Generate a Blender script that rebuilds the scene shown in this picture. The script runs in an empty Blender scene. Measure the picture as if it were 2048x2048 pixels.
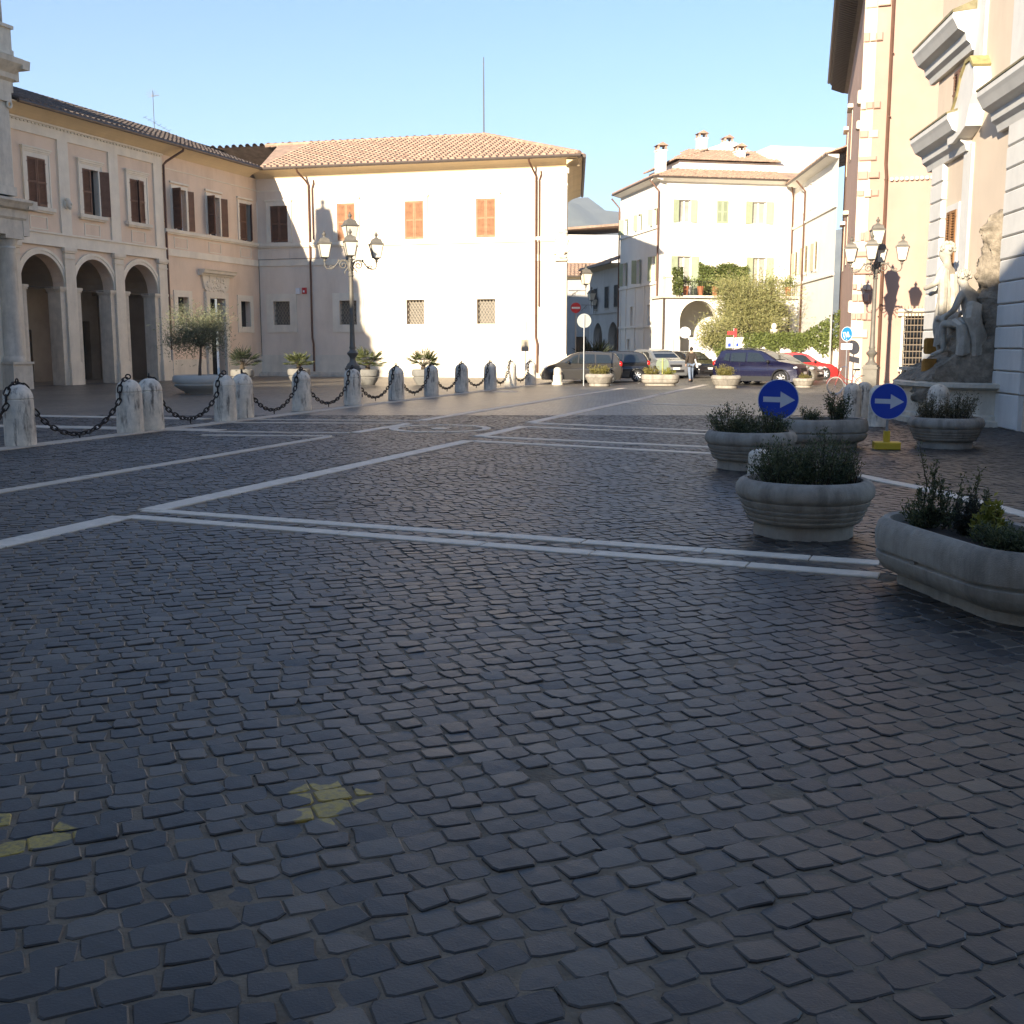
import bpy, bmesh, math, random
import numpy as np
from mathutils import Matrix, Vector
from mathutils.geometry import tessellate_polygon
random.seed(7)
rng = np.random.default_rng(11)
R = math.radians
scene = bpy.context.scene
COL = scene.collection

# ------------------------------------------------------------------ camera
CAM_H, FPX, HORIZON = 1.8, 2200.0, 692.0
PITCH = math.atan((1024 - HORIZON) / FPX)
cam = bpy.data.cameras.new('camera')
cam.sensor_width = 36.0
cam.lens = 36.0 * FPX / 2048
cam.clip_start, cam.clip_end = 0.1, 9000
camo = bpy.data.objects.new('camera', cam)
camo.location = (0, 0, CAM_H)
camo.rotation_euler = (R(90) - PITCH, 0, 0)
COL.objects.link(camo)
scene.camera = camo

# ------------------------------------------------------------------ sky, sun, exposure
SUN_AZ, SUN_EL = 26.0, 16.9          # light travels towards +Y, SUN_AZ to the right of it
world = bpy.data.worlds.new('World')
scene.world = world
world.use_nodes = True
wn = world.node_tree.nodes
wl = world.node_tree.links
bg = wn['Background']
sky = wn.new('ShaderNodeTexSky')
sky.sky_type = 'NISHITA'
sky.sun_disc = False
sky.sun_elevation = R(SUN_EL)
sky.sun_rotation = R(180 + SUN_AZ)
sky.altitude = 150
sky.air_density = 1.0
sky.dust_density = 0.0
sky.ozone_density = 5.0
wl.new(sky.outputs[0], bg.inputs[0])
bg.inputs[1].default_value = 0.081
sun = bpy.data.lights.new('sun', 'SUN')
sun.energy = 5.0
sun.angle = R(0.6)
sun.color = (1.0, 0.88, 0.70)
suno = bpy.data.objects.new('sun', sun)
_d = Vector((math.sin(R(SUN_AZ)) * math.cos(R(SUN_EL)), math.cos(R(SUN_AZ)) * math.cos(R(SUN_EL)), -math.sin(R(SUN_EL))))
suno.rotation_euler = _d.to_track_quat('-Z', 'Y').to_euler()
suno.location = (-20, -30, 30)
COL.objects.link(suno)
vs = scene.view_settings
vs.view_transform = 'Standard'
vs.look = 'None'
vs.gamma = 1.0
vs.use_curve_mapping = False
vs.exposure = 1.58
scene.cycles.max_bounces = 6
scene.cycles.diffuse_bounces = 4
scene.cycles.glossy_bounces = 3
scene.cycles.transmission_bounces = 4
scene.cycles.transparent_max_bounces = 6

# ------------------------------------------------------------------ photo geometry helpers
def ray(x, y):
    cx = (x - 1024) / FPX
    cy = -(y - 1024) / FPX
    c, s = math.cos(PITCH), math.sin(PITCH)
    return (cx, c + cy * s, -s + cy * c)
def G(x, y, z=0.0):
    d = ray(x, y)
    t = (z - CAM_H) / d[2]
    return Vector((d[0] * t, d[1] * t, z))
K19 = 2048 / 1932
def G19(x, y, z=0.0):
    return G(x * K19, y * K19, z)

# ------------------------------------------------------------------ materials
MATS = {}
def M(name, col, rough=0.8, var=0.12, scale=2.0, bump=0.0, bscale=40.0, metal=0.0, spec=0.4, dirt=0.0, dscale=0.6,
      dcol=None, streak=False, detail=5.0, dpos=(.48, .75), trans=0.0, attr=None, bdist=0.01):
    if name in MATS:
        return MATS[name]
    m = bpy.data.materials.new(name)
    m.use_nodes = True
    n, l = m.node_tree.nodes, m.node_tree.links
    b = n['Principled BSDF']
    b.inputs['Roughness'].default_value = rough
    b.inputs['Metallic'].default_value = metal
    b.inputs['Specular IOR Level'].default_value = spec
    tc = n.new('ShaderNodeTexCoord')
    src = tc.outputs['Object']
    nz = n.new('ShaderNodeTexNoise')
    nz.inputs['Scale'].default_value = scale
    nz.inputs['Detail'].default_value = detail
    nz.inputs['Roughness'].default_value = 0.6
    l.new(src, nz.inputs['Vector'])
    rmp = n.new('ShaderNodeValToRGB')
    rmp.color_ramp.elements[0].position = 0.3
    rmp.color_ramp.elements[1].position = 0.7
    rmp.color_ramp.elements[0].color = (*[c * (1 - var) for c in col], 1)
    rmp.color_ramp.elements[1].color = (*[min(1, c * (1 + var)) for c in col], 1)
    l.new(nz.outputs['Fac'], rmp.inputs['Fac'])
    out = rmp.outputs['Color']
    if dirt > 0:
        mp = n.new('ShaderNodeMapping')
        mp.inputs['Scale'].default_value = (1, 1, 0.18) if streak else (1, 1, 1)
        l.new(src, mp.inputs['Vector'])
        nd = n.new('ShaderNodeTexNoise')
        nd.inputs['Scale'].default_value = dscale
        nd.inputs['Detail'].default_value = 8
        nd.inputs['Roughness'].default_value = 0.7
        l.new(mp.outputs[0], nd.inputs['Vector'])
        rd = n.new('ShaderNodeValToRGB')
        rd.color_ramp.elements[0].position = dpos[0]
        rd.color_ramp.elements[1].position = dpos[1]
        rd.color_ramp.elements[0].color = (0, 0, 0, 1)
        rd.color_ramp.elements[1].color = (dirt, dirt, dirt, 1)
        l.new(nd.outputs['Fac'], rd.inputs['Fac'])
        mx = n.new('ShaderNodeMixRGB')
        l.new(rd.outputs['Color'], mx.inputs['Fac'])
        l.new(out, mx.inputs['Color1'])
        mx.inputs['Color2'].default_value = (*(dcol or [c * 0.35 for c in col]), 1)
        out = mx.outputs['Color']
    l.new(out, b.inputs['Base Color'])
    if trans > 0:
        b.inputs['Transmission Weight'].default_value = trans
    if bump > 0:
        nb = n.new('ShaderNodeTexNoise')
        nb.inputs['Scale'].default_value = bscale
        nb.inputs['Detail'].default_value = 6
        l.new(src, nb.inputs['Vector'])
        bp = n.new('ShaderNodeBump')
        bp.inputs['Strength'].default_value = bump
        bp.inputs['Distance'].default_value = bdist
        l.new(nb.outputs['Fac'], bp.inputs['Height'])
        l.new(bp.outputs['Normal'], b.inputs['Normal'])
    MATS[name] = m
    return m
def leafmat(name, c1, c2, scale=3.0, rough=0.55):
    if name in MATS:
        return MATS[name]
    m = bpy.data.materials.new(name)
    m.use_nodes = True
    n, l = m.node_tree.nodes, m.node_tree.links
    b = n['Principled BSDF']
    b.inputs['Roughness'].default_value = rough
    g = n.new('ShaderNodeNewGeometry')
    rmp = n.new('ShaderNodeValToRGB')
    rmp.color_ramp.elements[0].color = (*c1, 1)
    rmp.color_ramp.elements[1].color = (*c2, 1)
    l.new(g.outputs['Random Per Island'], rmp.inputs['Fac'])
    l.new(rmp.outputs[0], b.inputs['Base Color'])
    tr = n.new('ShaderNodeBsdfTranslucent')
    l.new(rmp.outputs[0], tr.inputs['Color'])
    mx = n.new('ShaderNodeMixShader')
    mx.inputs[0].default_value = 0.25
    l.new(b.outputs[0], mx.inputs[1])
    l.new(tr.outputs[0], mx.inputs[2])
    l.new(mx.outputs[0], n['Material Output'].inputs[0])
    MATS[name] = m
    return m

peach = M('plaster_peach', (0.765, 0.60, 0.45), 0.9, 0.07, 0.7, 0.2, 60, dirt=0.45, dscale=0.7, dcol=(0.48, 0.34, 0.23), streak=True)
peach_c = M('plaster_pale_peach', (0.78, 0.665, 0.535), 0.9, 0.06, 0.7, 0.2, 60, dirt=0.4, dscale=0.7, dcol=(0.5, 0.4, 0.3), streak=True)
cream = M('cream_trim', (0.80, 0.72, 0.58), 0.85, 0.08, 1.5, 0.2, 50, dirt=0.4, dscale=0.8, dcol=(0.42, 0.37, 0.3), streak=True)
cove = M('eave_cove_plaster', (0.72, 0.57, 0.36), 0.9, 0.06, 0.8, dirt=0.2, dscale=0.7)
travert = M('travertine', (0.61, 0.545, 0.44), 0.8, 0.12, 3.0, 0.4, 25, dirt=0.55, dscale=2.2, dcol=(0.2, 0.18, 0.15), streak=True)
traverlight = M('travertine_light', (0.72, 0.645, 0.52), 0.8, 0.08, 2.0, 0.3, 25, dirt=0.3, dscale=1.3, dcol=(0.3, 0.27, 0.23), streak=True)
bollm = M('bollard_travertine', (0.70, 0.63, 0.52), 0.8, 0.2, 6.0, 0.7, 35, dirt=0.9, dscale=7.0, dcol=(0.09, 0.075, 0.065), streak=True, dpos=(.53, .66))
shutm = M('shutter_brown', (0.17, 0.085, 0.05), 0.65, 0.18, 4.0, dirt=0.3, dscale=3)
shutg = M('shutter_green', (0.32, 0.36, 0.24), 0.65, 0.1, 4.0)
shuto = M('shutter_sunlit_orange', (0.36, 0.18, 0.095), 0.7, 0.2, 5.0)  # sunlight on the corner palace shutters is put into this orange
glass_d = M('dark_glass', (0.015, 0.018, 0.022), 0.08, 0.1, 2.0, spec=0.6)
curtain = M('curtained_glass', (0.34, 0.32, 0.28), 0.15, 0.25, 1.5, spec=.5)
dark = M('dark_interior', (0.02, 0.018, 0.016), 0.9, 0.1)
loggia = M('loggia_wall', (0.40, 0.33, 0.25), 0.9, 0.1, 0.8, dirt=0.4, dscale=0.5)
ironm = M('iron', (0.035, 0.033, 0.032), 0.5, 0.2, 8, metal=0.6, bump=0.2, bscale=60)
rustiron = M('rusty_chain_iron', (0.035, 0.028, 0.024), 0.6, 0.4, 10, metal=0.4, bump=0.3, bscale=80)
pipem = M('brown_copper_pipe', (0.13, 0.065, 0.04), 0.5, 0.15, 3, metal=0.3)
gutm = M('gutter_metal', (0.10, 0.075, 0.06), 0.5, 0.15, 3, metal=0.3)
rooft = M('terracotta_tile', (0.40, 0.265, 0.185), 0.85, 0.30, 3.0, 0.3, 25, dirt=0.5, dscale=1.2, dcol=(0.22, 0.17, 0.13))
rooft_shade = M('shade_dark_tile', (0.12, 0.092, 0.076), 0.9, 0.35, 4.0, 0.3, 25, dirt=0.5, dscale=1.5, dcol=(0.06, 0.055, 0.05))  # tile colour darkened to stand in for shade on the roof slopes
concrete = M('planter_concrete', (0.34, 0.305, 0.255), 0.9, 0.14, 9.0, 0.6, 120, dirt=0.75, dscale=4.0, dcol=(0.11, 0.10, 0.085), streak=True, dpos=(.46, .72))
soil = M('soil', (0.03, 0.022, 0.016), 0.95, 0.3, 20, 0.6, 40)
whitew = M('white_plaster', (0.80, 0.76, 0.69), 0.9, 0.04, 0.7, 0.1, 60, dirt=0.15, dscale=0.6, dcol=(0.5, 0.47, 0.43), streak=True)
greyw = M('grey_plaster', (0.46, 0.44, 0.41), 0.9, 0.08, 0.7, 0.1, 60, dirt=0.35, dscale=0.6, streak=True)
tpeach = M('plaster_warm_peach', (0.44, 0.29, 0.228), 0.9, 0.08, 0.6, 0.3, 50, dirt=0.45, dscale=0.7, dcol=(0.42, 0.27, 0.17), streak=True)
stucco = M('stucco_cream', (0.68, 0.555, 0.43), 0.9, 0.05, 0.7, 0.1, 60, dirt=0.2, dscale=0.7, streak=True)
rustw = M('rusticated_white_stone', (0.68, 0.66, 0.62), 0.85, 0.06, 2.0, 0.2, 40, dirt=0.25, dscale=1.4, dcol=(0.38, 0.36, 0.33), streak=True)
statuem = M('statue_stone', (0.44, 0.405, 0.34), 0.85, 0.2, 4.0, 0.6, 18, dirt=0.6, dscale=2.5, dcol=(0.16, 0.14, 0.11))
chrome = M('chrome', (0.7, 0.7, 0.7), 0.2, 0.02, 2, metal=1.0)
galv = M('galvanised_steel', (0.34, 0.35, 0.36), 0.5, 0.08, 6, metal=0.7)
rubber = M('rubber', (0.02, 0.02, 0.02), 0.85, 0.1)
rimm = M('wheel_rim_alloy', (0.55, 0.55, 0.56), 0.35, 0.05, 4, metal=0.7)
white_p = M('white_paint', (0.78, 0.78, 0.77), 0.5, 0.03)
red_p = M('red_paint', (0.55, 0.03, 0.03), 0.45, 0.05)
blue_p = M('sign_blue', (0.014, 0.055, 0.40), 0.35, 0.06, 3)
blue_l = M('sign_light_blue', (0.02, 0.20, 0.62), 0.35, 0.05)
yellow_p = M('yellow_paint', (0.60, 0.40, 0.03), 0.6, 0.1, 6, dirt=0.3, dscale=6)
lampglass = M('lantern_frosted_glass', (0.72, 0.66, 0.54), 0.35, 0.06, 4)
lampiron = M('lamp_post_grey_green_iron', (0.16, 0.145, 0.12), 0.55, 0.15, 5, metal=0.2, bump=0.2, bscale=40)
bark = M('olive_bark', (0.14, 0.11, 0.085), 0.95, 0.3, 12, 0.8, 30)
twig = M('twig_bark', (0.06, 0.045, 0.03), 0.95, 0.3, 12)
terrac = M('terracotta_pot', (0.45, 0.17, 0.08), 0.8, 0.12, 5)
ochre = M('ochre_stain_stone', (0.36, 0.17, 0.03), 0.7, 0.3, 6, 0.3, 20)
wood = M('wood_door', (0.16, 0.09, 0.045), 0.6, 0.2, 6)
ochrewood = M('ochre_wood_door', (0.50, 0.24, 0.07), 0.6, 0.15, 4)

# ------------------------------------------------------------------ mesh builder
def tess(poly):
    return tessellate_polygon([[Vector((p[0], p[1], 0)) for p in poly]])
class MB:
    def __init__(s, mat=None):
        s.v, s.f = [], []
        s.M = mat
    def add(s, vs_, fs_):
        o = len(s.v)
        if s.M is None:
            s.v.extend([tuple(p) for p in vs_])
        else:
            s.v.extend([tuple(s.M @ Vector(p)) for p in vs_])
        s.f.extend([tuple(i + o for i in f) for f in fs_])
        return s
    def quad(s, a, b, c, d):
        return s.add([a, b, c, d], [(0, 1, 2, 3)])
    def box(s, x0, x1, y0, y1, z0, z1):
        v = [(x0, y0, z0), (x1, y0, z0), (x1, y1, z0), (x0, y1, z0), (x0, y0, z1), (x1, y0, z1), (x1, y1, z1), (x0, y1, z1)]
        return s.add(v, [(0, 3, 2, 1), (4, 5, 6, 7), (0, 1, 5, 4), (1, 2, 6, 5), (2, 3, 7, 6), (3, 0, 4, 7)])
    def bbox(s, x0, x1, y0, y1, z0, z1, b=0.02):
        # block whose front (-y) edges are chamfered
        v = [(x0, y1, z0), (x1, y1, z0), (x1, y1, z1), (x0, y1, z1),
             (x0, y0 + b, z0), (x1, y0 + b, z0), (x1, y0 + b, z1), (x0, y0 + b, z1),
             (x0 + b, y0, z0 + b), (x1 - b, y0, z0 + b), (x1 - b, y0, z1 - b), (x0 + b, y0, z1 - b)]
        f = [(8, 9, 10, 11), (4, 5, 9, 8), (5, 6, 10, 9), (6, 7, 11, 10), (7, 4, 8, 11),
             (0, 1, 5, 4), (1, 2, 6, 5), (2, 3, 7, 6), (3, 0, 4, 7)]
        return s.add(v, f)
    def obox(s, mat, sx, sy, sz):
        o = s.M
        s.M = mat if o is None else o @ mat
        s.box(-sx / 2, sx / 2, -sy / 2, sy / 2, -sz / 2, sz / 2)
        s.M = o
        return s
    def bar(s, a, b, w, h=None):
        a, b = Vector(a), Vector(b)
        d = b - a
        q = d.to_track_quat('X', 'Z').to_matrix().to_4x4()
        return s.obox(Matrix.Translation((a + b) / 2) @ q, d.length, w, h or w)
    def cyl(s, a, b, r0, r1=None, n=10, caps=True):
        return s.tube([a, b], [r0, r0 if r1 is None else r1], n, caps)
    def tube(s, pts, r, n=6, caps=True):
        P = [Vector(p) for p in pts]
        k = len(P)
        rr = r if isinstance(r, (list, tuple)) else [r] * k
        vs_, fs_ = [], []
        up = None
        for i, p in enumerate(P):
            t = (P[min(i + 1, k - 1)] - P[max(i - 1, 0)]).normalized()
            if up is None:
                up = Vector((0, 0, 1)) if abs(t.z) < 0.9 else Vector((1, 0, 0))
            x = up.cross(t)
            if x.length < 1e-5:
                x = Vector((1, 0, 0)).cross(t)
            x.normalize()
            y = t.cross(x).normalized()
            up = y
            for j in range(n):
                a = 2 * math.pi * j / n
                vs_.append(p + x * (math.cos(a) * rr[i]) + y * (math.sin(a) * rr[i]))
        for i in range(k - 1):
            for j in range(n):
                fs_.append((i * n + j, i * n + (j + 1) % n, (i + 1) * n + (j + 1) % n, (i + 1) * n + j))
        if caps:
            fs_.append(tuple(range(n - 1, -1, -1)))
            fs_.append(tuple((k - 1) * n + j for j in range(n)))
        return s.add(vs_, fs_)
    def lathe(s, prof, n=20, c=(0, 0, 0), sx=1.0, sy=1.0, cap=True, shape=None):
        vs_, fs_ = [], []
        for (r, z) in prof:
            for j in range(n):
                a = 2 * math.pi * j / n
                if shape:
                    x, y = shape(r, a)
                else:
                    x, y = r * math.cos(a) * sx, r * math.sin(a) * sy
                vs_.append((c[0] + x, c[1] + y, c[2] + z))
        k = len(prof)
        for i in range(k - 1):
            for j in range(n):
                fs_.append((i * n + j, i * n + (j + 1) % n, (i + 1) * n + (j + 1) % n, (i + 1) * n + j))
        if cap:
            fs_.append(tuple(range(n - 1, -1, -1)))
            fs_.append(tuple((k - 1) * n + j for j in range(n)))
        return s.add(vs_, fs_)
    def prism_y(s, poly, y0, y1):      # poly in (x, z), any simple outline
        n = len(poly)
        vs_ = [(p[0], y0, p[1]) for p in poly] + [(p[0], y1, p[1]) for p in poly]
        fs_ = [(i, (i + 1) % n, n + (i + 1) % n, n + i) for i in range(n)]
        for t in tess(poly):
            fs_.append(tuple(t))
            fs_.append(tuple(n + i for i in reversed(t)))
        return s.add(vs_, fs_)
    def prism_x(s, poly, x0, x1):      # poly in (y, z)
        n = len(poly)
        vs_ = [(x0, p[0], p[1]) for p in poly] + [(x1, p[0], p[1]) for p in poly]
        fs_ = [(i, (i + 1) % n, n + (i + 1) % n, n + i) for i in range(n)]
        for t in tess(poly):
            fs_.append(tuple(t))
            fs_.append(tuple(n + i for i in reversed(t)))
        return s.add(vs_, fs_)
    def prism_z(s, poly, z0, z1):
        n = len(poly)
        vs_ = [(p[0], p[1], z0) for p in poly] + [(p[0], p[1], z1) for p in poly]
        fs_ = [(i, (i + 1) % n, n + (i + 1) % n, n + i) for i in range(n)]
        for t in tess(poly):
            fs_.append(tuple(reversed(t)))
            fs_.append(tuple(n + i for i in t))
        return s.add(vs_, fs_)
    def ell(s, c, r, nu=12, nv=8):
        prof = [(math.sin(math.pi * i / nv), -math.cos(math.pi * i / nv)) for i in range(nv + 1)]
        vs_, fs_ = [], []
        for (a, b) in prof:
            for j in range(nu):
                t = 2 * math.pi * j / nu
                vs_.append((c[0] + a * math.cos(t) * r[0], c[1] + a * math.sin(t) * r[1], c[2] + b * r[2]))
        for i in range(nv):
            for j in range(nu):
                fs_.append((i * nu + j, i * nu + (j + 1) % nu, (i + 1) * nu + (j + 1) % nu, (i + 1) * nu + j))
        return s.add(vs_, fs_)
    def torus(s, c, R0, r, ax='z', n=16, m=6):
        pts = []
        for i in range(n + 1):
            a = 2 * math.pi * i / n
            x, y = R0 * math.cos(a), R0 * math.sin(a)
            pts.append({'z': (c[0] + x, c[1] + y, c[2]), 'y': (c[0] + x, c[1], c[2] + y), 'x': (c[0], c[1] + x, c[2] + y)}[ax])
        return s.tube(pts, r, m, caps=False)
    # wall with openings in the plane y (front at y, reveals go to y+th). holes: (u0,u1,z0,z1) or (...,'arch')
    def wall(s, u0, u1, z0, z1, holes=(), y=0.0, th=0.35, back=False):
        us = sorted(set([u0, u1] + [h[0] for h in holes] + [h[1] for h in holes]))
        zs = sorted(set([z0, z1] + [h[2] for h in holes] + [h[3] for h in holes]))
        us = [u for u in us if u0 <= u <= u1]
        zs = [z for z in zs if z0 <= z <= z1]
        for i in range(len(us) - 1):
            for j in range(len(zs) - 1):
                cu, cz = (us[i] + us[i + 1]) / 2, (zs[j] + zs[j + 1]) / 2
                if any(h[0] < cu < h[1] and h[2] < cz < h[3] for h in holes):
                    continue
                s.quad((us[i], y, zs[j]), (us[i + 1], y, zs[j]), (us[i + 1], y, zs[j + 1]), (us[i], y, zs[j + 1]))
                if back:
                    s.quad((us[i + 1], y + th, zs[j]), (us[i], y + th, zs[j]), (us[i], y + th, zs[j + 1]), (us[i + 1], y + th, zs[j + 1]))
        for h in holes:
            a, b, c, d = h[:4]
            arch = len(h) > 4
            top = d
            if arch:
                r = (b - a) / 2
                top = d - r
                n = 20
                m = (a + b) / 2
                P = [(m - r * math.cos(math.pi * k / n), top + r * math.sin(math.pi * k / n)) for k in range(n + 1)]
                for k in range(n):
                    p, q = P[k], P[k + 1]
                    s.quad((p[0], y, p[1]), (q[0], y, q[1]), (q[0], y, d), (p[0], y, d))
                    if back:
                        s.quad((q[0], y + th, q[1]), (p[0], y + th, p[1]), (p[0], y + th, d), (q[0], y + th, d))
                    s.quad((q[0], y, q[1]), (p[0], y, p[1]), (p[0], y + th, p[1]), (q[0], y + th, q[1]))
            else:
                s.quad((b, y, d), (a, y, d), (a, y + th, d), (b, y + th, d))
            s.quad((a, y, c), (a, y + th, c), (a, y + th, top), (a, y, top))
            s.quad((b, y + th, c), (b, y, c), (b, y, top), (b, y + th, top))
            if c > z0:
                s.quad((a, y, c), (b, y, c), (b, y + th, c), (a, y + th, c))
        return s
    def frame(s, u0, u1, z0, z1, w, y0, y1, wb=None):   # rectangular surround, outside of the opening
        wb = w if wb is None else wb
        s.box(u0 - w, u0, y0, y1, z0 - wb, z1 + w)
        s.box(u1, u1 + w, y0, y1, z0 - wb, z1 + w)
        s.box(u0, u1, y0, y1, z1, z1 + w)
        if wb > 0:
            s.box(u0, u1, y0, y1, z0 - wb, z0)
        return s
    def mesh(s, name, smooth=False):
        me = bpy.data.meshes.new(name)
        me.from_pydata(s.v, [], s.f)
        if smooth:
            me.polygons.foreach_set('use_smooth', [True] * len(me.polygons))
            try:
                me.set_sharp_from_angle(angle=R(40))
            except Exception:
                pass
        me.update()
        return me
    def build(s, name, mat, parent=None, smooth=False, loc=(0, 0, 0), rz=0.0, kind=None):
        me = s.mesh(name, smooth)
        me.materials.append(mat)
        return link(name, me, parent, loc, rz, kind)
def link(name, me, parent=None, loc=(0, 0, 0), rz=0.0, kind=None, rot=None, scale=None):
    o = bpy.data.objects.new(name, me)
    COL.objects.link(o)
    o.parent = parent
    o.location = loc
    o.rotation_euler = rot if rot is not None else (0, 0, rz)
    if scale is not None:
        o.scale = scale
    if kind:
        o['kind'] = kind
    return o
CACHE = {}
def inst(name, key, fn, mat, parent=None, loc=(0, 0, 0), rz=0.0, smooth=False, rot=None, scale=None):
    if key not in CACHE:
        mb = MB()
        fn(mb)
        me = mb.mesh(name, smooth)
        me.materials.append(mat)
        CACHE[key] = me
    return link(name, CACHE[key], parent, loc, rz, rot=rot, scale=scale)
def tag(o, label, cat, group=None):
    o['label'] = label
    o['category'] = cat
    if group:
        o['group'] = group
    return o
def thing(name, label, cat, loc=(0, 0, 0), rz=0.0, group=None):
    o = bpy.data.objects.new(name, None)
    o.empty_display_size = 0.3
    COL.objects.link(o)
    o.location = loc
    o.rotation_euler = (0, 0, rz)
    return tag(o, label, cat, group)
def RT(x, y, z, a):
    return Matrix.Translation((x, y, z)) @ Matrix.Rotation(a, 4, 'Z')
def np_mesh(name, verts, faces4, mat, parent=None, kind=None, smooth=False, attrs=None):
    me = bpy.data.meshes.new(name)
    nv, nf = len(verts), len(faces4)
    k = faces4.shape[1]
    me.vertices.add(nv)
    me.vertices.foreach_set('co', np.asarray(verts, dtype=np.float32).ravel())
    me.loops.add(nf * k)
    me.loops.foreach_set('vertex_index', np.asarray(faces4, dtype=np.int32).ravel())
    me.polygons.add(nf)
    me.polygons.foreach_set('loop_start', np.arange(0, nf * k, k, dtype=np.int32))
    me.polygons.foreach_set('use_smooth', np.full(nf, bool(smooth)))
    for an, av in (attrs or {}).items():
        a = me.attributes.new(an, 'FLOAT', 'POINT')
        a.data.foreach_set('value', np.asarray(av, dtype=np.float32))
    me.update(calc_edges=True)
    me.validate()
    me.materials.append(mat)
    return link(name, me, parent, kind=kind)
# ================================================================== GROUND
def cobble_material():
    m = bpy.data.materials.new('basalt_cobble')
    m.use_nodes = True
    n, l = m.node_tree.nodes, m.node_tree.links
    b = n['Principled BSDF']
    b.inputs['Specular IOR Level'].default_value = 0.5
    at = n.new('ShaderNodeAttribute'); at.attribute_name = 'tone'
    pt = n.new('ShaderNodeAttribute'); pt.attribute_name = 'paint'
    rp = n.new('ShaderNodeValToRGB')
    e = rp.color_ramp.elements
    e[0].color = (0.022, 0.0193, 0.0180, 1); e[1].color = (0.092, 0.077, 0.060, 1)
    k = e.new(0.55); k.color = (0.039, 0.0338, 0.0295, 1)
    l.new(at.outputs['Fac'], rp.inputs['Fac'])
    g = n.new('ShaderNodeNewGeometry')
    nz = n.new('ShaderNodeTexNoise'); nz.inputs['Scale'].default_value = 45; nz.inputs['Detail'].default_value = 6
    l.new(g.outputs['Position'], nz.inputs['Vector'])
    nb = n.new('ShaderNodeTexNoise'); nb.inputs['Scale'].default_value = 0.35; nb.inputs['Detail'].default_value = 4
    l.new(g.outputs['Position'], nb.inputs['Vector'])
    mm = n.new('ShaderNodeMath'); mm.operation = 'ADD'
    l.new(nz.outputs['Fac'], mm.inputs[0]); l.new(nb.outputs['Fac'], mm.inputs[1])
    mr = n.new('ShaderNodeMapRange')
    mr.inputs[1].default_value = 0.6; mr.inputs[2].default_value = 1.4; mr.inputs[3].default_value = 0.6; mr.inputs[4].default_value = 1.4
    l.new(mm.outputs[0], mr.inputs[0])
    mx = n.new('ShaderNodeMixRGB'); mx.blend_type = 'MULTIPLY'; mx.inputs[0].default_value = 1
    l.new(rp.outputs[0], mx.inputs[1]); l.new(mr.outputs[0], mx.inputs[2])
    pm = n.new('ShaderNodeMixRGB'); pm.inputs[2].default_value = (0.36, 0.25, 0.03, 1)
    pf = n.new('ShaderNodeMath'); pf.operation = 'MULTIPLY'
    pr = n.new('ShaderNodeMapRange'); pr.inputs[1].default_value = 0.3; pr.inputs[2].default_value = 0.62; pr.inputs[3].default_value = 0.35; pr.inputs[4].default_value = 1
    l.new(nz.outputs['Fac'], pr.inputs[0])
    ps = n.new('ShaderNodeMapRange'); ps.inputs[1].default_value = 0.38; ps.inputs[2].default_value = 0.52
    l.new(pt.outputs['Fac'], ps.inputs[0]); l.new(ps.outputs[0], pf.inputs[0]); l.new(pr.outputs[0], pf.inputs[1])
    l.new(pf.outputs[0], pm.inputs[0]); l.new(mx.outputs[0], pm.inputs[1])
    l.new(pm.outputs[0], b.inputs['Base Color'])
    rr = n.new('ShaderNodeMapRange'); rr.inputs[3].default_value = 0.34; rr.inputs[4].default_value = 0.62
    l.new(nz.outputs['Fac'], rr.inputs[0]); l.new(rr.outputs[0], b.inputs['Roughness'])
    n2 = n.new('ShaderNodeTexNoise'); n2.inputs['Scale'].default_value = 120; n2.inputs['Detail'].default_value = 5
    l.new(g.outputs['Position'], n2.inputs['Vector'])
    bp = n.new('ShaderNodeBump'); bp.inputs['Strength'].default_value = 0.35; bp.inputs['Distance'].default_value = 0.004
    l.new(n2.outputs['Fac'], bp.inputs['Height']); l.new(bp.outputs[0], b.inputs['Normal'])
    return m
ROWA = 67.0
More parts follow.
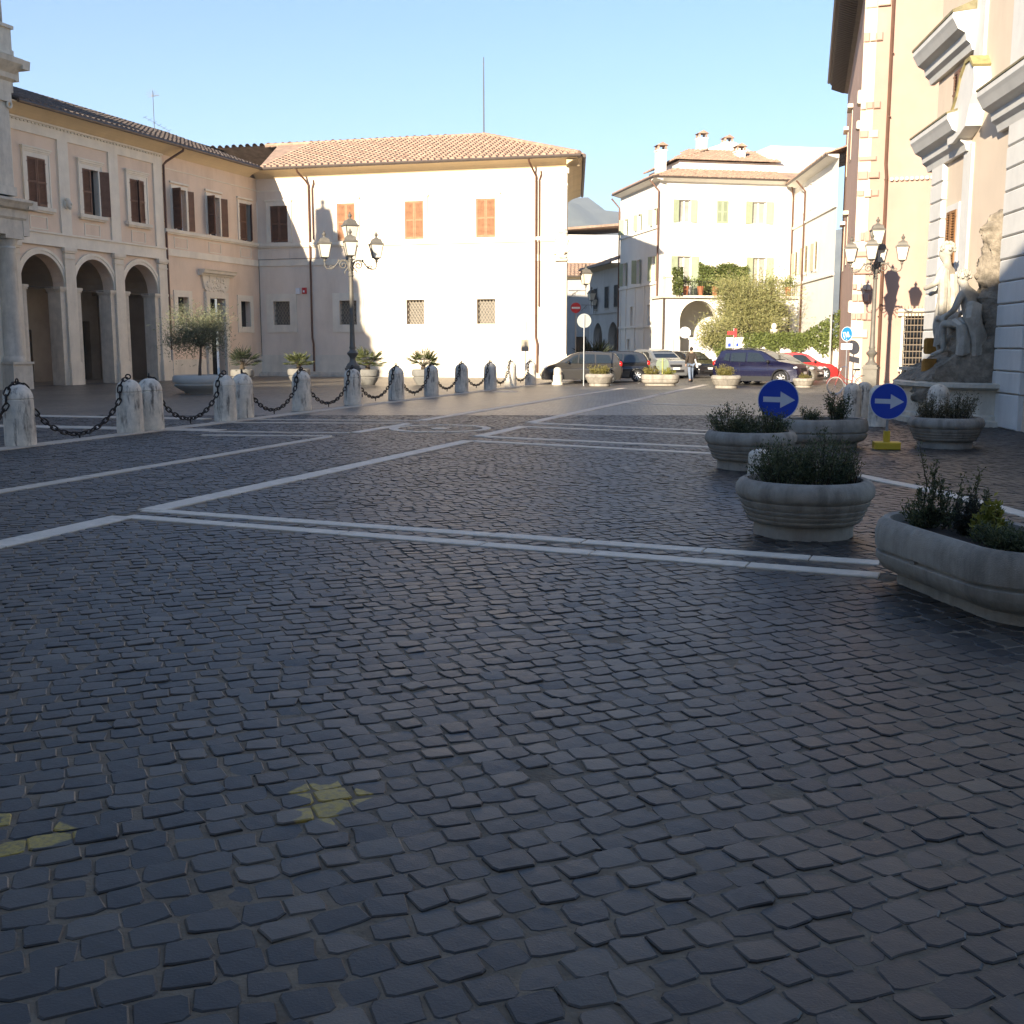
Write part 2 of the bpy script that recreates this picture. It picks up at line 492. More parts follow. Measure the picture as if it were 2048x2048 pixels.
def far_paving_material():
    m = bpy.data.materials.new('cobble_paving_far')
    m.use_nodes = True
    n, l = m.node_tree.nodes, m.node_tree.links
    b = n['Principled BSDF']
    b.inputs['Specular IOR Level'].default_value = 0.5
    g = n.new('ShaderNodeNewGeometry')
    mp = n.new('ShaderNodeMapping'); mp.inputs['Rotation'].default_value = (0, 0, R(-(90 - ROWA)))
    l.new(g.outputs['Position'], mp.inputs['Vector'])
    nd = n.new('ShaderNodeTexNoise'); nd.inputs['Scale'].default_value = 1.3; nd.inputs['Detail'].default_value = 3
    l.new(g.outputs['Position'], nd.inputs['Vector'])
    va = n.new('ShaderNodeVectorMath'); va.operation = 'MULTIPLY_ADD'
    va.inputs[1].default_value = (0.12, 0.12, 0)
    l.new(nd.outputs['Color'], va.inputs[0]); l.new(mp.outputs[0], va.inputs[2])
    br = n.new('ShaderNodeTexBrick')
    br.inputs['Scale'].default_value = 1.0
    br.inputs['Brick Width'].default_value = 0.147; br.inputs['Row Height'].default_value = 0.137
    br.inputs['Mortar Size'].default_value = 0.009; br.inputs['Mortar Smooth'].default_value = 0.6
    br.inputs['Bias'].default_value = 0.0
    br.inputs['Color1'].default_value = (0.06, 0.052, 0.043, 1)
    br.inputs['Color2'].default_value = (0.17, 0.143, 0.11, 1)
    br.inputs['Mortar'].default_value = (0.11, 0.09, 0.068, 1)
    br.offset = 0.43
    l.new(va.outputs[0], br.inputs['Vector'])
    nb = n.new('ShaderNodeTexNoise'); nb.inputs['Scale'].default_value = 0.3; nb.inputs['Detail'].default_value = 6
    l.new(g.outputs['Position'], nb.inputs['Vector'])
    mr = n.new('ShaderNodeMapRange'); mr.inputs[1].default_value = 0.3; mr.inputs[2].default_value = 0.7; mr.inputs[3].default_value = 0.72; mr.inputs[4].default_value = 1.35
    l.new(nb.outputs['Fac'], mr.inputs[0])
    mx = n.new('ShaderNodeMixRGB'); mx.blend_type = 'MULTIPLY'; mx.inputs[0].default_value = 1
    l.new(br.outputs['Color'], mx.inputs[1]); l.new(mr.outputs[0], mx.inputs[2])
    l.new(mx.outputs[0], b.inputs['Base Color'])
    b.inputs['Roughness'].default_value = 0.42
    # rounded stone tops and uneven level
    nz = n.new('ShaderNodeTexNoise'); nz.inputs['Scale'].default_value = 7; nz.inputs['Detail'].default_value = 3
    l.new(g.outputs['Position'], nz.inputs['Vector'])
    sb = n.new('ShaderNodeMath'); sb.operation = 'MULTIPLY_ADD'; sb.inputs[1].default_value = -0.7
    l.new(br.outputs['Fac'], sb.inputs[0]); l.new(nz.outputs['Fac'], sb.inputs[2])
    bp = n.new('ShaderNodeBump'); bp.inputs['Strength'].default_value = 0.7; bp.inputs['Distance'].default_value = 0.02
    l.new(sb.outputs[0], bp.inputs['Height']); l.new(bp.outputs[0], b.inputs['Normal'])
    return m
cobm = cobble_material()
farm = far_paving_material()
mortar = M('joint_sand', (0.165, 0.132, 0.095), 0.95, 0.3, 6, 0.5, 60)
slabm = M('travertine_paving', (0.66, 0.575, 0.465), 0.62, 0.14, 4, 0.25, 30, dirt=0.5, dscale=1.8, dcol=(0.15, 0.13, 0.11))
slabm2 = M('travertine_paving_dull', (0.52, 0.445, 0.35), 0.65, 0.16, 4, 0.25, 30, dirt=0.5, dscale=1.8, dcol=(0.10, 0.09, 0.075))

NEAR_Y = 29.0
def edge(y):
    return 0.52 * y + 2.4
ground = MB().quad((-3000, -2000, -0.0025), (3000, -2000, -0.0025), (3000, 4000, -0.0025), (-3000, 4000, -0.0025)).build('ground', mortar)
ground['kind'] = 'structure'
ground['label'] = 'dark cobbled piazza paving with pale travertine strips'
Y0 = 1.2
fp = MB()
fp.quad((-edge(Y0), Y0, 0), (-edge(NEAR_Y), NEAR_Y, 0), (-400, NEAR_Y, 0), (-400, Y0, 0))
fp.quad((edge(Y0), Y0, 0), (400, Y0, 0), (400, NEAR_Y, 0), (edge(NEAR_Y), NEAR_Y, 0))
fp.quad((-400, NEAR_Y, 0), (400, NEAR_Y, 0), (400, 400, 0), (-400, 400, 0))
fp.quad((-400, -300, 0), (400, -300, 0), (400, Y0, 0), (-400, Y0, 0))
pav = fp.build('cobbled_paving', farm)
pav['kind'] = 'structure'

# ---- travertine strips: list of (p0, p1, width, slab length, material)
def w2(v): return (v.x, v.y)
def zb(X, Y): return G(600 + .5176 * X, 800 + .5176 * Y)
def z8p(X, Y): return G(420 + X * .3623, 600 + Y * .3623)
def z3p(X, Y): return G(1400 + X * .3354, 740 + Y * .3354)
def z4p(X, Y): return G(X * .2588, 720 + Y * .2588)
UD = Vector((math.sin(R(18.6)), math.cos(R(18.6)), 0))
BANDS = []
A1 = z4p(960, 1213); A2 = z4p(1150, 1168)
BANDS += [(A1 - UD * 7.0, A1, .30, 1.5, 0), (A2, zb(655, 158), .30, 1.6, 0), (zb(690, 142), zb(868, 102), .30, 1.6, 0)]
A4 = zb(890, 88)
BANDS += [(A4, A4 + UD * 16.0, .30, 2.2, 0), (A4 + UD * 16.3, A4 + UD * 27, .30, 2.4, 0)]
B0 = z4p(0, 1022); B1 = z8p(660, 756)
BANDS += [(B0 - UD * 3, B1, .25, 1.7, 1), (z8p(800, 734), z8p(1100, 684), .25, 1.8, 0), (z8p(1165, 667), z8p(1165, 667) + UD * 22, .28, 2.4, 0)]
D1a, D1b = G19(275, 963), G19(1660, 1063)
D1c, D1d = G19(240, 975), G19(1660, 1087)
BANDS += [(D1a, D1b, .20, 1.15, 0), (D1c, D1d, .20, 1.2, 0)]
BANDS += [(zb(900, 90), zb(1600, 121), .24, 1.6, 0), (zb(870, 104), zb(1610, 134), .24, 1.6, 0),
          (zb(720, 143), zb(1600, 184), .23, 1.5, 0), (zb(668, 159), zb(1610, 209), .23, 1.5, 0)]
BANDS += [(zb(1265, 12), zb(1650, 26), .22, 2.0, 0)]
BANDS += [(z8p(0, 727), z8p(770, 736), .2, 1.7, 1), (z8p(-50, 748), z8p(670, 753), .2, 1.7, 1),
          (z8p(260, 660), z8p(1160, 668), .22, 2.0, 1), (z8p(0, 677), z8p(1100, 683), .22, 2.0, 1)]
BL0 = Vector((-8.86, 19.82, 0)); BL1 = Vector((0.86, 51.22, 0))
bd = (BL1 - BL0).normalized()
BANDS += [(BL0 - bd * 6, BL0 + bd * 41, .42, 2.2, 1)]
V0 = Vector((-math.cos(R(14.5)), math.sin(R(14.5)), 0))
for (px, py, w_) in ((236, 835, .55), (236, 857, .6)):
    q = G(px, py)
    BANDS += [(q - V0 * 2.5, q + V0 * 14, w_, 2.4, 1)]
cpts = [z3p(930, 628), z3p(1100, 664), z3p(1300, 702), z3p(1450, 737), z3p(1700, 800), z3p(1930, 866), z3p(2080, 905)]
for i in range(len(cpts) - 1):
    BANDS += [(cpts[i], cpts[i + 1], .22, 1.1, 0)]
CIRC = G(880.5, 857.6)
SEG = []
mb_slab = {}
def add_slab(p0, p1, w, mat_i, nm='paving_slab'):
    d = p1 - p0
    Ls = d.length - 0.012
    c = (p0 + p1) / 2
    b = 0.006
    mb = MB()
    h = 0.0115 + random.uniform(-.002, .002)
    mb.add([(-Ls/2, -w/2, -.03), (Ls/2, -w/2, -.03), (Ls/2, w/2, -.03), (-Ls/2, w/2, -.03),
            (-Ls/2, -w/2, h-b), (Ls/2, -w/2, h-b), (Ls/2, w/2, h-b), (-Ls/2, w/2, h-b),
            (-Ls/2+b, -w/2+b, h), (Ls/2-b, -w/2+b, h), (Ls/2-b, w/2-b, h), (-Ls/2+b, w/2-b, h)],
           [(8, 9, 10, 11), (4, 5, 9, 8), (5, 6, 10, 9), (6, 7, 11, 10), (7, 4, 8, 11), (0, 1, 5, 4), (1, 2, 6, 5), (2, 3, 7, 6), (3, 0, 4, 7)])
    return mb.build(nm, slabm2 if mat_i else slabm, ground, loc=(c.x, c.y, 0.001 * (len(SEG) % 3)), rz=math.atan2(d.y, d.x))
for (p0, p1, w, sl, mi) in BANDS:
    SEG.append((p0.x, p0.y, p1.x, p1.y, w))
    d = p1 - p0
    L_ = d.length
    t = 0.0
    while t < L_ - 0.05:
        e = min(L_, t + sl * random.uniform(.75, 1.25))
        if L_ - e < sl * .4:
            e = L_
        add_slab(p0 + d * (t / L_), p0 + d * (e / L_), w * random.uniform(.97, 1.02), mi)
        t = e
NS = 18
for i in range(NS):      # ring of curved slabs
    a0, a1 = 2 * math.pi * i / NS + .012, 2 * math.pi * (i + 1) / NS - .012
    mb = MB()
    pts = []
    for k in range(4):
        a = a0 + (a1 - a0) * k / 3
        pts.append((math.cos(a) * 1.12, math.sin(a) * 1.12))
    for k in range(3, -1, -1):
        a = a0 + (a1 - a0) * k / 3
        pts.append((math.cos(a) * .93, math.sin(a) * .93))
    mb.prism_z(pts, -.03, .0135)
    mb.build('ring_slab', slabm, ground, loc=(CIRC.x, CIRC.y, 0))
MB().lathe([(.2, -.02), (.2, .0135)], 16).build('ring_slab', slabm, ground, loc=(CIRC.x, CIRC.y, 0))
# pale flat marking stone near the far bollards
MB().lathe([(.55, -.02), (.55, .0085)], 20).build('ring_slab', slabm, ground, loc=tuple(G(420 + 1630 * .3623, 600 + 506 * .3623)))

# ---- cobblestones as geometry
def dist_seg(x, y, s):
    ax, ay, bx, by, w = s
    dx, dy = bx - ax, by - ay
    L2 = dx * dx + dy * dy
    t = np.clip(((x - ax) * dx + (y - ay) * dy) / L2, 0, 1)
    return np.hypot(x - ax - t * dx, y - ay - t * dy) - w / 2
def cobbles():
    PA, PB = 0.147, 0.137
    e1 = np.array([math.sin(R(ROWA)), math.cos(R(ROWA))])
    e2 = np.array([-e1[1], e1[0]])
    corners = np.array([[-edge(Y0), Y0], [edge(Y0), Y0], [edge(NEAR_Y), NEAR_Y], [-edge(NEAR_Y), NEAR_Y]])
    s_, t_ = corners @ e1, corners @ e2
    i0, i1 = int(s_.min() / PA) - 2, int(s_.max() / PA) + 2
    j0, j1 = int(t_.min() / PB) - 2, int(t_.max() / PB) + 2
    X, Y, A, B, RZ = [], [], [], [], []
    for j in range(j0, j1):
        # stones of uneven length along the row
        n = i1 - i0
        lens = rng.uniform(.82, 1.2, n) * PA
        s = i0 * PA + np.cumsum(lens) + rng.uniform(-.06, .06) * 1.0 + 0.5 * PA * (j % 2) * .8
        mid = s - lens / 2
        wav = 0.035 * np.sin(mid * .55 + j * .012) + 0.05 * np.sin(mid * .17 + 1.3 + j * .004)
        t = j * PB + wav + rng.normal(0, .004, n)
        x = mid * e1[0] + t * e2[0]
        y = mid * e1[1] + t * e2[1]
        ok = (y > Y0 + .05) & (y < NEAR_Y - .03) & (np.abs(x) < 0.52 * y + 2.35)
        X.append(x[ok]); Y.append(y[ok]); A.append(lens[ok] / 2); B.append(np.full(ok.sum(), PB / 2))
    X, Y, A, B = map(np.concatenate, (X, Y, A, B))
    keep = np.ones(len(X), bool)
    for s in SEG:
        keep &= dist_seg(X, Y, s) > 0.045
    dc = np.hypot(X - CIRC.x, Y - CIRC.y)
    keep &= ~(((dc > .87) & (dc < 1.18)) | (dc < .26))
    X, Y, A, B = X[keep], Y[keep], A[keep], B[keep]
    N = len(X)
    gap = rng.uniform(.0035, .0085, N)
    A = A - gap * rng.uniform(.6, 1.4, N)
    B = B - gap * rng.uniform(.6, 1.2, N)
    rot = R(90 - ROWA) + rng.normal(0, .05, N)
    h = rng.normal(.0032, .0020, N).clip(-.001, .010)
    broken = rng.random(N) < .012
    h[broken] -= .006
    tx, ty = rng.normal(0, .024, N), rng.normal(0, .024, N)
    oct_ = np.array([[1, .72], [.74, 1], [-.74, 1], [-1, .72], [-1, -.72], [-.74, -1], [.74, -1], [1, -.72]])
    jit = rng.normal(0, .09, (N, 8, 2))
    P = (oct_[None] + jit) * np.stack([A, B], 1)[:, None, :]
    c, s = np.cos(rot)[:, None], np.sin(rot)[:, None]
    Q = np.stack([P[..., 0] * c - P[..., 1] * s, P[..., 0] * s + P[..., 1] * c], -1)
    def ring(scale, z):
        q = Q * scale
        zz = z[:, None] + q[..., 0] * tx[:, None] + q[..., 1] * ty[:, None]
        return np.concatenate([q + np.stack([X, Y], 1)[:, None, :], zz[..., None]], -1)
    V = np.concatenate([ring(1.0, h - .035), ring(1.0, h - .0045), ring(.925, h + .0), np.stack([X, Y, h + .0012], 1)[:, None, :]], 1)
    F = []
    for k in range(8):
        F.append((k, (k + 1) % 8, 8 + (k + 1) % 8, 8 + k))
    for k in range(8):
        F.append((8 + k, 8 + (k + 1) % 8, 16 + (k + 1) % 8, 16 + k))
    for k in range(4):
        F.append((16 + 2 * k, 16 + 2 * k + 1, 16 + (2 * k + 2) % 8, 24))
    F = np.array(F)
    # worn yellow road paint: an arrowhead and the end of a ring with two bars
    def inpoly(x, y, poly):
        r_ = np.zeros(x.shape, bool)
        m = len(poly)
        for a in range(m):
            x1, y1 = poly[a]; x2, y2 = poly[(a + 1) % m]
            cnd = ((y1 > y) != (y2 > y)) & (x < (x2 - x1) * (y - y1) / (y2 - y1 + 1e-12) + x1)
            r_ ^= cnd
        return r_
    def gp(l): return [tuple(G(px, py)[:2]) for px, py in l]
    z5 = lambda x, y: (x * .414, 1500 + y * .414)
    pol = [gp([z5(1345, 160), z5(1500, 148), z5(1765, 195), z5(1600, 345), z5(1450, 340), z5(1520, 235), z5(1450, 190)]),
           gp([z5(185, 395), z5(330, 360), z5(405, 415), z5(310, 440), z5(300, 395)]),
           gp([z5(-100, 475), z5(160, 415), z5(310, 405), z5(300, 460), z5(160, 485), z5(-100, 540)])]
    vx, vy = V[..., 0], V[..., 1]
    paint = np.zeros(vx.shape)
    for p in pol:
        paint = np.maximum(paint, inpoly(vx, vy, p) * 1.0)
    rc = G(*z5(-30, 350))
    rr = np.hypot(vx - rc.x, vy - rc.y)
    r_out = (G(*z5(85, 340)) - rc).length
    paint = np.maximum(paint, ((rr < r_out) & (rr > r_out * .62)) * .9)
    tone = rng.beta(1.3, 1.7, N)
    tone[broken] = 0.05
    # the 300 nearest the lens that show: stones of their own
    dist = np.hypot(X, Y)
    inview = (np.abs(X) < 0.455 * (Y * math.cos(PITCH) + CAM_H * math.sin(PITCH))) & (Y > 2.62)
    order = np.argsort(np.where(inview, dist, 1e9))[:300]
    sel = np.zeros(N, bool)
    sel[order] = True
    rest = np.where(~sel)[0]
    nV = 25
    faces = (F[None] + (np.arange(len(rest)) * nV)[:, None, None]).reshape(-1, 4)
    np_mesh('cobblestones', V[rest].reshape(-1, 3), faces, cobm, ground, 'stuff', False,
            {'tone': np.repeat(tone[rest], nV), 'paint': paint[rest].ravel()})
    for i in order:
        ctr = np.array([X[i], Y[i], 0.0])
        o = np_mesh('cobblestone', V[i] - ctr, F, cobm, ground, None, False, {'tone': np.full(nV, tone[i]), 'paint': paint[i]})
        o.location = ctr
    return N
print('cobbles', cobbles())

# ---- hills far behind the town
hm = M('hill_woodland', (0.12, 0.125, 0.10), 0.95, 0.35, 0.012, detail=8)
nx, ny = 90, 24
hv, hf = [], []
for j in range(ny):
    for i in range(nx):
        x = -1600 + 3600 * i / (nx - 1)
        y = 1900 + 1500 * j / (ny - 1)
        q = j / (ny - 1)
        prof = 300 + 95 * math.exp(-((x + 150) / 330) ** 2) - 75 * math.exp(-((x - 480) / 260) ** 2) + 30 * math.sin(x * .006 + 1)
        z = prof * (1 - (1 - min(1, q * 1.6)) ** 2) + 14 * math.sin(x * .021 + y * .013) + 9 * math.sin(x * .053 - y * .031) + random.uniform(-4, 4)
        hv.append((x, y, z if j else -5))
for j in range(ny - 1):
    for i in range(nx - 1):
        hf.append((j * nx + i, j * nx + i + 1, (j + 1) * nx + i + 1, (j + 1) * nx + i))
hill = MB()
hill.add(hv, hf)
ho = hill.build('hills', hm, smooth=True)
ho['kind'] = 'structure'
# ================================================================== PALACE (arcaded wing + corner block)
def louvre_leaf(w, h, nsl=None):
    def fn(mb):
        t, st = 0.045, 0.075
        mb.box(0, st, -t, 0, 0, h); mb.box(w - st, w, -t, 0, 0, h)
        mb.box(st, w - st, -t, 0, 0, st * 1.3); mb.box(st, w - st, -t, 0, h - st, h)
        mb.box(st, w - st, -t, 0, h * .5 - st * .6, h * .5 + st * .6)
        for (a, b) in ((st * 1.3, h * .5 - st * .6), (h * .5 + st * .6, h - st)):
            n = max(4, int((b - a) / .062))
            for k in range(n):
                z = a + (b - a) * (k + .5) / n
                mb.add([(st, -t * .95, z - .022), (w - st, -t * .95, z - .022), (w - st, -.006, z + .022), (st, -.006, z + .022),
                        (st, -t * .95, z - .014), (w - st, -t * .95, z - .014), (w - st, -.006, z + .03), (st, -.006, z + .03)],
                       [(0, 3, 2, 1), (4, 5, 6, 7), (0, 1, 5, 4), (2, 3, 7, 6)])
            mb.quad((st, -.004, a), (w - st, -.004, a), (w - st, -.004, b), (st, -.004, b))
        for z in (h * .1, h * .9, h * .5):
            mb.box(-.035, 0.03, -t - .012, -t + .004, z - .02, z + .02)
    return fn
def shutter_pair(par, u0, u1, z0, z1, ol=0, orr=0, mat=shutm, y=-.01, tagk='s'):
    """two leaves hinged at u0 and u1; ol/orr = opening angle in degrees (0 closed, 180 flat on the wall)"""
    w, h = (u1 - u0) / 2 - .005, z1 - z0
    key = ('leaf', round(w, 3), round(h, 3), mat.name)
    a = inst('shutter', key, louvre_leaf(w, h), mat, par, (u0, y, z0), rz=-R(ol))
    # right leaf: the same leaf turned about its own middle when closed
    b = inst('shutter', key, louvre_leaf(w, h), mat, par, (u1, y - .0, z0), rz=R(orr))
    b.scale = (-1, 1, 1)
    return a, b
def sash(par, u0, u1, z0, z1, y=.17, mat=None, key='sash'):
    def fn(mb):
        w, h = u1 - u0, z1 - z0
        mb.frame(.05, w - .05, .05, h - .05, .05, 0, .05)
        mb.box(w / 2 - .045, w / 2 + .045, -.01, .05, .05, h - .05)
        mb.box(.05, w / 2 - .045, 0, .04, h * .6, h * .6 + .035); mb.box(w / 2 + .045, w - .05, 0, .04, h * .6, h * .6 + .035)
    inst('sash', (key, round(u1 - u0, 2), round(z1 - z0, 2), (mat or white_p).name), fn, mat or white_p, par, (u0, y, z0))
    inst('pane', ('pane', round(u1 - u0, 2), round(z1 - z0, 2)), lambda mb: mb.box(.0, u1 - u0, 0, .01, 0, z1 - z0), glass_d, par, (u0, y + .03, z0))

palace = thing('arcaded_palace_wing', 'peach palace wing in shade with three tall arches and brown shuttered windows', 'building',
               (-20.65, 51.26, 0), R(90 - 18.6))
BAY = 3.47
AC = [-1.13 + BAY * k for k in range(3)]
PIER = [-2.87, .60, 4.08, 7.55]
ARCH_R, ARCH_TOP = 1.39, 5.88
UW = [-1.12, 2.40, 5.83]                      # upper windows of the arcaded part
PW = [9.38, 12.55, 15.72]                     # upper windows of the plain part
holes = [(c - ARCH_R, c + ARCH_R, 0, ARCH_TOP, 'arch') for c in AC]
holes += [(c - .56, c + .56, 7.9, 10.0) for c in UW]
wallm = MB().wall(-3.9, 7.95, 0, 11.6, holes, th=.62)
wallm.wall(7.95, 17.1, 0, 11.6, [(c - .58, c + .58, 7.9, 10.0) for c in PW] + [(11.65, 13.15, 0.0, 4.45), (14.95, 15.95, 2.92, 4.4), (8.85, 9.8, 2.92, 4.4)], th=.4)
wallm.build('wall', peach, palace)
# loggia behind the arches
lg = MB()
lg.wall(-3.9, 7.9, 0, 6.2, [(-1.9, -0.3, 1.9, 4.6), (2.0, 2.9, 0, 2.6), (6.35, 7.2, .05, 3.1)], y=4.4, th=.4)
lg.quad((7.9, .3, 0), (7.9, 4.4, 0), (7.9, 4.4, 6.2), (7.9, .3, 6.2))
lg.quad((-3.9, .5, .02), (7.9, .5, .02), (7.9, 4.4, .02), (-3.9, 4.4, .02))
for c in AC:          # barrel vaults
    n = 14
    for k in range(n):
        a0, a1 = math.pi * k / n, math.pi * (k + 1) / n
        r = 1.72
        p, q = (c - r * math.cos(a0), 4.45 + r * math.sin(a0) * .86), (c - r * math.cos(a1), 4.45 + r * math.sin(a1) * .86)
        lg.quad((q[0], .62, q[1]), (p[0], .62, p[1]), (p[0], 4.4, p[1]), (q[0], 4.4, q[1]))
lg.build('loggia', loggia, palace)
MB().box(-3.9, 7.9, 4.9, 5.0, 0, 6.2).build('dark_backing', dark, palace)  # thin near-black sheet stands in for the unlit room behind the openings
MB().box(5.35, 6.1, 4.30, 4.38, .05, 3.0).build('door', ochrewood, palace)
gd = MB()
for k in range(7):
    gd.box(-1.86 + k * .25, -1.83 + k * .25, 4.42, 4.45, 1.9, 4.6)
for k in range(6):
    gd.box(-1.9, -.3, 4.425, 4.445, 2.1 + k * .45, 2.13 + k * .45)
gd.build('window_grating', ironm, palace)
for c in PIER[:4]:
    # tie rods sit at the springing of the arches
    pb = MB()
    w = .34
    pb.box(c - w, c + w, -.13, .0, .0, 6.0)
    pb.box(c - w - .05, c + w + .05, -.19, .0, 0, 1.0)
    pb.box(c - w - .03, c + w + .03, -.17, .0, 1.0, 1.07)
    pb.box(c - w - .03, c + w + .03, -.17, 0, 5.75, 5.8)
    pb.box(c - w - .04, c + w + .04, -.18, 0, 6.02, 6.1)
    pb.box(c - w - .08, c + w + .08, -.22, 0, 6.1, 6.25)
    pb.build('pier_pilaster', traverlight, palace)
    ub = MB()
    ub.box(c - w, c + w, -.07, 0, 6.85, 11.0)
    ub.build('upper_pilaster', cream, palace)
    # imposts where the arches spring
    ib = MB()
    for (x0, x1) in ((c - .70, c - .34), (c + .34, c + .70)):
        ib.box(x0 + .02, x1 - .02, -.04, .66, 0, 4.28)
        ib.box(x0 - .02, x1 + .02, -.09, .70, 4.28, 4.36)
        ib.box(x0 - .06, x1 + .05, -.12, .74, 4.36, 4.48)
    ib.build('pier_impost', travert, palace)
for c in AC:
    ar = MB()
    n = 22
    for k in range(n):
        a0, a1 = math.pi * k / n, math.pi * (k + 1) / n
        for (r0, r1, yo) in ((ARCH_R - .012, ARCH_R + .13, -.045), (ARCH_R + .13, ARCH_R + .26, -.075)):
            z = ARCH_TOP - ARCH_R
            P = [(c - r * math.cos(a), z + r * math.sin(a)) for r, a in ((r0, a0), (r1, a0), (r1, a1), (r0, a1))]
            ar.add([(p[0], yo, p[1]) for p in P] + [(p[0], .02, p[1]) for p in P],
                   [(0, 3, 2, 1), (0, 1, 5, 4), (1, 2, 6, 5), (2, 3, 7, 6), (3, 0, 4, 7)])
    ar.build('archivolt', cream, palace)
    MB().cyl((c - 1.4, .3, 4.42), (c + 1.4, .3, 4.42), .016, n=6).build('tie_rod', ironm, palace)
bd_ = MB().box(-3.9, 7.95, -.09, 0, 6.25, 6.85)
bd_.box(-3.9, 7.97, -.15, 0, 6.78, 6.86); bd_.box(-3.9, 7.96, -.12, 0, 6.25, 6.31)
bd_.build('stringcourse', cream, palace)
fz = MB().box(-3.9, 7.95, -.07, 0, 11.0, 11.5)
fz.box(-3.9, 7.96, -.14, 0, 11.5, 11.58)
fz.build('frieze', cream, palace)
for k in range(52):
    inst('dentil', 'dentil', lambda mb: mb.box(0, .11, -.13, 0, 0, .07), cream, palace, (-3.8 + k * .226, 0, 11.41))
def upper_window(par, c, style, pl, deep=True, mat=shutm, yo=0.0):
    w = MB()
    w.frame(c - .56, c + .56, 7.9, 10.0, .20, -.06 + yo, yo, wb=0)
    w.frame(c - .76, c + .76, 7.9, 10.2, .07, -.09 + yo, yo, wb=0)
    w.box(c - .86, c + .86, -.13 + yo, yo, 10.27, 10.36)
    w.box(c - .90, c + .90, -.17 + yo, yo, 10.36, 10.42)
    wo = w.build('window', cream, par)
    s = MB().box(c - .95, c + .95, -.20 + yo, .12 + yo, 7.74, 7.9)
    s.box(c - .88, c + .88, -.14 + yo, .0 + yo, 7.66, 7.74)
    if pl:
        s.build('sill', traverlight, wo)
        pn = MB().frame(c - .5, c + .5, 6.98, 7.46, .05, -.02 + yo, yo)
        pn.build('apron_panel', cream, wo)
    if style == 'sash':
        sash(wo, c - .56, c + .56, 7.9, 10.0, y=.2)
    else:
        MB().box(c - .56, c + .56, .24, .26, 7.9, 10.0).build('pane', glass_d, wo)
    return wo
sty = [(2, 3), (4, 148), (3, 12)]
for c, (a, b) in zip(UW, sty):
    wo = upper_window(palace, c, 'dark', True)
    shutter_pair(wo, c - .56, c + .56, 7.92, 9.99, a, b)
for c, (a, b) in zip(PW, [(95, 165), (100, 160), (8, 40)]):
    w = MB()
    w.frame(c - .58, c + .58, 7.9, 10.0, .18, -.05, 0, wb=0)
    w.box(c - .82, c + .82, -.10, 0, 10.24, 10.34)
    wo = w.build('window', cream, palace)
    sash(wo, c - .58, c + .58, 7.9, 10.0, y=.24)
    shutter_pair(wo, c - .58, c + .58, 7.92, 9.99, a, b)
    MB().frame(c - .55, c + .55, 6.98, 7.46, .05, -.02, 0).build('apron_panel', cream, wo)
sb = MB().box(7.95, 17.1, -.16, 0, 7.70, 7.86)
sb.box(7.95, 17.1, -.10, 0, 7.62, 7.70)
sb.build('sill_band', cream, palace)
MB().box(7.95, 17.1, -.06, 0, 6.5, 6.86).build('stringcourse', cream, palace)
MB().box(7.95, 17.1, -.035, 0, 10.9, 10.95).build('frieze', cream, palace)
MB().box(7.95, 11.2, -.05, 0, 0, 1.08).build('plinth', traverlight, palace)
MB().box(13.6, 17.1, -.05, 0, 0, 1.08).build('plinth', traverlight, palace)
# portal
po = MB()
po.frame(11.65, 13.15, .0, 4.45, .34, -.16, .0, wb=0)
po.prism_y([(11.5, 4.79), (13.3, 4.79), (13.55, 4.95), (13.75, 5.65), (11.05, 5.65), (11.25, 4.95)], -.12, 0)
po.build('portal', traverlight, palace)
pr = MB()
for k in range(60):
    a = random.uniform(11.45, 13.3); z = random.uniform(4.85, 5.6)
    pr.ell((a, -.12, z), (random.uniform(.04, .13), .05, random.uniform(.04, .12)), 7, 5)
pr.build('relief_panel', traverlight, palace, smooth=True)
co = MB().prism_x([(0, 5.65), (-.2, 5.65), (-.24, 5.74), (-.38, 5.78), (-.42, 5.9), (-.48, 5.97), (0, 5.99)], 10.85, 14.0)
co.build('portal_cornice', traverlight, palace)
dr = MB().box(11.65, 13.15, .55, .6, 0, 4.45)
for x in (11.75, 12.45):
    for z in (.2, 1.6, 3.0):
        dr.bbox(x, x + .6, .51, .55, z, z + 1.25, .03)
dr.build('door', dark, palace)
for (a, b) in ((14.95, 15.95), (8.85, 9.8)):
    g = MB().frame(a, b, 2.92, 4.4, .34, -.05, 0)
    go = g.build('window', cream, palace)
    MB().box(a, b, .3, .32, 2.92, 4.4).build('pane', glass_d, go)
# carved head on the pilaster
hd = MB()
hd.ell((0, -.16, 0), (.13, .14, .2), 10, 8); hd.ell((.02, -.3, -.02), (.06, .06, .07), 8, 6); hd.ell((0, -.1, .17), (.16, .12, .1), 9, 6)
hd.ell((0, -.22, -.16), (.09, .1, .1), 8, 6); hd.ell((0, -.05, .0), (.18, .06, .24), 10, 8)
hd.build('carved_head', traverlight, palace, smooth=True, loc=(.62, -.06, 8.22))
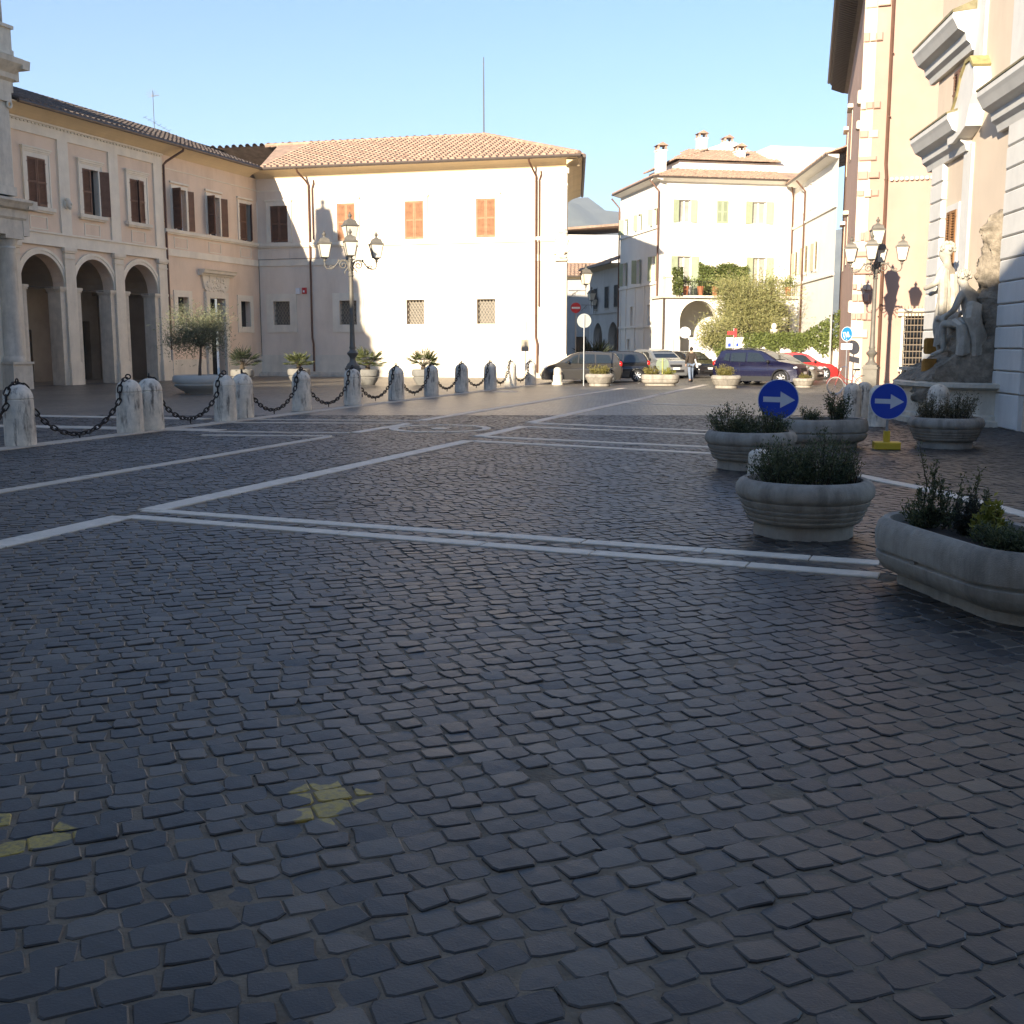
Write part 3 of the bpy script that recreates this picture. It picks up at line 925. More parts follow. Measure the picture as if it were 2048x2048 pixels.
# eave cove, gutter, roof
COVE = [(0, 11.58), (-.06, 11.62), (-.16, 11.70), (-.34, 11.80), (-.58, 11.88), (-.86, 11.93), (-.86, 11.99), (0, 11.99)]
MB().prism_x(COVE, -3.3, 16.35).build('eave_cove', cove, palace)
def gutter(mb, p, q, r=.085):
    mb.tube([p, q], r, 8)
MB().tube([(-3.0, -.97, 12.0), (16.2, -.97, 12.0)], .09, 8).build('gutter', gutm, palace)
def roof_slope(par, pts_eave, up, run, slope, name='roof', nrow=None, period=.36, mat=rooft, course=.36, indiv=0, clip=None):
    """pantile slope: pts_eave = (start, end) in local xyz; up = horizontal direction (unit) up the slope; run = horizontal depth"""
    a, b = Vector(pts_eave[0]), Vector(pts_eave[1])
    along = (b - a)
    L_ = along.length
    along.normalize()
    up = Vector(up)
    n = int(L_ / period)
    cs = int(run / course)
    mb = MB()
    base = MB()
    cos_ = 1.0
    # base sheet
    A, B = a, b
    if clip is None:
        top0, top1 = a + up * run + Vector((0, 0, run * slope)), b + up * run + Vector((0, 0, run * slope))
    else:
        top0 = a + along * clip[0] + up * run + Vector((0, 0, run * slope)); top1 = b - along * clip[1] + up * run + Vector((0, 0, run * slope))
    base.quad(a, b, top1, top0)
    ro = base.build(name, mat, par)
    count = 0
    def tile(m2, u, v):
        r = period * .40
        c0 = a + along * u + up * v + Vector((0, 0, v * slope + .015))
        c1 = a + along * u + up * (v + course * 1.08) + Vector((0, 0, (v + course * 1.08) * slope - .012))
        seg = 5
        vs_, fs_ = [], []
        for (c, rr) in ((c0, r), (c1, r * .82)):
            for k in range(seg + 1):
                t = math.pi * k / seg
                vs_.append(c + along * (-rr * math.cos(t)) + Vector((0, 0, rr * .85 * math.sin(t))))
        for k in range(seg):
            fs_.append((k, k + 1, seg + 2 + k, seg + 1 + k))
        fs_.append(tuple(range(seg, -1, -1)))
        m2.add(vs_, fs_)
    for j in range(cs):
        v = j * course
        f = v / run
        for i in range(n):
            u = (i + .5) * period + random.uniform(-.012, .012)
            if clip is not None and not (clip[0] * (v + course * .5) / run < u < L_ - clip[1] * (v + course * .5) / run):
                continue
            if count < indiv:
                m2 = MB(); tile(m2, u, v + random.uniform(-.03, .03)); m2.build('roof_tile', mat, ro, smooth=True); count += 1
            else:
                tile(mb, u, v + random.uniform(-.03, .03))
    if mb.v:
        mb.build('roof_tiles', mat, ro, smooth=True, kind='stuff')
    return ro
SLP = .36
roof_slope(palace, ((-3.0, -.98, 12.04), (16.1, -.98, 12.04)), (0, 1, 0), 6.9, SLP, period=.36, course=.5, mat=rooft_shade)
roof_slope(palace, ((30, 12.9, 12.04), (-3.0, 12.9, 12.04)), (0, -1, 0), 6.9, SLP, period=.36, course=1.2, mat=rooft_shade)
gb = MB().wall(-3.9, 0, 0, 0.01)
MB().add([(-3.0, 0, 11.6), (-3.0, 12, 11.6), (-3.0, 6, 14.4)], [(0, 1, 2)]).build('gable', peach, palace)
MB().quad((-3.9, 11.9, 0), (-3.9, 0, 0), (-3.9, 0, 11.6), (-3.9, 11.9, 11.6)).build('end_wall', peach, palace)
pp = MB().tube([(8.62, -.95, 11.98), (8.62, -.9, 11.8), (8.2, -.16, 11.25), (8.02, -.1, 11.05), (8.0, -.09, 1.0), (8.0, -.09, .0)], .062, 8)
for z in (2.5, 5.5, 8.2, 10.6):
    pp.torus((8.0, -.09, z), .066, .012, 'z', 10, 5)
pp.build('downpipe', pipem, palace, smooth=True)
MB().cyl((8.0, -.09, 0), (8.0, -.09, 1.6), .075, n=8).build('downpipe_shoe', galv, palace)

# ---------------------------------------------------------------- corner block, sunlit
block = thing('corner_palace_block', 'sunlit two-storey corner palace with orange shuttered windows and a hipped tile roof', 'building',
              (-15.19, 67.46, 0), R(-14.5))
CW = [1.42, 5.70, 9.90, 14.17]
BW = 18.79
wb_ = MB().wall(0, BW, 0, 11.6, [(c - .56, c + .56, 7.9, 10.0) for c in CW] + [(c - .54, c + .54, 3.05, 4.45) for c in CW], th=.4)
SA = R(90 - 3.2) + R(14.5)                    # the right side runs back along the lane
SM = RT(BW, 0, 0, SA)
wb_.M = SM
wb_.wall(0, 15, 0, 11.6, [(2.5, 3.5, 7.9, 10.0), (6.5, 7.5, 7.9, 10.0), (3.0, 4.0, 3.05, 4.4)], th=.35)
wb_.build('wall', peach_c, block)
for i, c in enumerate(CW):
    w = MB()
    w.frame(c - .56, c + .56, 7.9, 10.0, .20, -.06, 0, wb=0)
    w.frame(c - .76, c + .76, 7.9, 10.2, .06, -.08, 0, wb=0)
    w.box(c - .88, c + .88, -.11, 0, 10.26, 10.36)
    wo = w.build('window', cream, block)
    MB().box(c - .56, c + .56, .3, .32, 7.9, 10).build('pane', glass_d, wo)
    shutter_pair(wo, c - .56, c + .56, 7.92, 9.99, 1.5, 2, mat=shutm if i == 0 else shuto, y=.05)  # shaded first bay gets the brown leaf, the others the sunlit tone
    MB().frame(c - .55, c + .55, 6.98, 7.44, .05, -.02, 0).build('apron_panel', peach_c, wo)
    g = MB().frame(c - .54, c + .54, 3.05, 4.45, .44, -.05, 0)
    go = g.build('barred_window', cream, block)
    MB().box(c - .54, c + .54, .33, .35, 3.05, 4.45).build('pane', M('dusty_glass', (.16, .14, .11), .3), go)
    def grille(mb):
        W, H_ = 1.08, 1.4
        for k in range(-8, 9):
            for sgn in (1, -1):
                # diagonal bars clipped to the opening
                x0 = k * .19
                pts = []
                for t in np.linspace(-1.6, 1.6, 65):
                    x, z = W / 2 + x0 + t * .62, H_ / 2 + sgn * t
                    if 0 <= x <= W and 0 <= z <= H_:
                        pts.append((x, 0, z))
                if len(pts) > 2:
                    mb.bar((pts[0][0], 0 if sgn > 0 else .018, pts[0][2]), (pts[-1][0], 0 if sgn > 0 else .018, pts[-1][2]), .018)
        mb.frame(.02, W - .02, .02, H_ - .02, .02, -.01, .03)
    inst('grille', 'grille', grille, M('grille_iron_pale', (.38, .32, .24), .6, .15, 8), go, (c - .54, .12, 3.05))
sb = MB().box(0, BW, -.15, 0, 7.66, 7.84)
sb.box(0, BW, -.09, 0, 7.58, 7.66)
sb.build('sill_band', cream, block)
MB().box(0, BW, -.055, 0, 6.52, 6.86).build('stringcourse', cream, block)
MB().box(0, BW, -.03, 0, 10.85, 10.9).build('frieze', cream, block)
MB().box(0, BW + .02, -.06, 0, .25, 1.27).build('plinth', traverlight, block)
MB().box(-.2, BW + .02, -.45, 0, 0, .16).box(-.2, BW, -.3, 0, .16, .25).build('base_step', travert, block)
q = MB().box(18.2, BW + .06, -.08, 0, 1.27, 11.3)
q.box(18.15, BW + .1, -.12, 0, 10.55, 10.65); q.box(18.15, BW + .1, -.14, 0, 11.2, 11.5); q.box(18.15, BW + .1, -.12, 0, .27, 1.35)
q.M = SM
q.box(0, .62, -.08, 0, 1.27, 11.3); q.box(-.1, .66, -.14, 0, 11.2, 11.5)
q.build('corner_pilaster', cream, block)
# carved coat of arms wrapped round the corner
arms = MB()
for i in range(46):
    a = random.random()
    x = BW - .55 + random.random() * .7
    z = 6.6 + random.random() * 1.6
    s_ = .75 if .25 < a else .5
    arms.ell((x, -.14 - random.random() * .12, z), (random.uniform(.07, .2), .1, random.uniform(.08, .22)), 8, 6)
arms.ell((BW - .18, -.2, 7.4), (.36, .16, .62), 14, 10)
arms.ell((BW - .18, -.22, 8.12), (.26, .2, .18), 10, 8)
arms.box(BW - .6, BW + .15, -.3, 0, 6.5, 6.6)
arms.build('coat_of_arms', traverlight, block, smooth=True)
MB().prism_x(COVE, .0, BW + .75).build('eave_cove', cove, block)
ec = MB(SM)
ec.prism_x(COVE, -.75, 15.4)
ec.build('eave_cove', cove, block)
MB().tube([(.75, -.97, 12.0), (BW + 1.0, -.97, 12.0)], .09, 8).build('gutter', gutm, block)
g2 = MB(SM).tube([(-.98, -.97, 12.0), (15.4, -.97, 12.0)], .1, 8)
g2.build('gutter', gutm, block)
roof_slope(block, ((.7, -.98, 12.05), (BW + .95, -.98, 12.05)), (0, 1, 0), 7.2, SLP, period=.40, course=.40, indiv=300, clip=(-2.2, 7.45))
# right hip
he0 = SM @ Vector((-.95, -.98, 12.05)); he1 = SM @ Vector((15.4, -.98, 12.05))
updir = (SM.to_3x3() @ Vector((0, 1, 0)))
roof_slope(block, (tuple(he0), tuple(he1)), tuple(updir), 5.9, .4393, period=.40, course=.6, clip=(8.5, 1.0))
roof_slope(block, ((BW - 2.2, 13.4, 12.05), (-12, 13.4, 12.05)), (0, -1, 0), 7.2, SLP, period=.5, course=1.2, clip=(6.9, 0))
rg = MB()
for k in range(38):
    x = -2.4 + k * .4
    if x > BW - 6.7: break
    rg.tube([(x, 6.2, 14.62), (x + .44, 6.2, 14.66)], [.15, .12], 8)
for k in range(24):
    t = k / 24
    p = Vector((BW + .9 - t * 7.4, -.95 + t * 7.15, 12.1 + t * 2.55)); qd = Vector((BW + .9 - (t + .05) * 7.4, -.95 + (t + .05) * 7.15, 12.13 + (t + .05) * 2.55))
    rg.tube([p, qd], [.15, .12], 8)
rg.build('ridge_tiles', rooft, block, smooth=True, kind='stuff')
for (u, uj) in ((3.4, 3.05), (3.62, None), (17.1, 16.85), (17.28, None)):
    if uj is not None:
        t = MB().tube([(uj, -.95, 11.98), (uj + .05, -.9, 11.75), (u - .1, -.25, 11.35), (u, -.1, 11.1), (u, -.1, 2.3), (u + .1, -.16, 1.9), (u + .1, -.16, .3)], .058, 8)
        for z in (3.5, 6.2, 8.8):
            t.torus((u, -.1, z), .062, .012, 'z', 10, 5)
    else:
        t = MB().tube([(u + .08, -.05, 11.4), (u + .1, -.1, 11.2), (u, -.1, 10.9), (u, -.1, 8.0 if u < 10 else 4.0)], .04, 8)
    t.build('downpipe', pipem, block, smooth=True)
cb = MB().tube([(.03, -.07, 6.9), (2.5, -.09, 6.93), (4, -.09, 6.93)], .012, 5)
cb.tube([(.05, -.08, 6.9), (.05, -.08, 1.2)], .014, 5)
cb.build('cable', ironm, block)

# alarm boxes on the wall
def on_block(u, y, z):
    return block.matrix_basis @ Vector((u, y, z))
bpy.context.view_layer.update()
BMX = RT(-15.19, 67.46, 0, R(-14.5))
p = BMX @ Vector((2.51, -.0, 5.03))
t = thing('alarm_box', 'small white alarm box on the wall beside a red siren', 'box', p, R(-14.5))
MB().bbox(-.13, .13, -.1, 0, -.17, .17, .02).build('case', white_p, t)
p = BMX @ Vector((2.94, 0, 5.05))
t = thing('siren_box', 'small red siren box on the shaded wall', 'siren', p, R(-14.5))
MB().bbox(-.14, .14, -.13, 0, -.18, .18, .05).build('case', red_p, t)
MB().box(-.05, .05, -.145, -.13, -.1, .02).build('label_plate', white_p, t)

# TV antenna and lightning mast on the roofs
LMX = RT(-20.65, 51.26, 0, R(90 - 18.6))
p = LMX @ Vector((9.2, 1.2, 12.75))
t = thing('tv_antenna', 'grey rooftop television antenna with several aerial rods', 'antenna', p, R(20))
MB().cyl((0, 0, -.2), (0, 0, 2.3), .02, n=6).build('mast', M('mast_dull_steel', (.10, .10, .10), .7), t)
ab = MB()
ab.cyl((-.5, 0, .95), (.8, .1, .3), .012, n=5)
for k in range(6):
    f = k / 5
    x, z = -.45 + 1.2 * f, .93 - .6 * f
    ab.cyl((x - .12, -.25, z - .1), (x + .12, .25, z + .12), .008, n=4)
ab.build('aerial', galv, t)
ab = MB()
ab.cyl((-.25, 0, 1.95), (.3, 0, 2.1), .012, n=5)
for k in range(9):
    a = k * .35 - 1.4
    ab.cyl((.0, 0, 2.0), (.36 * math.sin(a), .1, 2.05 + .36 * math.cos(a)), .007, n=4)
ab.build('aerial', M('aerial_aluminium', (.30, .30, .30), .6), t)
p = BMX @ Vector((12.3, 6.2, 14.6))
t = thing('lightning_rod', 'tall thin mast on the ridge of the sunlit corner palace', 'mast', p, 0)
MB().tube([(0, 0, -.2), (0, 0, 2.6), (0, 0, 4.6)], [.05, .045, .03], 6).build('mast', M('mast_dull_steel', (.10, .10, .10), .7), t)
MB().cyl((-.08, 0, 4.2), (.08, 0, 4.2), .012, n=5).torus((0, 0, 4.3), .05, .01, 'z', 8, 4).build('tip', galv, t)

# ---------------------------------------------------------------- cathedral portico at the left edge
port = thing('cathedral_portico', 'shaded travertine church portico end at the left edge with corner column', 'portico', (-20.78, 46.93, 0), R(90 - 18.6))
# local x runs along the facade away from the camera; x=0 is its far end, the portico goes on towards -x
pw = MB().wall(-22, 0, 0, 13.0, [(-4.6 - 4.4 * k, -1.4 - 4.4 * k, 0, 6.1, 'arch') for k in range(5)], th=.9)
pw.quad((0, 0, 0), (0, 4.5, 0), (0, 4.5, 13), (0, 0, 13))
pw.build('wall', traverlight, port)
MB().box(-22, -.2, 4.6, 4.7, 0, 13).build('dark_backing', dark, port)  # near-black sheet paints the darkness inside the portico arches
for k in range(5):
    x = -.52 - 4.4 * k
    c = MB()
    c.box(x - .55, x + .55, -.6, .0, 0, 1.15); c.box(x - .6, x + .6, -.66, 0, 1.05, 1.15)
    c.lathe([(.5, 1.15), (.5, 1.25), (.44, 1.35), (.40, 1.4), (.41, 2.5), (.36, 5.7), (.40, 5.78), (.37, 5.85), (.42, 6.0), (.47, 6.15)], 18, (x, -.12, 0))
    c.box(x - .5, x + .5, -.62, 0, 6.15, 6.3)
    c.build('column', travert, port, smooth=True)
    c2 = MB()
    c2.box(x - .42, x + .42, -.35, 0, 7.9, 12.0); c2.box(x - .5, x + .5, -.42, 0, 7.9, 8.25); c2.box(x - .5, x + .5, -.45, 0, 11.6, 12.0)
    for s in (-1, 1):
        c2.torus((x + s * .38, -.42, 11.5), .12, .05, 'y', 12, 6)
    c2.build('upper_pilaster', travert, port)
CN = [(0, 6.3), (-.62, 6.3), (-.62, 6.9), (-.7, 7.0), (-.72, 7.3), (-.9, 7.36), (-1.0, 7.5), (-1.1, 7.6), (-1.1, 7.7), (0, 7.9)]
e1 = MB().prism_x(CN, -22, .12); e1.box(-.05, .45, -1.0, 4.5, 7.35, 7.7); e1.box(-.04, .3, -.64, 4.5, 6.3, 7.35)
e1.build('entablature', travert, port)
CN2 = [(0, 12.0), (-.45, 12.0), (-.45, 12.4), (-.6, 12.5), (-.62, 12.7), (-.85, 12.9), (-1.0, 13.05), (-1.05, 13.25), (0, 13.45)]
e2 = MB().prism_x(CN2, -22, .1)
e2.M = Matrix.Identity(4)
e2.prism_x([(-.99, 12.9), (4.5, 12.9), (4.5, 13.24), (-1.04, 13.24)], .1, .5)
e2.prism_x([(-.6, 12.45), (4.5, 12.45), (4.5, 12.9), (-.6, 12.9)], .1, .3)
e2.build('top_cornice', travert, port)
cath = MB().box(-30, -1.6, 3.0, 24, 0, 16.2)
cath.build('church_body', traverlight, port)
MB().prism_x([(2.4, 16.2), (24.6, 16.2), (13.5, 19)], -30.4, -1.2).build('church_roof', rooft_shade, port)
bal = MB().box(-22, -1.2, -.35, .1, 13.4, 13.65).box(-22, -1.2, -.35, .1, 14.3, 14.5)
bal.build('balustrade_rail', travert, port)
for k in range(60):
    inst('baluster', 'balus', lambda mb: mb.lathe([(.06, 0), (.1, .2), (.05, .45), (.07, .65)], 8), travert, port, (-1.6 - k * .34, -.12, 13.65), smooth=True)
for k in range(5):
    x = -.55 - 4.4 * k
    MB().box(x - .55, x + .55, -.6, .4, 13.4, 14.42).box(x - .63, x + .63, -.68, .48, 14.42, 14.55).box(x - .6, x + .6, -.64, .44, 13.4, 13.6).build('statue_pedestal', travert, port)
# ================================================================== figure helper
def skin_mesh(name, J, E_, mat, parent=None, root=None, lv=2, loc=(0, 0, 0), rz=0.0, scale=1.0):
    names = list(J)
    me = bpy.data.meshes.new(name)
    me.from_pydata([J[k][0] for k in names], [(names.index(a), names.index(b)) for a, b in E_], [])
    me.materials.append(mat)
    o = link(name, me, parent, loc, rz)
    o.scale = (scale,) * 3
    sk = o.modifiers.new('skin', 'SKIN')
    sk.use_smooth_shade = True
    lay = me.skin_vertices[0] if me.skin_vertices else None
    if lay is None:
        bm = bmesh.new(); bm.from_mesh(me); bm.verts.layers.skin.verify(); bm.to_mesh(me); bm.free()
        lay = me.skin_vertices[0]
    for i, k in enumerate(names):
        r = J[k][1]
        lay.data[i].radius = r if isinstance(r, tuple) else (r, r)
        lay.data[i].use_root = (k == (root or names[0]))
    ss = o.modifiers.new('sub', 'SUBSURF')
    ss.levels = lv; ss.render_levels = lv
    return o

# ================================================================== LANE AND WHITE HOUSE
def simple_window(par, M_, c, z0, z1, w, y=.22, frame=None, fw=.1, mat=None, glass=None):
    mb = MB(M_)
    mb.frame(c - w / 2, c + w / 2, z0, z1, fw, -.03, .0)
    wo = mb.build('window', frame or cream, par)
    p = MB(M_).box(c - w / 2, c + w / 2, y, y + .02, z0, z1)
    p.build('pane', glass or glass_d, wo)
    f = MB(M_)
    f.frame(c - w / 2 + .05, c + w / 2 - .05, z0 + .05, z1 - .05, .05, y - .05, y)
    f.box(c - .04, c + .04, y - .05, y, z0 + .05, z1 - .05)
    f.build('sash', white_p, wo)
    return wo
def flat_shutters(par, M_, c, z0, z1, w, ang=(176, 176), mat=shutg, y=-.035):
    lw, h = w / 2, z1 - z0
    key = ('leaf', round(lw, 3), round(h, 3), mat.name)
    for s, a in ((-1, ang[0]), (1, ang[1])):
        m = M_ @ Matrix.Translation((c + s * w / 2, y, z0)) @ Matrix.Rotation(-s * -R(a) if s > 0 else -R(a), 4, 'Z')
        o = inst('shutter', key, louvre_leaf(lw, h), mat, par)
        o.matrix_local = m @ Matrix.Diagonal((1 if s < 0 else -1, 1, 1, 1))
house = thing('white_house', 'tall white house with pale green shutters and a planted terrace over arches', 'building', (9.64, 74, 0), R(11.5))
I4 = Matrix.Identity(4)
WSM = RT(0, 0, 0, R(-90))                    # left side: local x towards the camera end at 0, far end negative
wm = MB()
fh = [(1.33, 2.15, 9.84, 11.28), (3.95, 4.73, 9.84, 11.28), (6.46, 7.45, 9.84, 11.28), (1.32, 2.28, 5.05, 7.66), (6.62, 7.58, 5.05, 7.66)]
wm.wall(0, 9.43, 0, 12.4, fh, th=.4)
wm.M = WSM
sh = [(-1.25, -.6, 9.72, 10.78), (-4.6, -3.9, 9.72, 10.78), (-7.7, -7.0, 9.72, 10.78),
      (-1.3, -.6, 6.1, 7.7), (-4.6, -3.9, 6.1, 7.7), (-7.8, -7.1, 6.1, 7.7),
      (-2.1, -1.5, 3.15, 4.56), (-5.95, -5.35, 3.15, 4.56), (-5.2, -4.7, 1.5, 2.3), (-6.5, -6.0, 1.5, 2.3)]
wm.wall(-8.65, 0, 0, 12.4, sh, th=.4)
WRM = Matrix.Translation((9.43, 0, 0)) @ Matrix.Rotation(R(-93.2 - 11.5), 4, 'Z')
rh = [(2.9, 3.5, 10.25, 11.75), (5.0, 5.6, 10.25, 11.75), (.45, .95, 10.0, 11.3), (1.0, 1.9, 6.3, 7.9), (4.0, 5.1, 6.35, 8.0), (7.0, 7.9, 6.35, 8.0)]
wm.M = WRM
wm.wall(0, 12.5, 0, 12.2, rh, th=.35)
wm.M = None
wm.quad((0, 8.65, 0), (0, 8.65, 12.4), (9.4, 8.65, 12.4), (9.4, 8.65, 0))
wm.build('wall', whitew, house)
for (a, b, c, d) in fh:
    wo = simple_window(house, I4, (a + b) / 2, c, d, b - a, frame=whitew, glass=curtain)
    if 3.9 < a < 4.2:
        flat_shutters(wo, I4, (a + b) / 2, c, d, b - a, (2, 2))
    else:
        flat_shutters(wo, I4, (a + b) / 2, c, d, b - a, (168, 172))
for i, (a, b, c, d) in enumerate(sh):
    wo = simple_window(house, WSM, (a + b) / 2, c, d, b - a, frame=whitew)
    if i < 6:
        flat_shutters(wo, WSM, (a + b) / 2, c, d, b - a, (150, 165) if i % 2 else (120, 160))
for i, (a, b, c, d) in enumerate(rh):
    wo = simple_window(house, WRM, (a + b) / 2, c, d, b - a, frame=whitew)
    if i >= 3:
        flat_shutters(wo, WRM, (a + b) / 2, c, d, b - a, (165, 150), mat=M('shutter_beige', (.42, .36, .26), .7, .1))
for (m_, x0, x1, zs) in ((WSM, -8.65, .04, (9.45, 5.85, 3.05)), (WRM, 0, 12.5, (9.5, 5.75))):
    for z in zs:
        MB(m_).box(x0, x1, -.1, 0, z, z + .14).build('stringcourse', whitew, house)
for x in (-.2, -2.9, -4.95, -7.1, -8.4):
    MB(WSM).box(x - .16, x + .16, -.06, 0, 0, 5.85).build('pilaster', whitew, house)
def eave(par, M_, x0, x1, z, over=.65, mat=cove, slope=.35, run=2.0):
    mb = MB(M_)
    mb.prism_x([(0, z - .22), (-.25, z - .16), (-over, z - .06), (-over, z), (0, z)], x0, x1)
    mb.build('eave', mat, par)
    MB(M_).tube([(x0, -over - .05, z), (x1, -over - .05, z)], .075, 7).build('gutter', gutm, par)
eave(house, I4, -.6, 9.0, 12.62, .6, whitew)
eave(house, WSM, -8.65, .6, 12.62, .6, whitew)
eave(house, WRM, .5, 12.5, 12.35, .6, whitew)
roof_slope(house, ((-.65, -.68, 12.65), (9.2, -.68, 12.65)), (0, 1, 0), 2.7, .33, period=.33, course=.42, clip=(2.4, -1.5))
roof_slope(house, ((-.68, 8.65, 12.65), (-.68, -.65, 12.65)), (1, 0, 0), 2.7, .33, period=.33, course=.42, clip=(0, 2.4))
a, b = WRM @ Vector((-.5, -.68, 12.4)), WRM @ Vector((12.5, -.68, 12.4))
roof_slope(house, (tuple(a), tuple(b)), tuple(WRM.to_3x3() @ Vector((0, 1, 0))), 4.0, .33, period=.33, course=.5)
at = MB()
at.box(2.0, 11.5, 2.0, 8.4, 12.9, 14.1)
at.build('attic_wall', whitew, house)
at2 = MB()
at2.box(8.6, 13.5, 2.2, 8.0, 12.5, 15.3)
at2.build('attic_wall', whitew, house)
roof_slope(house, ((1.6, 1.6, 14.12), (9.3, 1.6, 14.12)), (0, 1, 0), 3.6, .36, period=.33, course=.42, clip=(2.2, .2))
roof_slope(house, ((1.6, 8.6, 14.12), (1.6, 1.6, 14.12)), (1, 0, 0), 3.6, .36, period=.33, course=.42, clip=(0, 3.2))
gb2 = MB().prism_y([(3.4, 14.0), (9.2, 14.0), (10.2, 14.6), (7.3, 16.0), (6.7, 16.0), (3.4, 14.9)], 5.2, 8.4)
gb2.build('gable', whitew, house)
def chimney(x, y, z0, z1):
    ch = MB().box(x - .3, x + .3, y - .3, y + .3, z0, z1)
    ch.box(x - .36, x + .36, y - .36, y + .36, z1 - .08, z1)
    co_ = ch.build('chimney', whitew, house)
    cc = MB()
    for sx in (-1, 1):
        for sy in (-1, 1):
            cc.box(x + sx * .26 - .06, x + sx * .26 + .06, y + sy * .26 - .06, y + sy * .26 + .06, z1, z1 + .28)
    cc.prism_y([(x - .42, z1 + .28), (x + .42, z1 + .28), (x, z1 + .5)], y - .4, y + .4)
    cc.build('chimney_cap', rooft, co_)
chimney(.9, 2.6, 12.9, 14.8)
chimney(5.3, 6.6, 14.0, 16.45)
chimney(6.7, 3.0, 13.6, 15.0)
chimney(7.0, 6.0, 15.2, 16.1)
# terrace with arches
tr = MB()
tr.wall(-.4, 8.75, 0, 4.85, [(.65, 3.15, 0, 4.70, 'arch'), (3.9, 5.3, 0, 4.5, 'arch'), (5.95, 8.45, 0, 4.70, 'arch')], y=-2.5, th=.5)
tr.quad((-.4, -2.5, 0), (-.4, -2.5, 4.85), (-.4, 0, 4.85), (-.4, 0, 0))
tr.build('terrace_arcade', whitew, house)
MB().box(-.55, 9.3, -2.75, 0, 4.85, 5.0).build('terrace_slab', traverlight, house)
rl = MB().box(.5, 8.6, -2.62, -2.58, 5.85, 5.89)
for k in range(55):
    rl.box(.5 + k * .15, .518 + k * .15, -2.61, -2.59, 5.0, 5.86)
rl.build('terrace_railing', ironm, house)
MB().box(-.4, .2, -2.7, -2.1, 5.0, 6.1).box(-.46, .26, -2.76, -2.04, 6.1, 6.25).build('terrace_pier', traverlight, house)
for (x, y0, zt, zb, m_) in ((.12, -.12, 12.5, 0.0, WSM), (9.3, -.12, 12.3, 1.2, I4), (4.0, -.1, 12.2, .2, WRM), (-8.6, -.1, 12.4, .2, WSM)):
    t = MB(m_).tube([(x - .35, -.6, zt), (x, y0, zt - .7), (x, y0, zb + 1.4), (x + .1, y0 - .05, zb + 1.1), (x + .1, y0 - .05, zb)], .06, 7)
    t.build('downpipe', pipem, house)
MB().tube([(-.5, -2.62, 4.85), (-.5, -2.62, .2)], .06, 7).build('downpipe', gutm, house)
# things standing on the terrace
WMX = RT(9.64, 74, 0, R(11.5))
def at_w(x, y, z): return WMX @ Vector((x, y, z))

# ---- satellite dish on the terrace pier
t = thing('satellite_dish', 'white satellite dish beside the shaded corner of the white house terrace', 'satellite dish', at_w(.75, -3.2, 2.62), R(11.5))
MB().cyl((0, .1, -.2), (0, 0, .25), .03, n=6).build('bracket', galv, t)
MB().lathe([(.0, .0), (.2, .03), (.36, .1), (.37, .11), (.34, .1), (.18, .045), (0, .02)], 18, cap=False).build('dish', white_p, t, smooth=True).rotation_euler = (R(75), 0, R(-15))

# ---- garden wall
GW0, GW1 = Vector((10.95, 68.8, 0)), Vector((19.2, 63.6, 0))
gdir = GW1 - GW0
gwt = thing('garden_wall', 'white garden wall below the terrace with a stone coping', 'wall', GW0, math.atan2(gdir.y, gdir.x))
gl = gdir.length
MB().box(0, gl, 0, .4, 0, 2.2).build('wall_face', whitew, gwt)
MB().box(-.05, gl, -.06, .46, 2.2, 2.32).build('coping', traverlight, gwt)
for x in (1.9, 5.3):
    MB().lathe([(.0, 0), (.2, .0), (.12, .08), (.2, .3), (.24, .4), (.2, .46)], 14, (x, .2, 2.32)).ell((x, .2, 2.95), (.17, .17, .2), 10, 8).build('urn_finial', traverlight, gwt, smooth=True)
mb = MB(RT(-.6, 0, 0, R(115))); mb.box(-.0, 4.2, 0, .4, 0, 2.2); mb.build('return_wall', greyw, gwt)  # grey colour paints the shade on this return of the white wall

# ---- low arcaded house along the lane (in shade)
lane = thing('lane_arcade_house', 'low grey house in the shaded lane with two round arches and tall dark windows', 'building', (9.64, 74, 0), R(-78.5))
# local x along the lane: far end negative
lm = MB().wall(-17.4, -8.7, 0, 7.7, [(-12.0, -9.4, 0, 3.6, 'arch'), (-16.2, -13.6, 0, 3.6, 'arch')] + [(c - .45, c + .45, 4.7, 6.3) for c in (-9.9, -12.4, -15.6)], y=.15, th=.5)
lm.quad((-17.4, .15, 0), (-17.4, .15, 7.7), (-17.4, 6, 7.7), (-17.4, 6, 0))
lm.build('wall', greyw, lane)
MB().box(-17.3, -8.8, 2.6, 2.7, 0, 4).build('arcade_back_wall', greyw, lane)
for c in (-9.9, -12.4, -15.6):
    w = simple_window(lane, Matrix.Translation((0, .15, 0)), c, 4.7, 6.3, .9, frame=greyw)
    flat_shutters(w, Matrix.Translation((0, .15, 0)), c, 4.7, 6.3, .9, (8, 12), mat=M('shutter_dark', (.06, .06, .055), .7))
MB().box(-17.4, -8.7, .05, .15, 4.3, 4.45).build('stringcourse', greyw, lane)
eave(lane, Matrix.Translation((0, .15, 0)), -17.6, -8.7, 7.85, .8)
roof_slope(lane, ((-17.8, -.7, 7.88), (-8.7, -.7, 7.88)), (0, 1, 0), 5, .34, period=.33, course=.5)
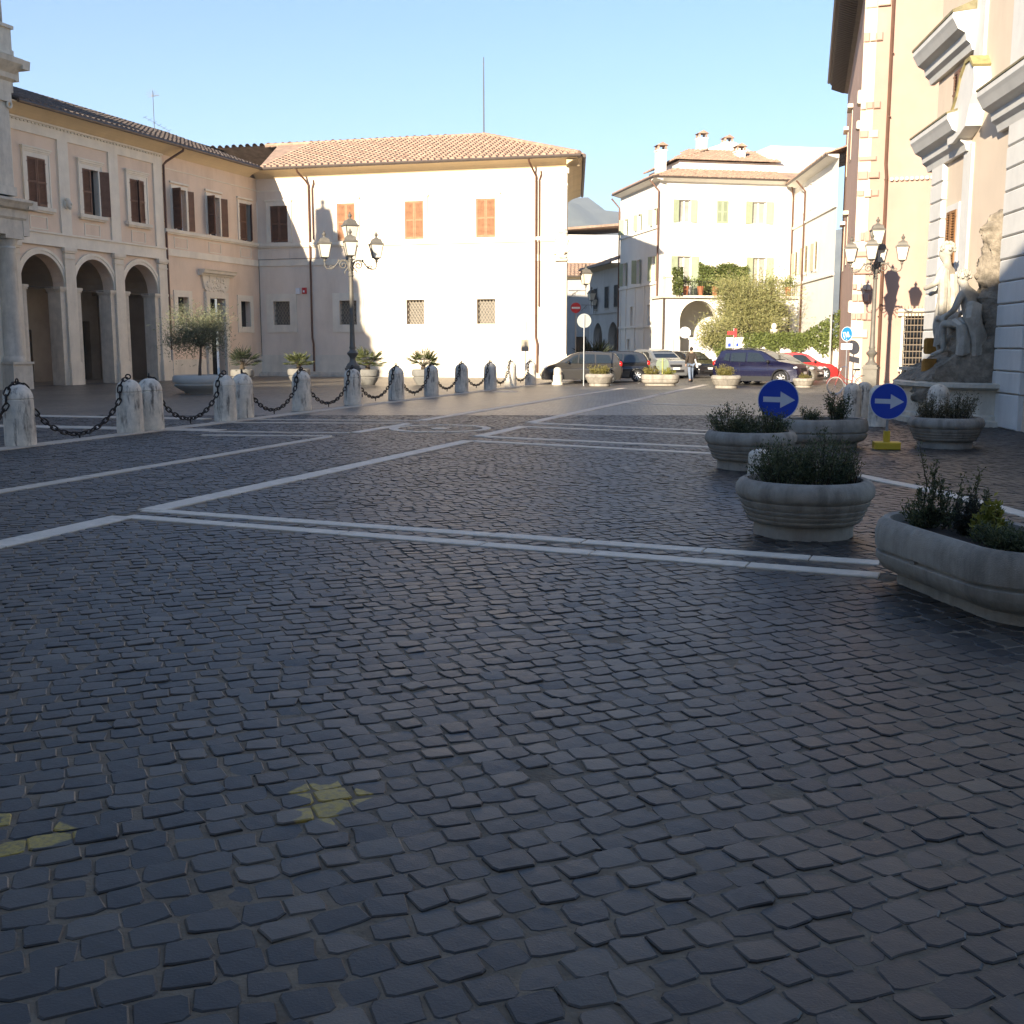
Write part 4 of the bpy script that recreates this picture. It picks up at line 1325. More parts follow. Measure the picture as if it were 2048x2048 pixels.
# ---- houses closing the lane
lh = thing('lane_end_house', 'grey shaded house closing the narrow lane behind the parked cars', 'building', (2.0, 97.5, 0), R(-4))
lw_ = MB().wall(0, 7.5, 0, 7.6, [(1.6, 2.5, 4.6, 6.2), (3.6, 4.5, 0, 2.6), (5.4, 6.2, 4.6, 6.2)], th=.3)
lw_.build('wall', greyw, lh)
for c in (2.05, 5.8):
    simple_window(lh, I4, c, 4.6, 6.2, .85, frame=greyw)
MB().box(3.6, 4.5, .2, .25, 0, 2.6).build('door', wood, lh)
eave(lh, I4, -.3, 7.8, 7.75, .6)
roof_slope(lh, ((-.5, -.65, 7.78), (7.8, -.65, 7.78)), (0, 1, 0), 4, .34, period=.33, course=.6)
hh = thing('upper_lane_house', 'bright white house rising behind the lane under the hill', 'building', (1.0, 108, 0), R(8))
MB().box(0, 16, 0, 8, 0, 12.4).build('wall', whitew, hh)
simple_window(hh, I4, 3.2, 8.2, 9.3, .6, frame=whitew)
MB().prism_y([(-.4, 12.4), (16.4, 13.9), (16.4, 14.1), (-.4, 12.62)], -.5, 8.3).build('roof', rooft, hh)
MB().box(-.2, 16, -.12, 0, 9.6, 9.8).build('stringcourse', cove, hh)

# ================================================================== TALL PEACH PALACE, right
tall = thing('tall_peach_palace', 'tall warm peach palace with rough corner stones and deep dark eaves at right', 'building', (14.04, 46, 0), R(-18.6))
TSM = RT(0, 0, 0, R(-104.8 + 18.6))
tw = MB().wall(0, 14, 0, 17.3, [(2.05, 3.0, .95, 3.0)], th=.4)
tw.M = TSM
sideh = [(-19.0, -18.0, 11.2, 13.4), (-13, -12, 11.2, 13.4), (-13, -12, 6.0, 8.2), (-18, -17, 6.0, 8.2)]
tw.wall(-22.2, 0, 0, 17.3, sideh, th=.4)
tw.M = None
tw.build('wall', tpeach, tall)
for (a, b, c, d) in sideh:
    wo = simple_window(tall, TSM, (a + b) / 2, c, d, b - a, frame=stucco)
    flat_shutters(wo, TSM, (a + b) / 2, c, d, b - a, (3, 3), mat=shuto, y=.02)
    MB(TSM).box(a - .25, b + .25, -.25, 0, d + .2, d + .38).build('window_cornice', traverlight, wo)
MB().box(-.06, .42, -.02, 0, 0, 17.3).build('corner_plaster', stucco, tall)
MB(TSM).box(-.5, .05, -.03, 0, 0, 17.3).build('corner_plaster', stucco, tall)
stz = [15.2, 13.9, 12.55, 11.3, 10.2, 9.25, 8.6, 7.9, 6.9, 6.2, 5.5, 4.8, 4.2, 3.75, 3.0, 2.3]
for z in stz:
    x = -.05
    if random.random() < .15: continue
    n = random.choice((1, 2, 3, 3, 4))
    tot = random.uniform(.7, .95)
    hh_ = random.uniform(.25, .42)
    for k in range(n):
        w = tot / n * random.uniform(.8, 1.1)
        h2 = hh_ * random.uniform(.6, 1.0)
        mb = MB().bbox(x, x + w - .02, -random.uniform(.07, .16), 0, z - h2 / 2, z + h2 / 2, .035)
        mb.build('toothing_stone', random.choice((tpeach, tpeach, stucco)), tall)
        x += w
    if z < 13 and random.random() < .6:
        m2 = MB(TSM).bbox(-random.uniform(.4, .8), .0, -.2, 0, z + random.uniform(.1, .3), z + random.uniform(.4, .66), .04)
        m2.build('toothing_stone', stucco, tall)
pt_ = MB().tube([(1.0, -.1, 17.2), (1.0, -.1, 9), (1.05, -.1, 8.5), (1.08, -.1, .8), (1.08, -.1, 0)], .065, 8)
for z in (3, 5.6, 8.4, 10.8, 13.2):
    pt_.torus((1.04, -.1, z), .07, .014, 'z', 10, 5)
pt_.build('downpipe', pipem, tall, smooth=True)
for k in range(44):
    inst('cornice_tile', 'ctile', lambda mb: mb.tube([(0, .02, 0), (0, -.14, -.03)], [.07, .075], 8), traverlight, tall, (1.25 + k * .19, 0, 8.43), smooth=True)
gw = MB().box(1.85, 3.2, -.35, 0, .78, .95).box(1.95, 3.1, -.28, 0, .55, .78)
gw.box(1.9, 2.05, -.12, 0, .95, 3.05); gw.box(3.0, 3.15, -.12, 0, .95, 3.05)
gw.prism_x([(0, 3.0), (-.2, 3.0), (-.26, 3.12), (-.36, 3.18), (-.36, 3.28), (0, 3.3)], 1.75, 3.3)
go = gw.build('barred_window', traverlight, tall)
MB().box(2.05, 3.0, .25, .27, .95, 3.0).build('pane', glass_d, go)
gr_ = MB()
for k in range(9):
    gr_.cyl((2.0 + k * .13, -.33, 1.0), (2.0 + k * .13, -.33, 3.3), .013, n=5)
    gr_.cyl((2.0 + k * .13, -.33, 3.3), (2.0 + k * .13, -.36, 3.42), .013, .002, n=5)
for k in range(9):
    gr_.box(1.97, 3.1, -.345, -.315, 1.05 + k * .26, 1.085 + k * .26)
gr_.build('grille', M('grille_iron_brown', (.16, .12, .08), .6), go)
for (m_, x0, x1) in ((I4, -1.05, 14), (TSM, -22.6, 1.05)):
    e = MB(m_)
    e.prism_x([(0, 16.5), (-.2, 16.55), (-.22, 16.8), (-.45, 16.9), (-1.0, 17.05), (-1.05, 17.2), (0, 17.3)], x0, x1)
    e.build('eave', M('eave_wood', (.13, .10, .075), .8, .2, 3), tall)
    for k in range(int((x1 - x0) / .35)):
        inst('eave_bracket', ('ebr'), lambda mb: mb.prism_x([(0, -.32), (-.12, -.3), (-.75, -.06), (-.75, 0), (0, 0)], 0, .13), M('eave_wood', (.13, .10, .075)), tall).matrix_local = m_ @ Matrix.Translation((x0 + k * .35, -.2, 16.86))
    MB(m_).tube([(x0, -1.1, 17.22), (x1, -1.1, 17.22)], .1, 7).build('gutter', gutm, tall)
roof_slope(tall, ((-1.1, -1.1, 17.3), (14, -1.1, 17.3)), (0, 1, 0), 8, .33, period=.4, course=1.2)

# ================================================================== FOUNTAIN PALACE, right edge
fpal = thing('fountain_palace', 'cream baroque palace with rusticated white piers at the right edge', 'building', (10.85, 25.04, 0), R(-95.8))
# local +x comes towards the camera, +y goes into the building
fw_ = MB()
fw_.wall(-6.3, 9, 0, 9.0, [(-4.62, -3.8, 3.65, 5.25), (-4.5, -3.85, 1.0, 2.65, 'arch'), (2.1, 3.4, 0, 3.3)], y=.12, th=.5)
fw_.wall(-6.3, 9, 9.0, 17, [], y=.12)
fw_.quad((-6.3, .12, 0), (-6.3, .12, 17), (-6.3, 8, 17), (-6.3, 8, 0))
fw_.build('wall', stucco, fpal)
MB().box(2.1, 3.4, .55, .6, 0, 3.3).build('door', wood, fpal)
for (x0, x1) in ((0.0, 1.75), (-6.12, -4.95), (3.7, 5.0)):
    z = 0.0
    k = 0
    while z < 6.2:
        h = .77 if k == 0 else .485
        b = MB().bbox(x0 + (.0 if k % 2 else .03), x1 - (.0 if k % 2 else .03), 0, .12, z + .012, z + h - .012, .025)
        b.build('rusticated_block', rustw, fpal)
        z += h; k += 1
sm = MB().box(-3.4, -2.75, .06, .12, 0, 6.7)
sm.box(-3.45, -2.7, .03, .12, 0, 1.0)
sm.build('pilaster', rustw, fpal)
CF = [(.12, 6.55), (.0, 6.55), (-.05, 6.7), (-.15, 6.78), (-.18, 6.95), (-.36, 7.05), (-.45, 7.22), (-.5, 7.3), (-.5, 7.42), (.12, 7.62)]
for (x0, x1) in ((-6.55, -3.0), (-.7, 9)):
    MB().prism_x(CF, x0, x1).build('cornice', rustw, fpal)
    MB().prism_x([(.12, 7.5), (-.52, 7.425), (-.52, 7.47), (.12, 7.68)], x0 - .03, x1).build('cornice_tiles', M('mossy_tile', (.22, .19, .11), .95, .3, 5, .5, 20), fpal)
CF3 = [(y_, z_ + 2.35) for y_, z_ in CF]
MB().prism_x(CF3, -6.75, -3.0).build('cornice', rustw, fpal)
MB().prism_x([(.12, 9.85), (-.52, 9.775), (-.52, 9.84), (.12, 10.1)], -6.8, -2.98).build('cornice_tiles', M('mossy_tile', (.22, .19, .11)), fpal)
for (x0, x1) in ((-3.05, -2.3), (-.3, 1.6)):
    MB().box(x0, x1, .05, .12, 7.6, 17).build('upper_pilaster', rustw, fpal)
MB().prism_x([(.12, 11.3), (.1, 11.3), (-.2, 11.7), (-.6, 12.0), (-.6, 12.2), (.12, 12.4)], -6.5, -2.9).build('cornice', rustw, fpal)
w = MB().frame(-4.62, -3.8, 3.65, 5.25, .16, .08, .12, wb=.0)
wo = w.build('window', rustw, fpal)
MB().box(-4.62, -3.8, .6, .62, 3.65, 5.25).build('pane', glass_d, wo)
MB().box(-5.0, -3.5, -.03, .12, 3.42, 3.55).box(-4.9, -3.6, .04, .12, 3.32, 3.42).box(-5.05, -3.45, -.08, .12, 3.55, 3.65).build('sill', rustw, wo)
shutter_pair(wo, -4.62, -3.8, 3.67, 5.24, 3, 3, mat=M('shutter_ochre_brown', (.26, .125, .045), .7, .15, 5), y=.10)
w = MB().box(-4.6, -3.75, .09, .12, 7.6, 8.75)
wo = w.build('window', dark, fpal)
shutter_pair(wo, -4.6, -3.75, 7.62, 8.72, 2, 2, mat=shutm, y=.085)
ad = MB()
n = 14
for k in range(n):
    a0, a1 = math.pi * k / n, math.pi * (k + 1) / n
    P = [(-4.175 - r * math.cos(a), 2.32 + r * math.sin(a)) for r, a in ((.325, a0), (.62, a0), (.62, a1), (.325, a1))]
    ad.add([(p[0], .05, p[1]) for p in P] + [(p[0], .12, p[1]) for p in P], [(0, 3, 2, 1), (0, 1, 5, 4), (1, 2, 6, 5), (2, 3, 7, 6), (3, 0, 4, 7)])
ad.box(-4.8, -4.5, .05, .12, 0, 2.32); ad.box(-3.85, -3.55, .05, .12, 0, 2.32); ad.box(-4.3, -4.05, .02, .12, 2.1, 2.95)
ado = ad.build('doorway', rustw, fpal)
dd = MB().box(-4.5, -3.85, .4, .42, .0, 2.65)
for k in range(5):
    dd.cyl((-4.42 + k * .125, .5, 0), (-4.42 + k * .125, .5, 2.4), .014, n=5)
dd.build('iron_gate', ironm, ado)
# big volute hood over the fountain
vo = [(-3.75, 6.8), (-3.85, 7.3), (-3.45, 7.5), (-3.1, 7.8), (-2.85, 8.2), (-2.5, 8.45), (-2.15, 8.45), (-1.9, 8.25), (-1.8, 7.95), (-1.85, 7.65),
      (-2.05, 7.45), (-2.2, 7.2), (-2.3, 7.0), (-2.7, 6.9), (-3.3, 6.78)]
MB().prism_y(vo, -.26, .12).build('volute', rustw, fpal)
vm = [(-3.9, 7.31), (-3.45, 7.51), (-3.1, 7.81), (-2.85, 8.21), (-2.5, 8.46), (-2.15, 8.46), (-1.9, 8.26), (-1.84, 8.3), (-2.1, 8.55), (-2.5, 8.55), (-2.92, 8.28), (-3.17, 7.88), (-3.5, 7.58), (-3.9, 7.4)]
MB().prism_y(vm, -.30, .12).build('volute_coping', M('mossy_stone', (.33, .27, .12), .95, .3, 5, .5, 20), fpal)

# ---- fountain basin, rock and statues
fnt = thing('wall_fountain', 'travertine wall fountain basin with stained rock base against the palace', 'fountain', (10.85, 25.04, 0), R(-95.8))
def ellring(rx, ry, n=28):
    return [(-1.95 + rx * math.cos(math.pi + math.pi * k / n), .28 + ry * math.sin(math.pi + math.pi * k / n)) for k in range(n + 1)]
bs = MB()
prof = [(1.0, .0), (1.0, .12), (.93, .14), (.93, .22), (.90, .26), (.9, .8), (.96, .84), (1.0, .87), (1.0, .95), (.93, .98), (.88, .97), (.88, .6)]
rows = []
for (s, z) in prof:
    rows.append([(x, y, z) for x, y in ellring(2.55 * s, 1.9 * s)])
vs_ = [p for r_ in rows for p in r_]
n1 = len(rows[0])
bs.add(vs_, [(i * n1 + k, i * n1 + k + 1, (i + 1) * n1 + k + 1, (i + 1) * n1 + k) for i in range(len(rows) - 1) for k in range(n1 - 1)])
bs.build('basin', travert, fnt, smooth=True)
wt = MB().add([(-1.95, .28, .78)] + [(x, y, .78) for x, y in ellring(2.26, 1.68)], [(0, k + 1, k + 2) for k in range(28)])
wt.build('water', M('fountain_water', (.02, .03, .028), .05, .1), fnt)
from mathutils import noise as mnoise
rk = MB()
nxr, nzr = 46, 70
vs_ = []
for j in range(nzr + 1):
    z = .5 + 5.2 * j / nzr
    for i in range(nxr + 1):
        x = -3.2 + 3.05 * i / nxr
        low = 1.25 * max(0, min(1, (2.0 - z) / 1.0)) + .25
        mid = .85 * math.exp(-((x + 1.0) / .75) ** 2) * max(0, min(1, (3.3 - z) / 1.3))
        topw = .42 * math.exp(-((x + .48 + .10 * max(0, z - 4.2)) / .30) ** 2) * max(0, min(1, (4.9 - z) / .5))
        dep = max(low if z < 2.2 else 0, mid, topw) 
        p_ = Vector((x * 1.6, z * 1.6, 3.1))
        nz_ = .30 * mnoise.noise(p_) + .18 * mnoise.noise(p_ * 2.3) + .10 * mnoise.noise(p_ * 5.1) + .05 * mnoise.noise(p_ * 11)
        e_ = min(1, i / 3, (nxr - i) / 3)
        vs_.append((x, .16 - e_ * max(0, dep + nz_ * (1.1 if dep > .12 else 0)), z))
rk.add(vs_, [(j * (nxr + 1) + i, j * (nxr + 1) + i + 1, (j + 1) * (nxr + 1) + i + 1, (j + 1) * (nxr + 1) + i) for j in range(nzr) for i in range(nxr)])
rk.build('rock', M('fountain_rock', (.27, .225, .17), .95, .35, 5, 1.0, 16, dirt=.85, dscale=3.5, dcol=(.08, .07, .05), bdist=.04), fnt, smooth=True)
MB().box(-3.28, -2.55, -1.2, -.5, .7, 1.2).box(-3.36, -2.5, -1.26, -.45, 1.2, 1.28).build('spout_block', travert, fnt)
for q in ((-3.3, -3.0, -1.22, -.85, .72, 1.18), (-1.62, -1.42, -1.16, -.85, .75, 1.5), (-2.9, -2.72, -.8, -.5, 1.6, 2.0)):
    MB().bbox(*q, .05).build('rust_stain_stone', ochre, fnt)
FMX = RT(10.85, 25.04, 0, R(-95.8))
def atF(x, y, z): return FMX @ Vector((x, y, z))
# figures are modelled facing local -y (towards the piazza); x to their side
def statue_standing(name, label, loc, rz, sc):
    t = thing(name, label, 'statue', loc, rz)
    J = {'pel': ((0, 0, 1.0), (.17, .14)), 'wst': ((0, 0, 1.2), (.15, .12)), 'che': ((0, .02, 1.45), (.19, .14)), 'nk': ((0, 0, 1.62), .065), 'hd': ((.0, -.06, 1.76), (.10, .115)), 'hd2': ((0, -.05, 1.87), (.085, .1)),
         'shL': ((.21, .0, 1.52), .075), 'elL': ((.33, -.05, 1.27), .055), 'wrL': ((.22, -.26, 1.2), .042), 'haL': ((.14, -.3, 1.2), .04),
         'shR': ((-.21, .0, 1.52), .075), 'elR': ((-.3, -.12, 1.28), .055), 'wrR': ((-.12, -.28, 1.12), .042), 'haR': ((-.05, -.3, 1.1), .04),
         'hiL': ((.1, 0, .92), .115), 'knL': ((.12, -.08, .52), .075), 'anL': ((.12, .0, .1), .05), 'toL': ((.13, -.16, .04), .04),
         'hiR': ((-.1, 0, .92), .115), 'knR': ((-.13, -.02, .5), .078), 'anR': ((-.14, .05, .1), .05), 'toR': ((-.16, -.1, .04), .04)}
    Ed = [('pel', 'wst'), ('wst', 'che'), ('che', 'nk'), ('nk', 'hd'), ('hd', 'hd2'), ('che', 'shL'), ('shL', 'elL'), ('elL', 'wrL'), ('wrL', 'haL'), ('che', 'shR'), ('shR', 'elR'), ('elR', 'wrR'), ('wrR', 'haR'),
          ('pel', 'hiL'), ('hiL', 'knL'), ('knL', 'anL'), ('anL', 'toL'), ('pel', 'hiR'), ('hiR', 'knR'), ('knR', 'anR'), ('anR', 'toR')]
    skin_mesh('body', J, Ed, statuem, t, 'pel', scale=sc)
    return t
def drape(par, pts, r, name='drapery', mat=statuem):
    mb = MB()
    for k in range(7):
        q = []
        for i, p in enumerate(pts):
            q.append((p[0] + random.uniform(-.06, .06) + (k - 3) * .035, p[1] + random.uniform(-.05, .05), p[2] + random.uniform(-.03, .03)))
        mb.tube(q, [r * random.uniform(.7, 1.3) for _ in q], 7)
    return mb.build(name, mat, par, smooth=True)
def hair(par, c, r, n=46, mat=statuem, name='hair'):
    mb = MB()
    for i in range(n):
        a, b = random.uniform(0, 6.28), random.uniform(-.2, 1.4)
        mb.ell((c[0] + r * math.cos(a) * math.cos(b), c[1] + r * math.sin(a) * math.cos(b) + .3 * r, c[2] + r * 1.1 * math.sin(b)), (r * .26,) * 3, 6, 5)
    mb.ell((c[0], c[1] + .15 * r, c[2]), (r * .85, r * .95, r * 1.05), 12, 9)
    return mb.build(name, mat, par, smooth=True)
st1 = statue_standing('standing_statue', 'weathered standing stone figure leaning forward, taller of the two fountain figures', atF(-2.45, -.45, 1.5), R(-95.8 - 35), 1.42)
hair(st1, (0, -.06, 2.62), .17)
drape(st1, [(.2, .0, 2.15), (.32, .05, 1.7), (.3, .1, 1.0), (.32, .05, .3)], .09)
drape(st1, [(-.1, .1, 2.0), (-.05, .18, 1.5), (.05, .2, .9), (.1, .2, .2)], .1)
t = thing('seated_statue', 'seated stone figure pouring from a jar on the fountain rock', 'statue', atF(-.62, -.42, 1.72), R(-95.8 - 50))
J = {'pel': ((0, .1, .62), (.2, .17)), 'wst': ((0, .06, .85), (.17, .13)), 'che': ((0, -.02, 1.15), (.22, .16)), 'nk': ((0, -.1, 1.36), .075), 'hd': ((.0, -.2, 1.48), (.11, .13)), 'hd2': ((0, -.22, 1.6), (.1, .115)),
     'shL': ((.25, -.02, 1.2), .09), 'elL': ((.38, -.1, .85), .07), 'wrL': ((.25, -.38, .72), .05), 'haL': ((.14, -.46, .68), .05),
     'shR': ((-.25, -.02, 1.2), .09), 'elR': ((-.38, -.2, .9), .07), 'wrR': ((-.2, -.45, .75), .05), 'haR': ((-.1, -.5, .72), .05),
     'hiL': ((.13, .02, .58), .13), 'knL': ((.2, -.5, .56), .095), 'anL': ((.16, -.45, -.02), .06), 'toL': ((.17, -.68, -.1), .05),
     'hiR': ((-.13, .02, .58), .13), 'knR': ((-.2, -.52, .62), .095), 'anR': ((-.28, -.62, .02), .06), 'toR': ((-.3, -.86, -.06), .05)}
Ed = [('pel', 'wst'), ('wst', 'che'), ('che', 'nk'), ('nk', 'hd'), ('hd', 'hd2'), ('che', 'shL'), ('shL', 'elL'), ('elL', 'wrL'), ('wrL', 'haL'), ('che', 'shR'), ('shR', 'elR'), ('elR', 'wrR'), ('wrR', 'haR'),
      ('pel', 'hiL'), ('hiL', 'knL'), ('knL', 'anL'), ('anL', 'toL'), ('pel', 'hiR'), ('hiR', 'knR'), ('knR', 'anR'), ('anR', 'toR')]
skin_mesh('body', J, Ed, statuem, t, 'pel', scale=1.05)
hair(t, (0, -.2, 1.66), .14)
MB().lathe([(.07, 0), (.09, .04), (.07, .1), (.17, .22), (.22, .38), (.17, .52), (.0, .56)], 14).build('jar', statuem, t, smooth=True, loc=(-.02, -.85, .72)).rotation_euler = (R(-95), 0, R(20))
drape(t, [(.15, .25, 1.0), (.2, .3, .7), (.1, .32, .3), (.05, .28, -.1)], .12)
drape(t, [(.2, -.1, .62), (.3, .1, .5), (.32, .15, .2), (.25, .1, -.1)], .11)
# roof statue of the portico
PMX = RT(-20.78, 46.93, 0, R(90 - 18.6))
for k in range(4):
    x = -.55 - 4.4 * k
    lab = ['stone saint statue on the portico corner pedestal cut by the left frame edge', 'second robed stone statue along the portico balustrade outside the frame', 'third robed stone statue along the portico balustrade outside the frame', 'fourth robed stone statue along the portico balustrade outside the frame'][k]
    s_ = statue_standing('roof_statue', lab, PMX @ Vector((x, -.1, 14.5)), R(-18.6 + 8 * k), 1.3)
    s_['group'] = 'statues on the portico balustrade'
    for g in range(5):
        a = -.28 + g * .14
        drape(s_, [(a, -.02, 2.0), (a * 1.3, -.08, 1.4), (a * 1.4, -.1, .7), (a * 1.5, -.05, .05)], .1)
    hair(s_, (0, -.05, 2.38), .14)

# ================================================================== HOUSES BEHIND THE CAMERA (they shade the piazza)
def street_house(name, label, x0, x1, y, H_, depth=10, mat=peach):
    t = thing(name, label, 'building', (x0, y, 0), 0)
    W = x1 - x0
    n = max(2, int(W / 3.2))
    hs = []
    for fl in range(int((H_ - 2.2) / 3.6)):
        for k in range(n):
            c = W * (k + .5) / n
            hs.append((c - .55, c + .55, 1.4 + fl * 3.6, 3.4 + fl * 3.6))
    m_ = RT(W, 0, 0, R(180))
    mb = MB(m_).wall(0, W, 0, H_, hs, th=.35)
    mb.M = None
    mb.quad((0, 0, 0), (0, -depth, 0), (0, -depth, H_), (0, 0, H_)); mb.quad((W, -depth, 0), (W, 0, 0), (W, 0, H_), (W, -depth, H_))
    mb.quad((0, -depth, 0), (W, -depth, 0), (W, -depth, H_), (0, -depth, H_))
    mb.build('wall', mat, t)
    for h in hs:
        simple_window(t, m_, (h[0] + h[1]) / 2, h[2], h[3], 1.1)
    MB().box(-.3, W + .3, -depth - .5, .6, H_, H_ + .18).build('eave', cove, t)
    MB().prism_x([(.7, H_ + .18), (-depth - .6, H_ + .18), (-depth / 2, H_ + .18 + depth * .16)], -.3, W + .3).build('roof', rooft, t)
HB = [(-62, -25, 18.2), (-25, -17, 17.0), (-17, -10.5, 15.8), (-10.5, 26, 13.2)]
for (a_, b_, h_), lab, m_ in zip(HB, ('tall peach house behind the viewpoint, leftmost of the row', 'cream house behind the viewpoint, second of the row from the left', 'narrow grey house behind the viewpoint, third of the row', 'long lower white house behind the viewpoint, right end of the row'), (peach, stucco, greyw, whitew)):
    street_house('street_house', lab, a_, b_, -5.2, h_, depth=6, mat=m_)
# ================================================================== BOLLARDS AND CHAINS
def bollard_mesh(mb):
    mb.lathe([(.272, -.02), (.275, .1), (.268, .5), (.262, .83), (.25, .842), (.25, .852), (.262, .862), (.252, .93), (.222, 1.0), (.17, 1.06), (.10, 1.1), (.03, 1.115), (.0, 1.116)], 24, cap=False)
def bollard(x, y, label, sc=1.0, ring=True, grp='chained stone bollards along the piazza edge', seed=0):
    t = thing('stone_bollard', label, 'bollard', (x, y, 0), seed * 1.7, grp)
    inst('post', 'bollpost', bollard_mesh, bollm, t, smooth=True, scale=(max(sc, .6), max(sc, .6), sc))
    if ring:
        r_ = inst('iron_ring', 'bollring', lambda mb: (mb.torus((0, 0, 1.165), .05, .014, 'x', 14, 6), mb.cyl((0, 0, 1.09), (0, 0, 1.13), .03, .02, n=8)), ironm, t, smooth=True, scale=(sc, sc, sc))
    return t
BOLL19 = [(40, 843), (247, 818), (286, 813), (426, 796), (459, 790), (570, 776), (666, 765), (748, 755), (814, 747), (871, 740), (925, 735), (963, 730), (1001, 727)]
BLAB = ['stained stone bollard nearest the left frame edge, first of the chained row',
        'lighter front bollard of the first close-set pair from the left', 'rear bollard of the first close-set pair from the left',
        'palest front bollard of the second close-set pair beside the olive planter', 'rear bollard of the second close-set pair beside the olive planter',
        'stone bollard just right of the second close-set pair', 'stone bollard directly in front of the left street lamp',
        'stone bollard just right of the left street lamp', 'stone bollard in front of the rightmost potted palm',
        'stone bollard just right of the rightmost potted palm', 'third bollard from the far end of the chained row',
        'second bollard from the far end of the chained row', 'last and smallest-looking bollard at the far end of the chained row']
BP = []
for i, (p, lab) in enumerate(zip(BOLL19, BLAB)):
    g = G19(*p)
    d = Vector((g.x, g.y, 0)).normalized()
    c = g + d * .27
    BP.append(c)
    bollard(c.x, c.y, lab, seed=i)
B0 = BP[0] - (BP[1] - BP[0])
bollard(B0.x, B0.y, 'stone bollard outside the left frame edge holding the first chain', seed=20)
def link_mesh(mb):
    pts = []
    for k in range(13):
        a = 2 * math.pi * k / 12
        x = .045 * math.cos(a) + (.042 if math.cos(a) > 0.01 else (-.042 if math.cos(a) < -.01 else 0))
        pts.append((x, .042 * math.sin(a), 0))
    mb.tube(pts, .016, 5, caps=False)
def chain(a, b, label, zmin=.2, pitch=.142):
    a, b = Vector(a), Vector(b)
    t = thing('iron_chain', label, 'chain', (a + b) / 2, 0, 'rusty chains between the bollards')
    o = (a + b) / 2
    P = []
    n = 240
    for i in range(n + 1):
        f = i / n
        q = a.lerp(b, f)
        s = abs(2 * f - 1)
        z = zmin + (1.13 - zmin) * (math.cosh(1.9 * s) - 1) / (math.cosh(1.9) - 1)
        # the chain lies over the rounded bollard heads
        de = min(f, 1 - f) * (b - a).length
        if de < .30:
            z = max(z, 0.86 + .27 * math.sqrt(max(0, 1 - (de / .30) ** 2)))
        P.append(Vector((q.x, q.y, z)))
    acc, nxt, k = 0.0, pitch / 2, 0
    for i in range(n):
        d = P[i + 1] - P[i]
        while acc + d.length >= nxt:
            c = P[i] + d * ((nxt - acc) / d.length)
            q = d.to_track_quat('X', 'Z').to_matrix().to_4x4()
            m = Matrix.Translation(c - o) @ q @ Matrix.Rotation(R(90) * (k % 2) + R(35), 4, 'X')
            l_ = inst('link', 'chainlink', link_mesh, rustiron, t, smooth=True)
            l_.matrix_local = m
            nxt += pitch
            k += 1
        acc += d.length
    mid = P[n // 2] - o
    MB().tube([mid, mid + Vector((0, 0, -.12))], [.02, .012], 6).build('pendant', rustiron, t)
CH = [(B0, BP[0], 'heavy chain leaving the left frame edge to the first bollard', .15), (BP[0], BP[1], 'heavy sagging chain between the first bollard and the first pair', .10),
      (BP[2], BP[3], 'thin chain hanging between the two close-set bollard pairs', .16), (BP[4], BP[5], 'sagging chain just right of the second close-set pair', .12),
      (BP[5], BP[6], 'sagging chain ending at the bollard before the left street lamp', .14), (BP[6], BP[7], 'sagging chain just right of the left street lamp', .16),
      (BP[7], BP[8], 'chain running up to the bollard before the rightmost palm', .18), (BP[8], BP[9], 'chain just right of the rightmost potted palm', .2),
      (BP[9], BP[10], 'third chain from the far end of the row', .22), (BP[10], BP[11], 'second chain from the far end of the row', .22), (BP[11], BP[12], 'last chain at the far end of the row', .24)]
for (a, b, lab, zm) in CH:
    chain(a, b, lab, zm)
for i, (px, py, sc, lab) in enumerate(((1612, 795, .82, 'pale stone bollard left of the right arrow sign, front of a pair'), (1634, 791, .82, 'pale stone bollard of the right pair, just behind the front one'),
                                       (1663, 806, .84, 'pale stone bollard half hidden behind the right arrow sign'), (1700, 790, .8, 'stone bollard close to the left end of the fountain basin'),
                                       (1775, 812, .88, 'round-headed stone bollard behind the right planter by the fountain'), (1440, 902, .34, 'low stone bollard hidden behind the shrubs between two round planters'))):
    g = G19(px, py)
    bollard(g.x, g.y + .25, lab, sc, ring=False, grp='stone bollards by the fountain', seed=i + 30)
t = thing('stone_stub', 'short two-tier stone stub beside the grey car', 'bollard', tuple(G19(1052, 726)))
MB().lathe([(.27, 0), (.27, .1), (.22, .12), (.21, .45), (.17, .48), (.19, .52), (.18, .72), (.12, .8), (0, .82)], 18, cap=False).build('post', traverlight, t, smooth=True)

# ================================================================== PLANTERS
PR = [(.47, 0), (.47, .125), (.475, .13), (.515, .135), (.545, .165), (.548, .178), (.535, .182), (.566, .21), (.57, .225), (.556, .229), (.588, .257), (.592, .272),
      (.578, .276), (.607, .31), (.618, .345), (.606, .352), (.618, .358), (.645, .39), (.655, .43), (.648, .48), (.62, .525), (.575, .548), (.54, .54), (.525, .5), (.52, .44)]
def round_planter(x, y, label, sc=1.0, grp='round concrete planters'):
    t = thing('round_planter', label, 'planter', (x, y, 0), random.uniform(0, 6), grp)
    inst('bowl', 'rbowl', lambda mb: mb.lathe(PR, 44, cap=False), concrete, t, smooth=True, scale=(sc,) * 3)
    inst('soil', 'rsoil', lambda mb: mb.lathe([(.0, .475), (.3, .48), (.53, .465)], 20, cap=False), soil, t, scale=(sc,) * 3)
    return t
PO = [(.30, 0), (.30, .075), (.33, .085), (.41, .12), (.455, .19), (.46, .235), (.455, .24), (.43, .245), (.43, .262), (.462, .27), (.468, .30), (.47, .38), (.455, .45), (.415, .487), (.37, .48), (.36, .4)]
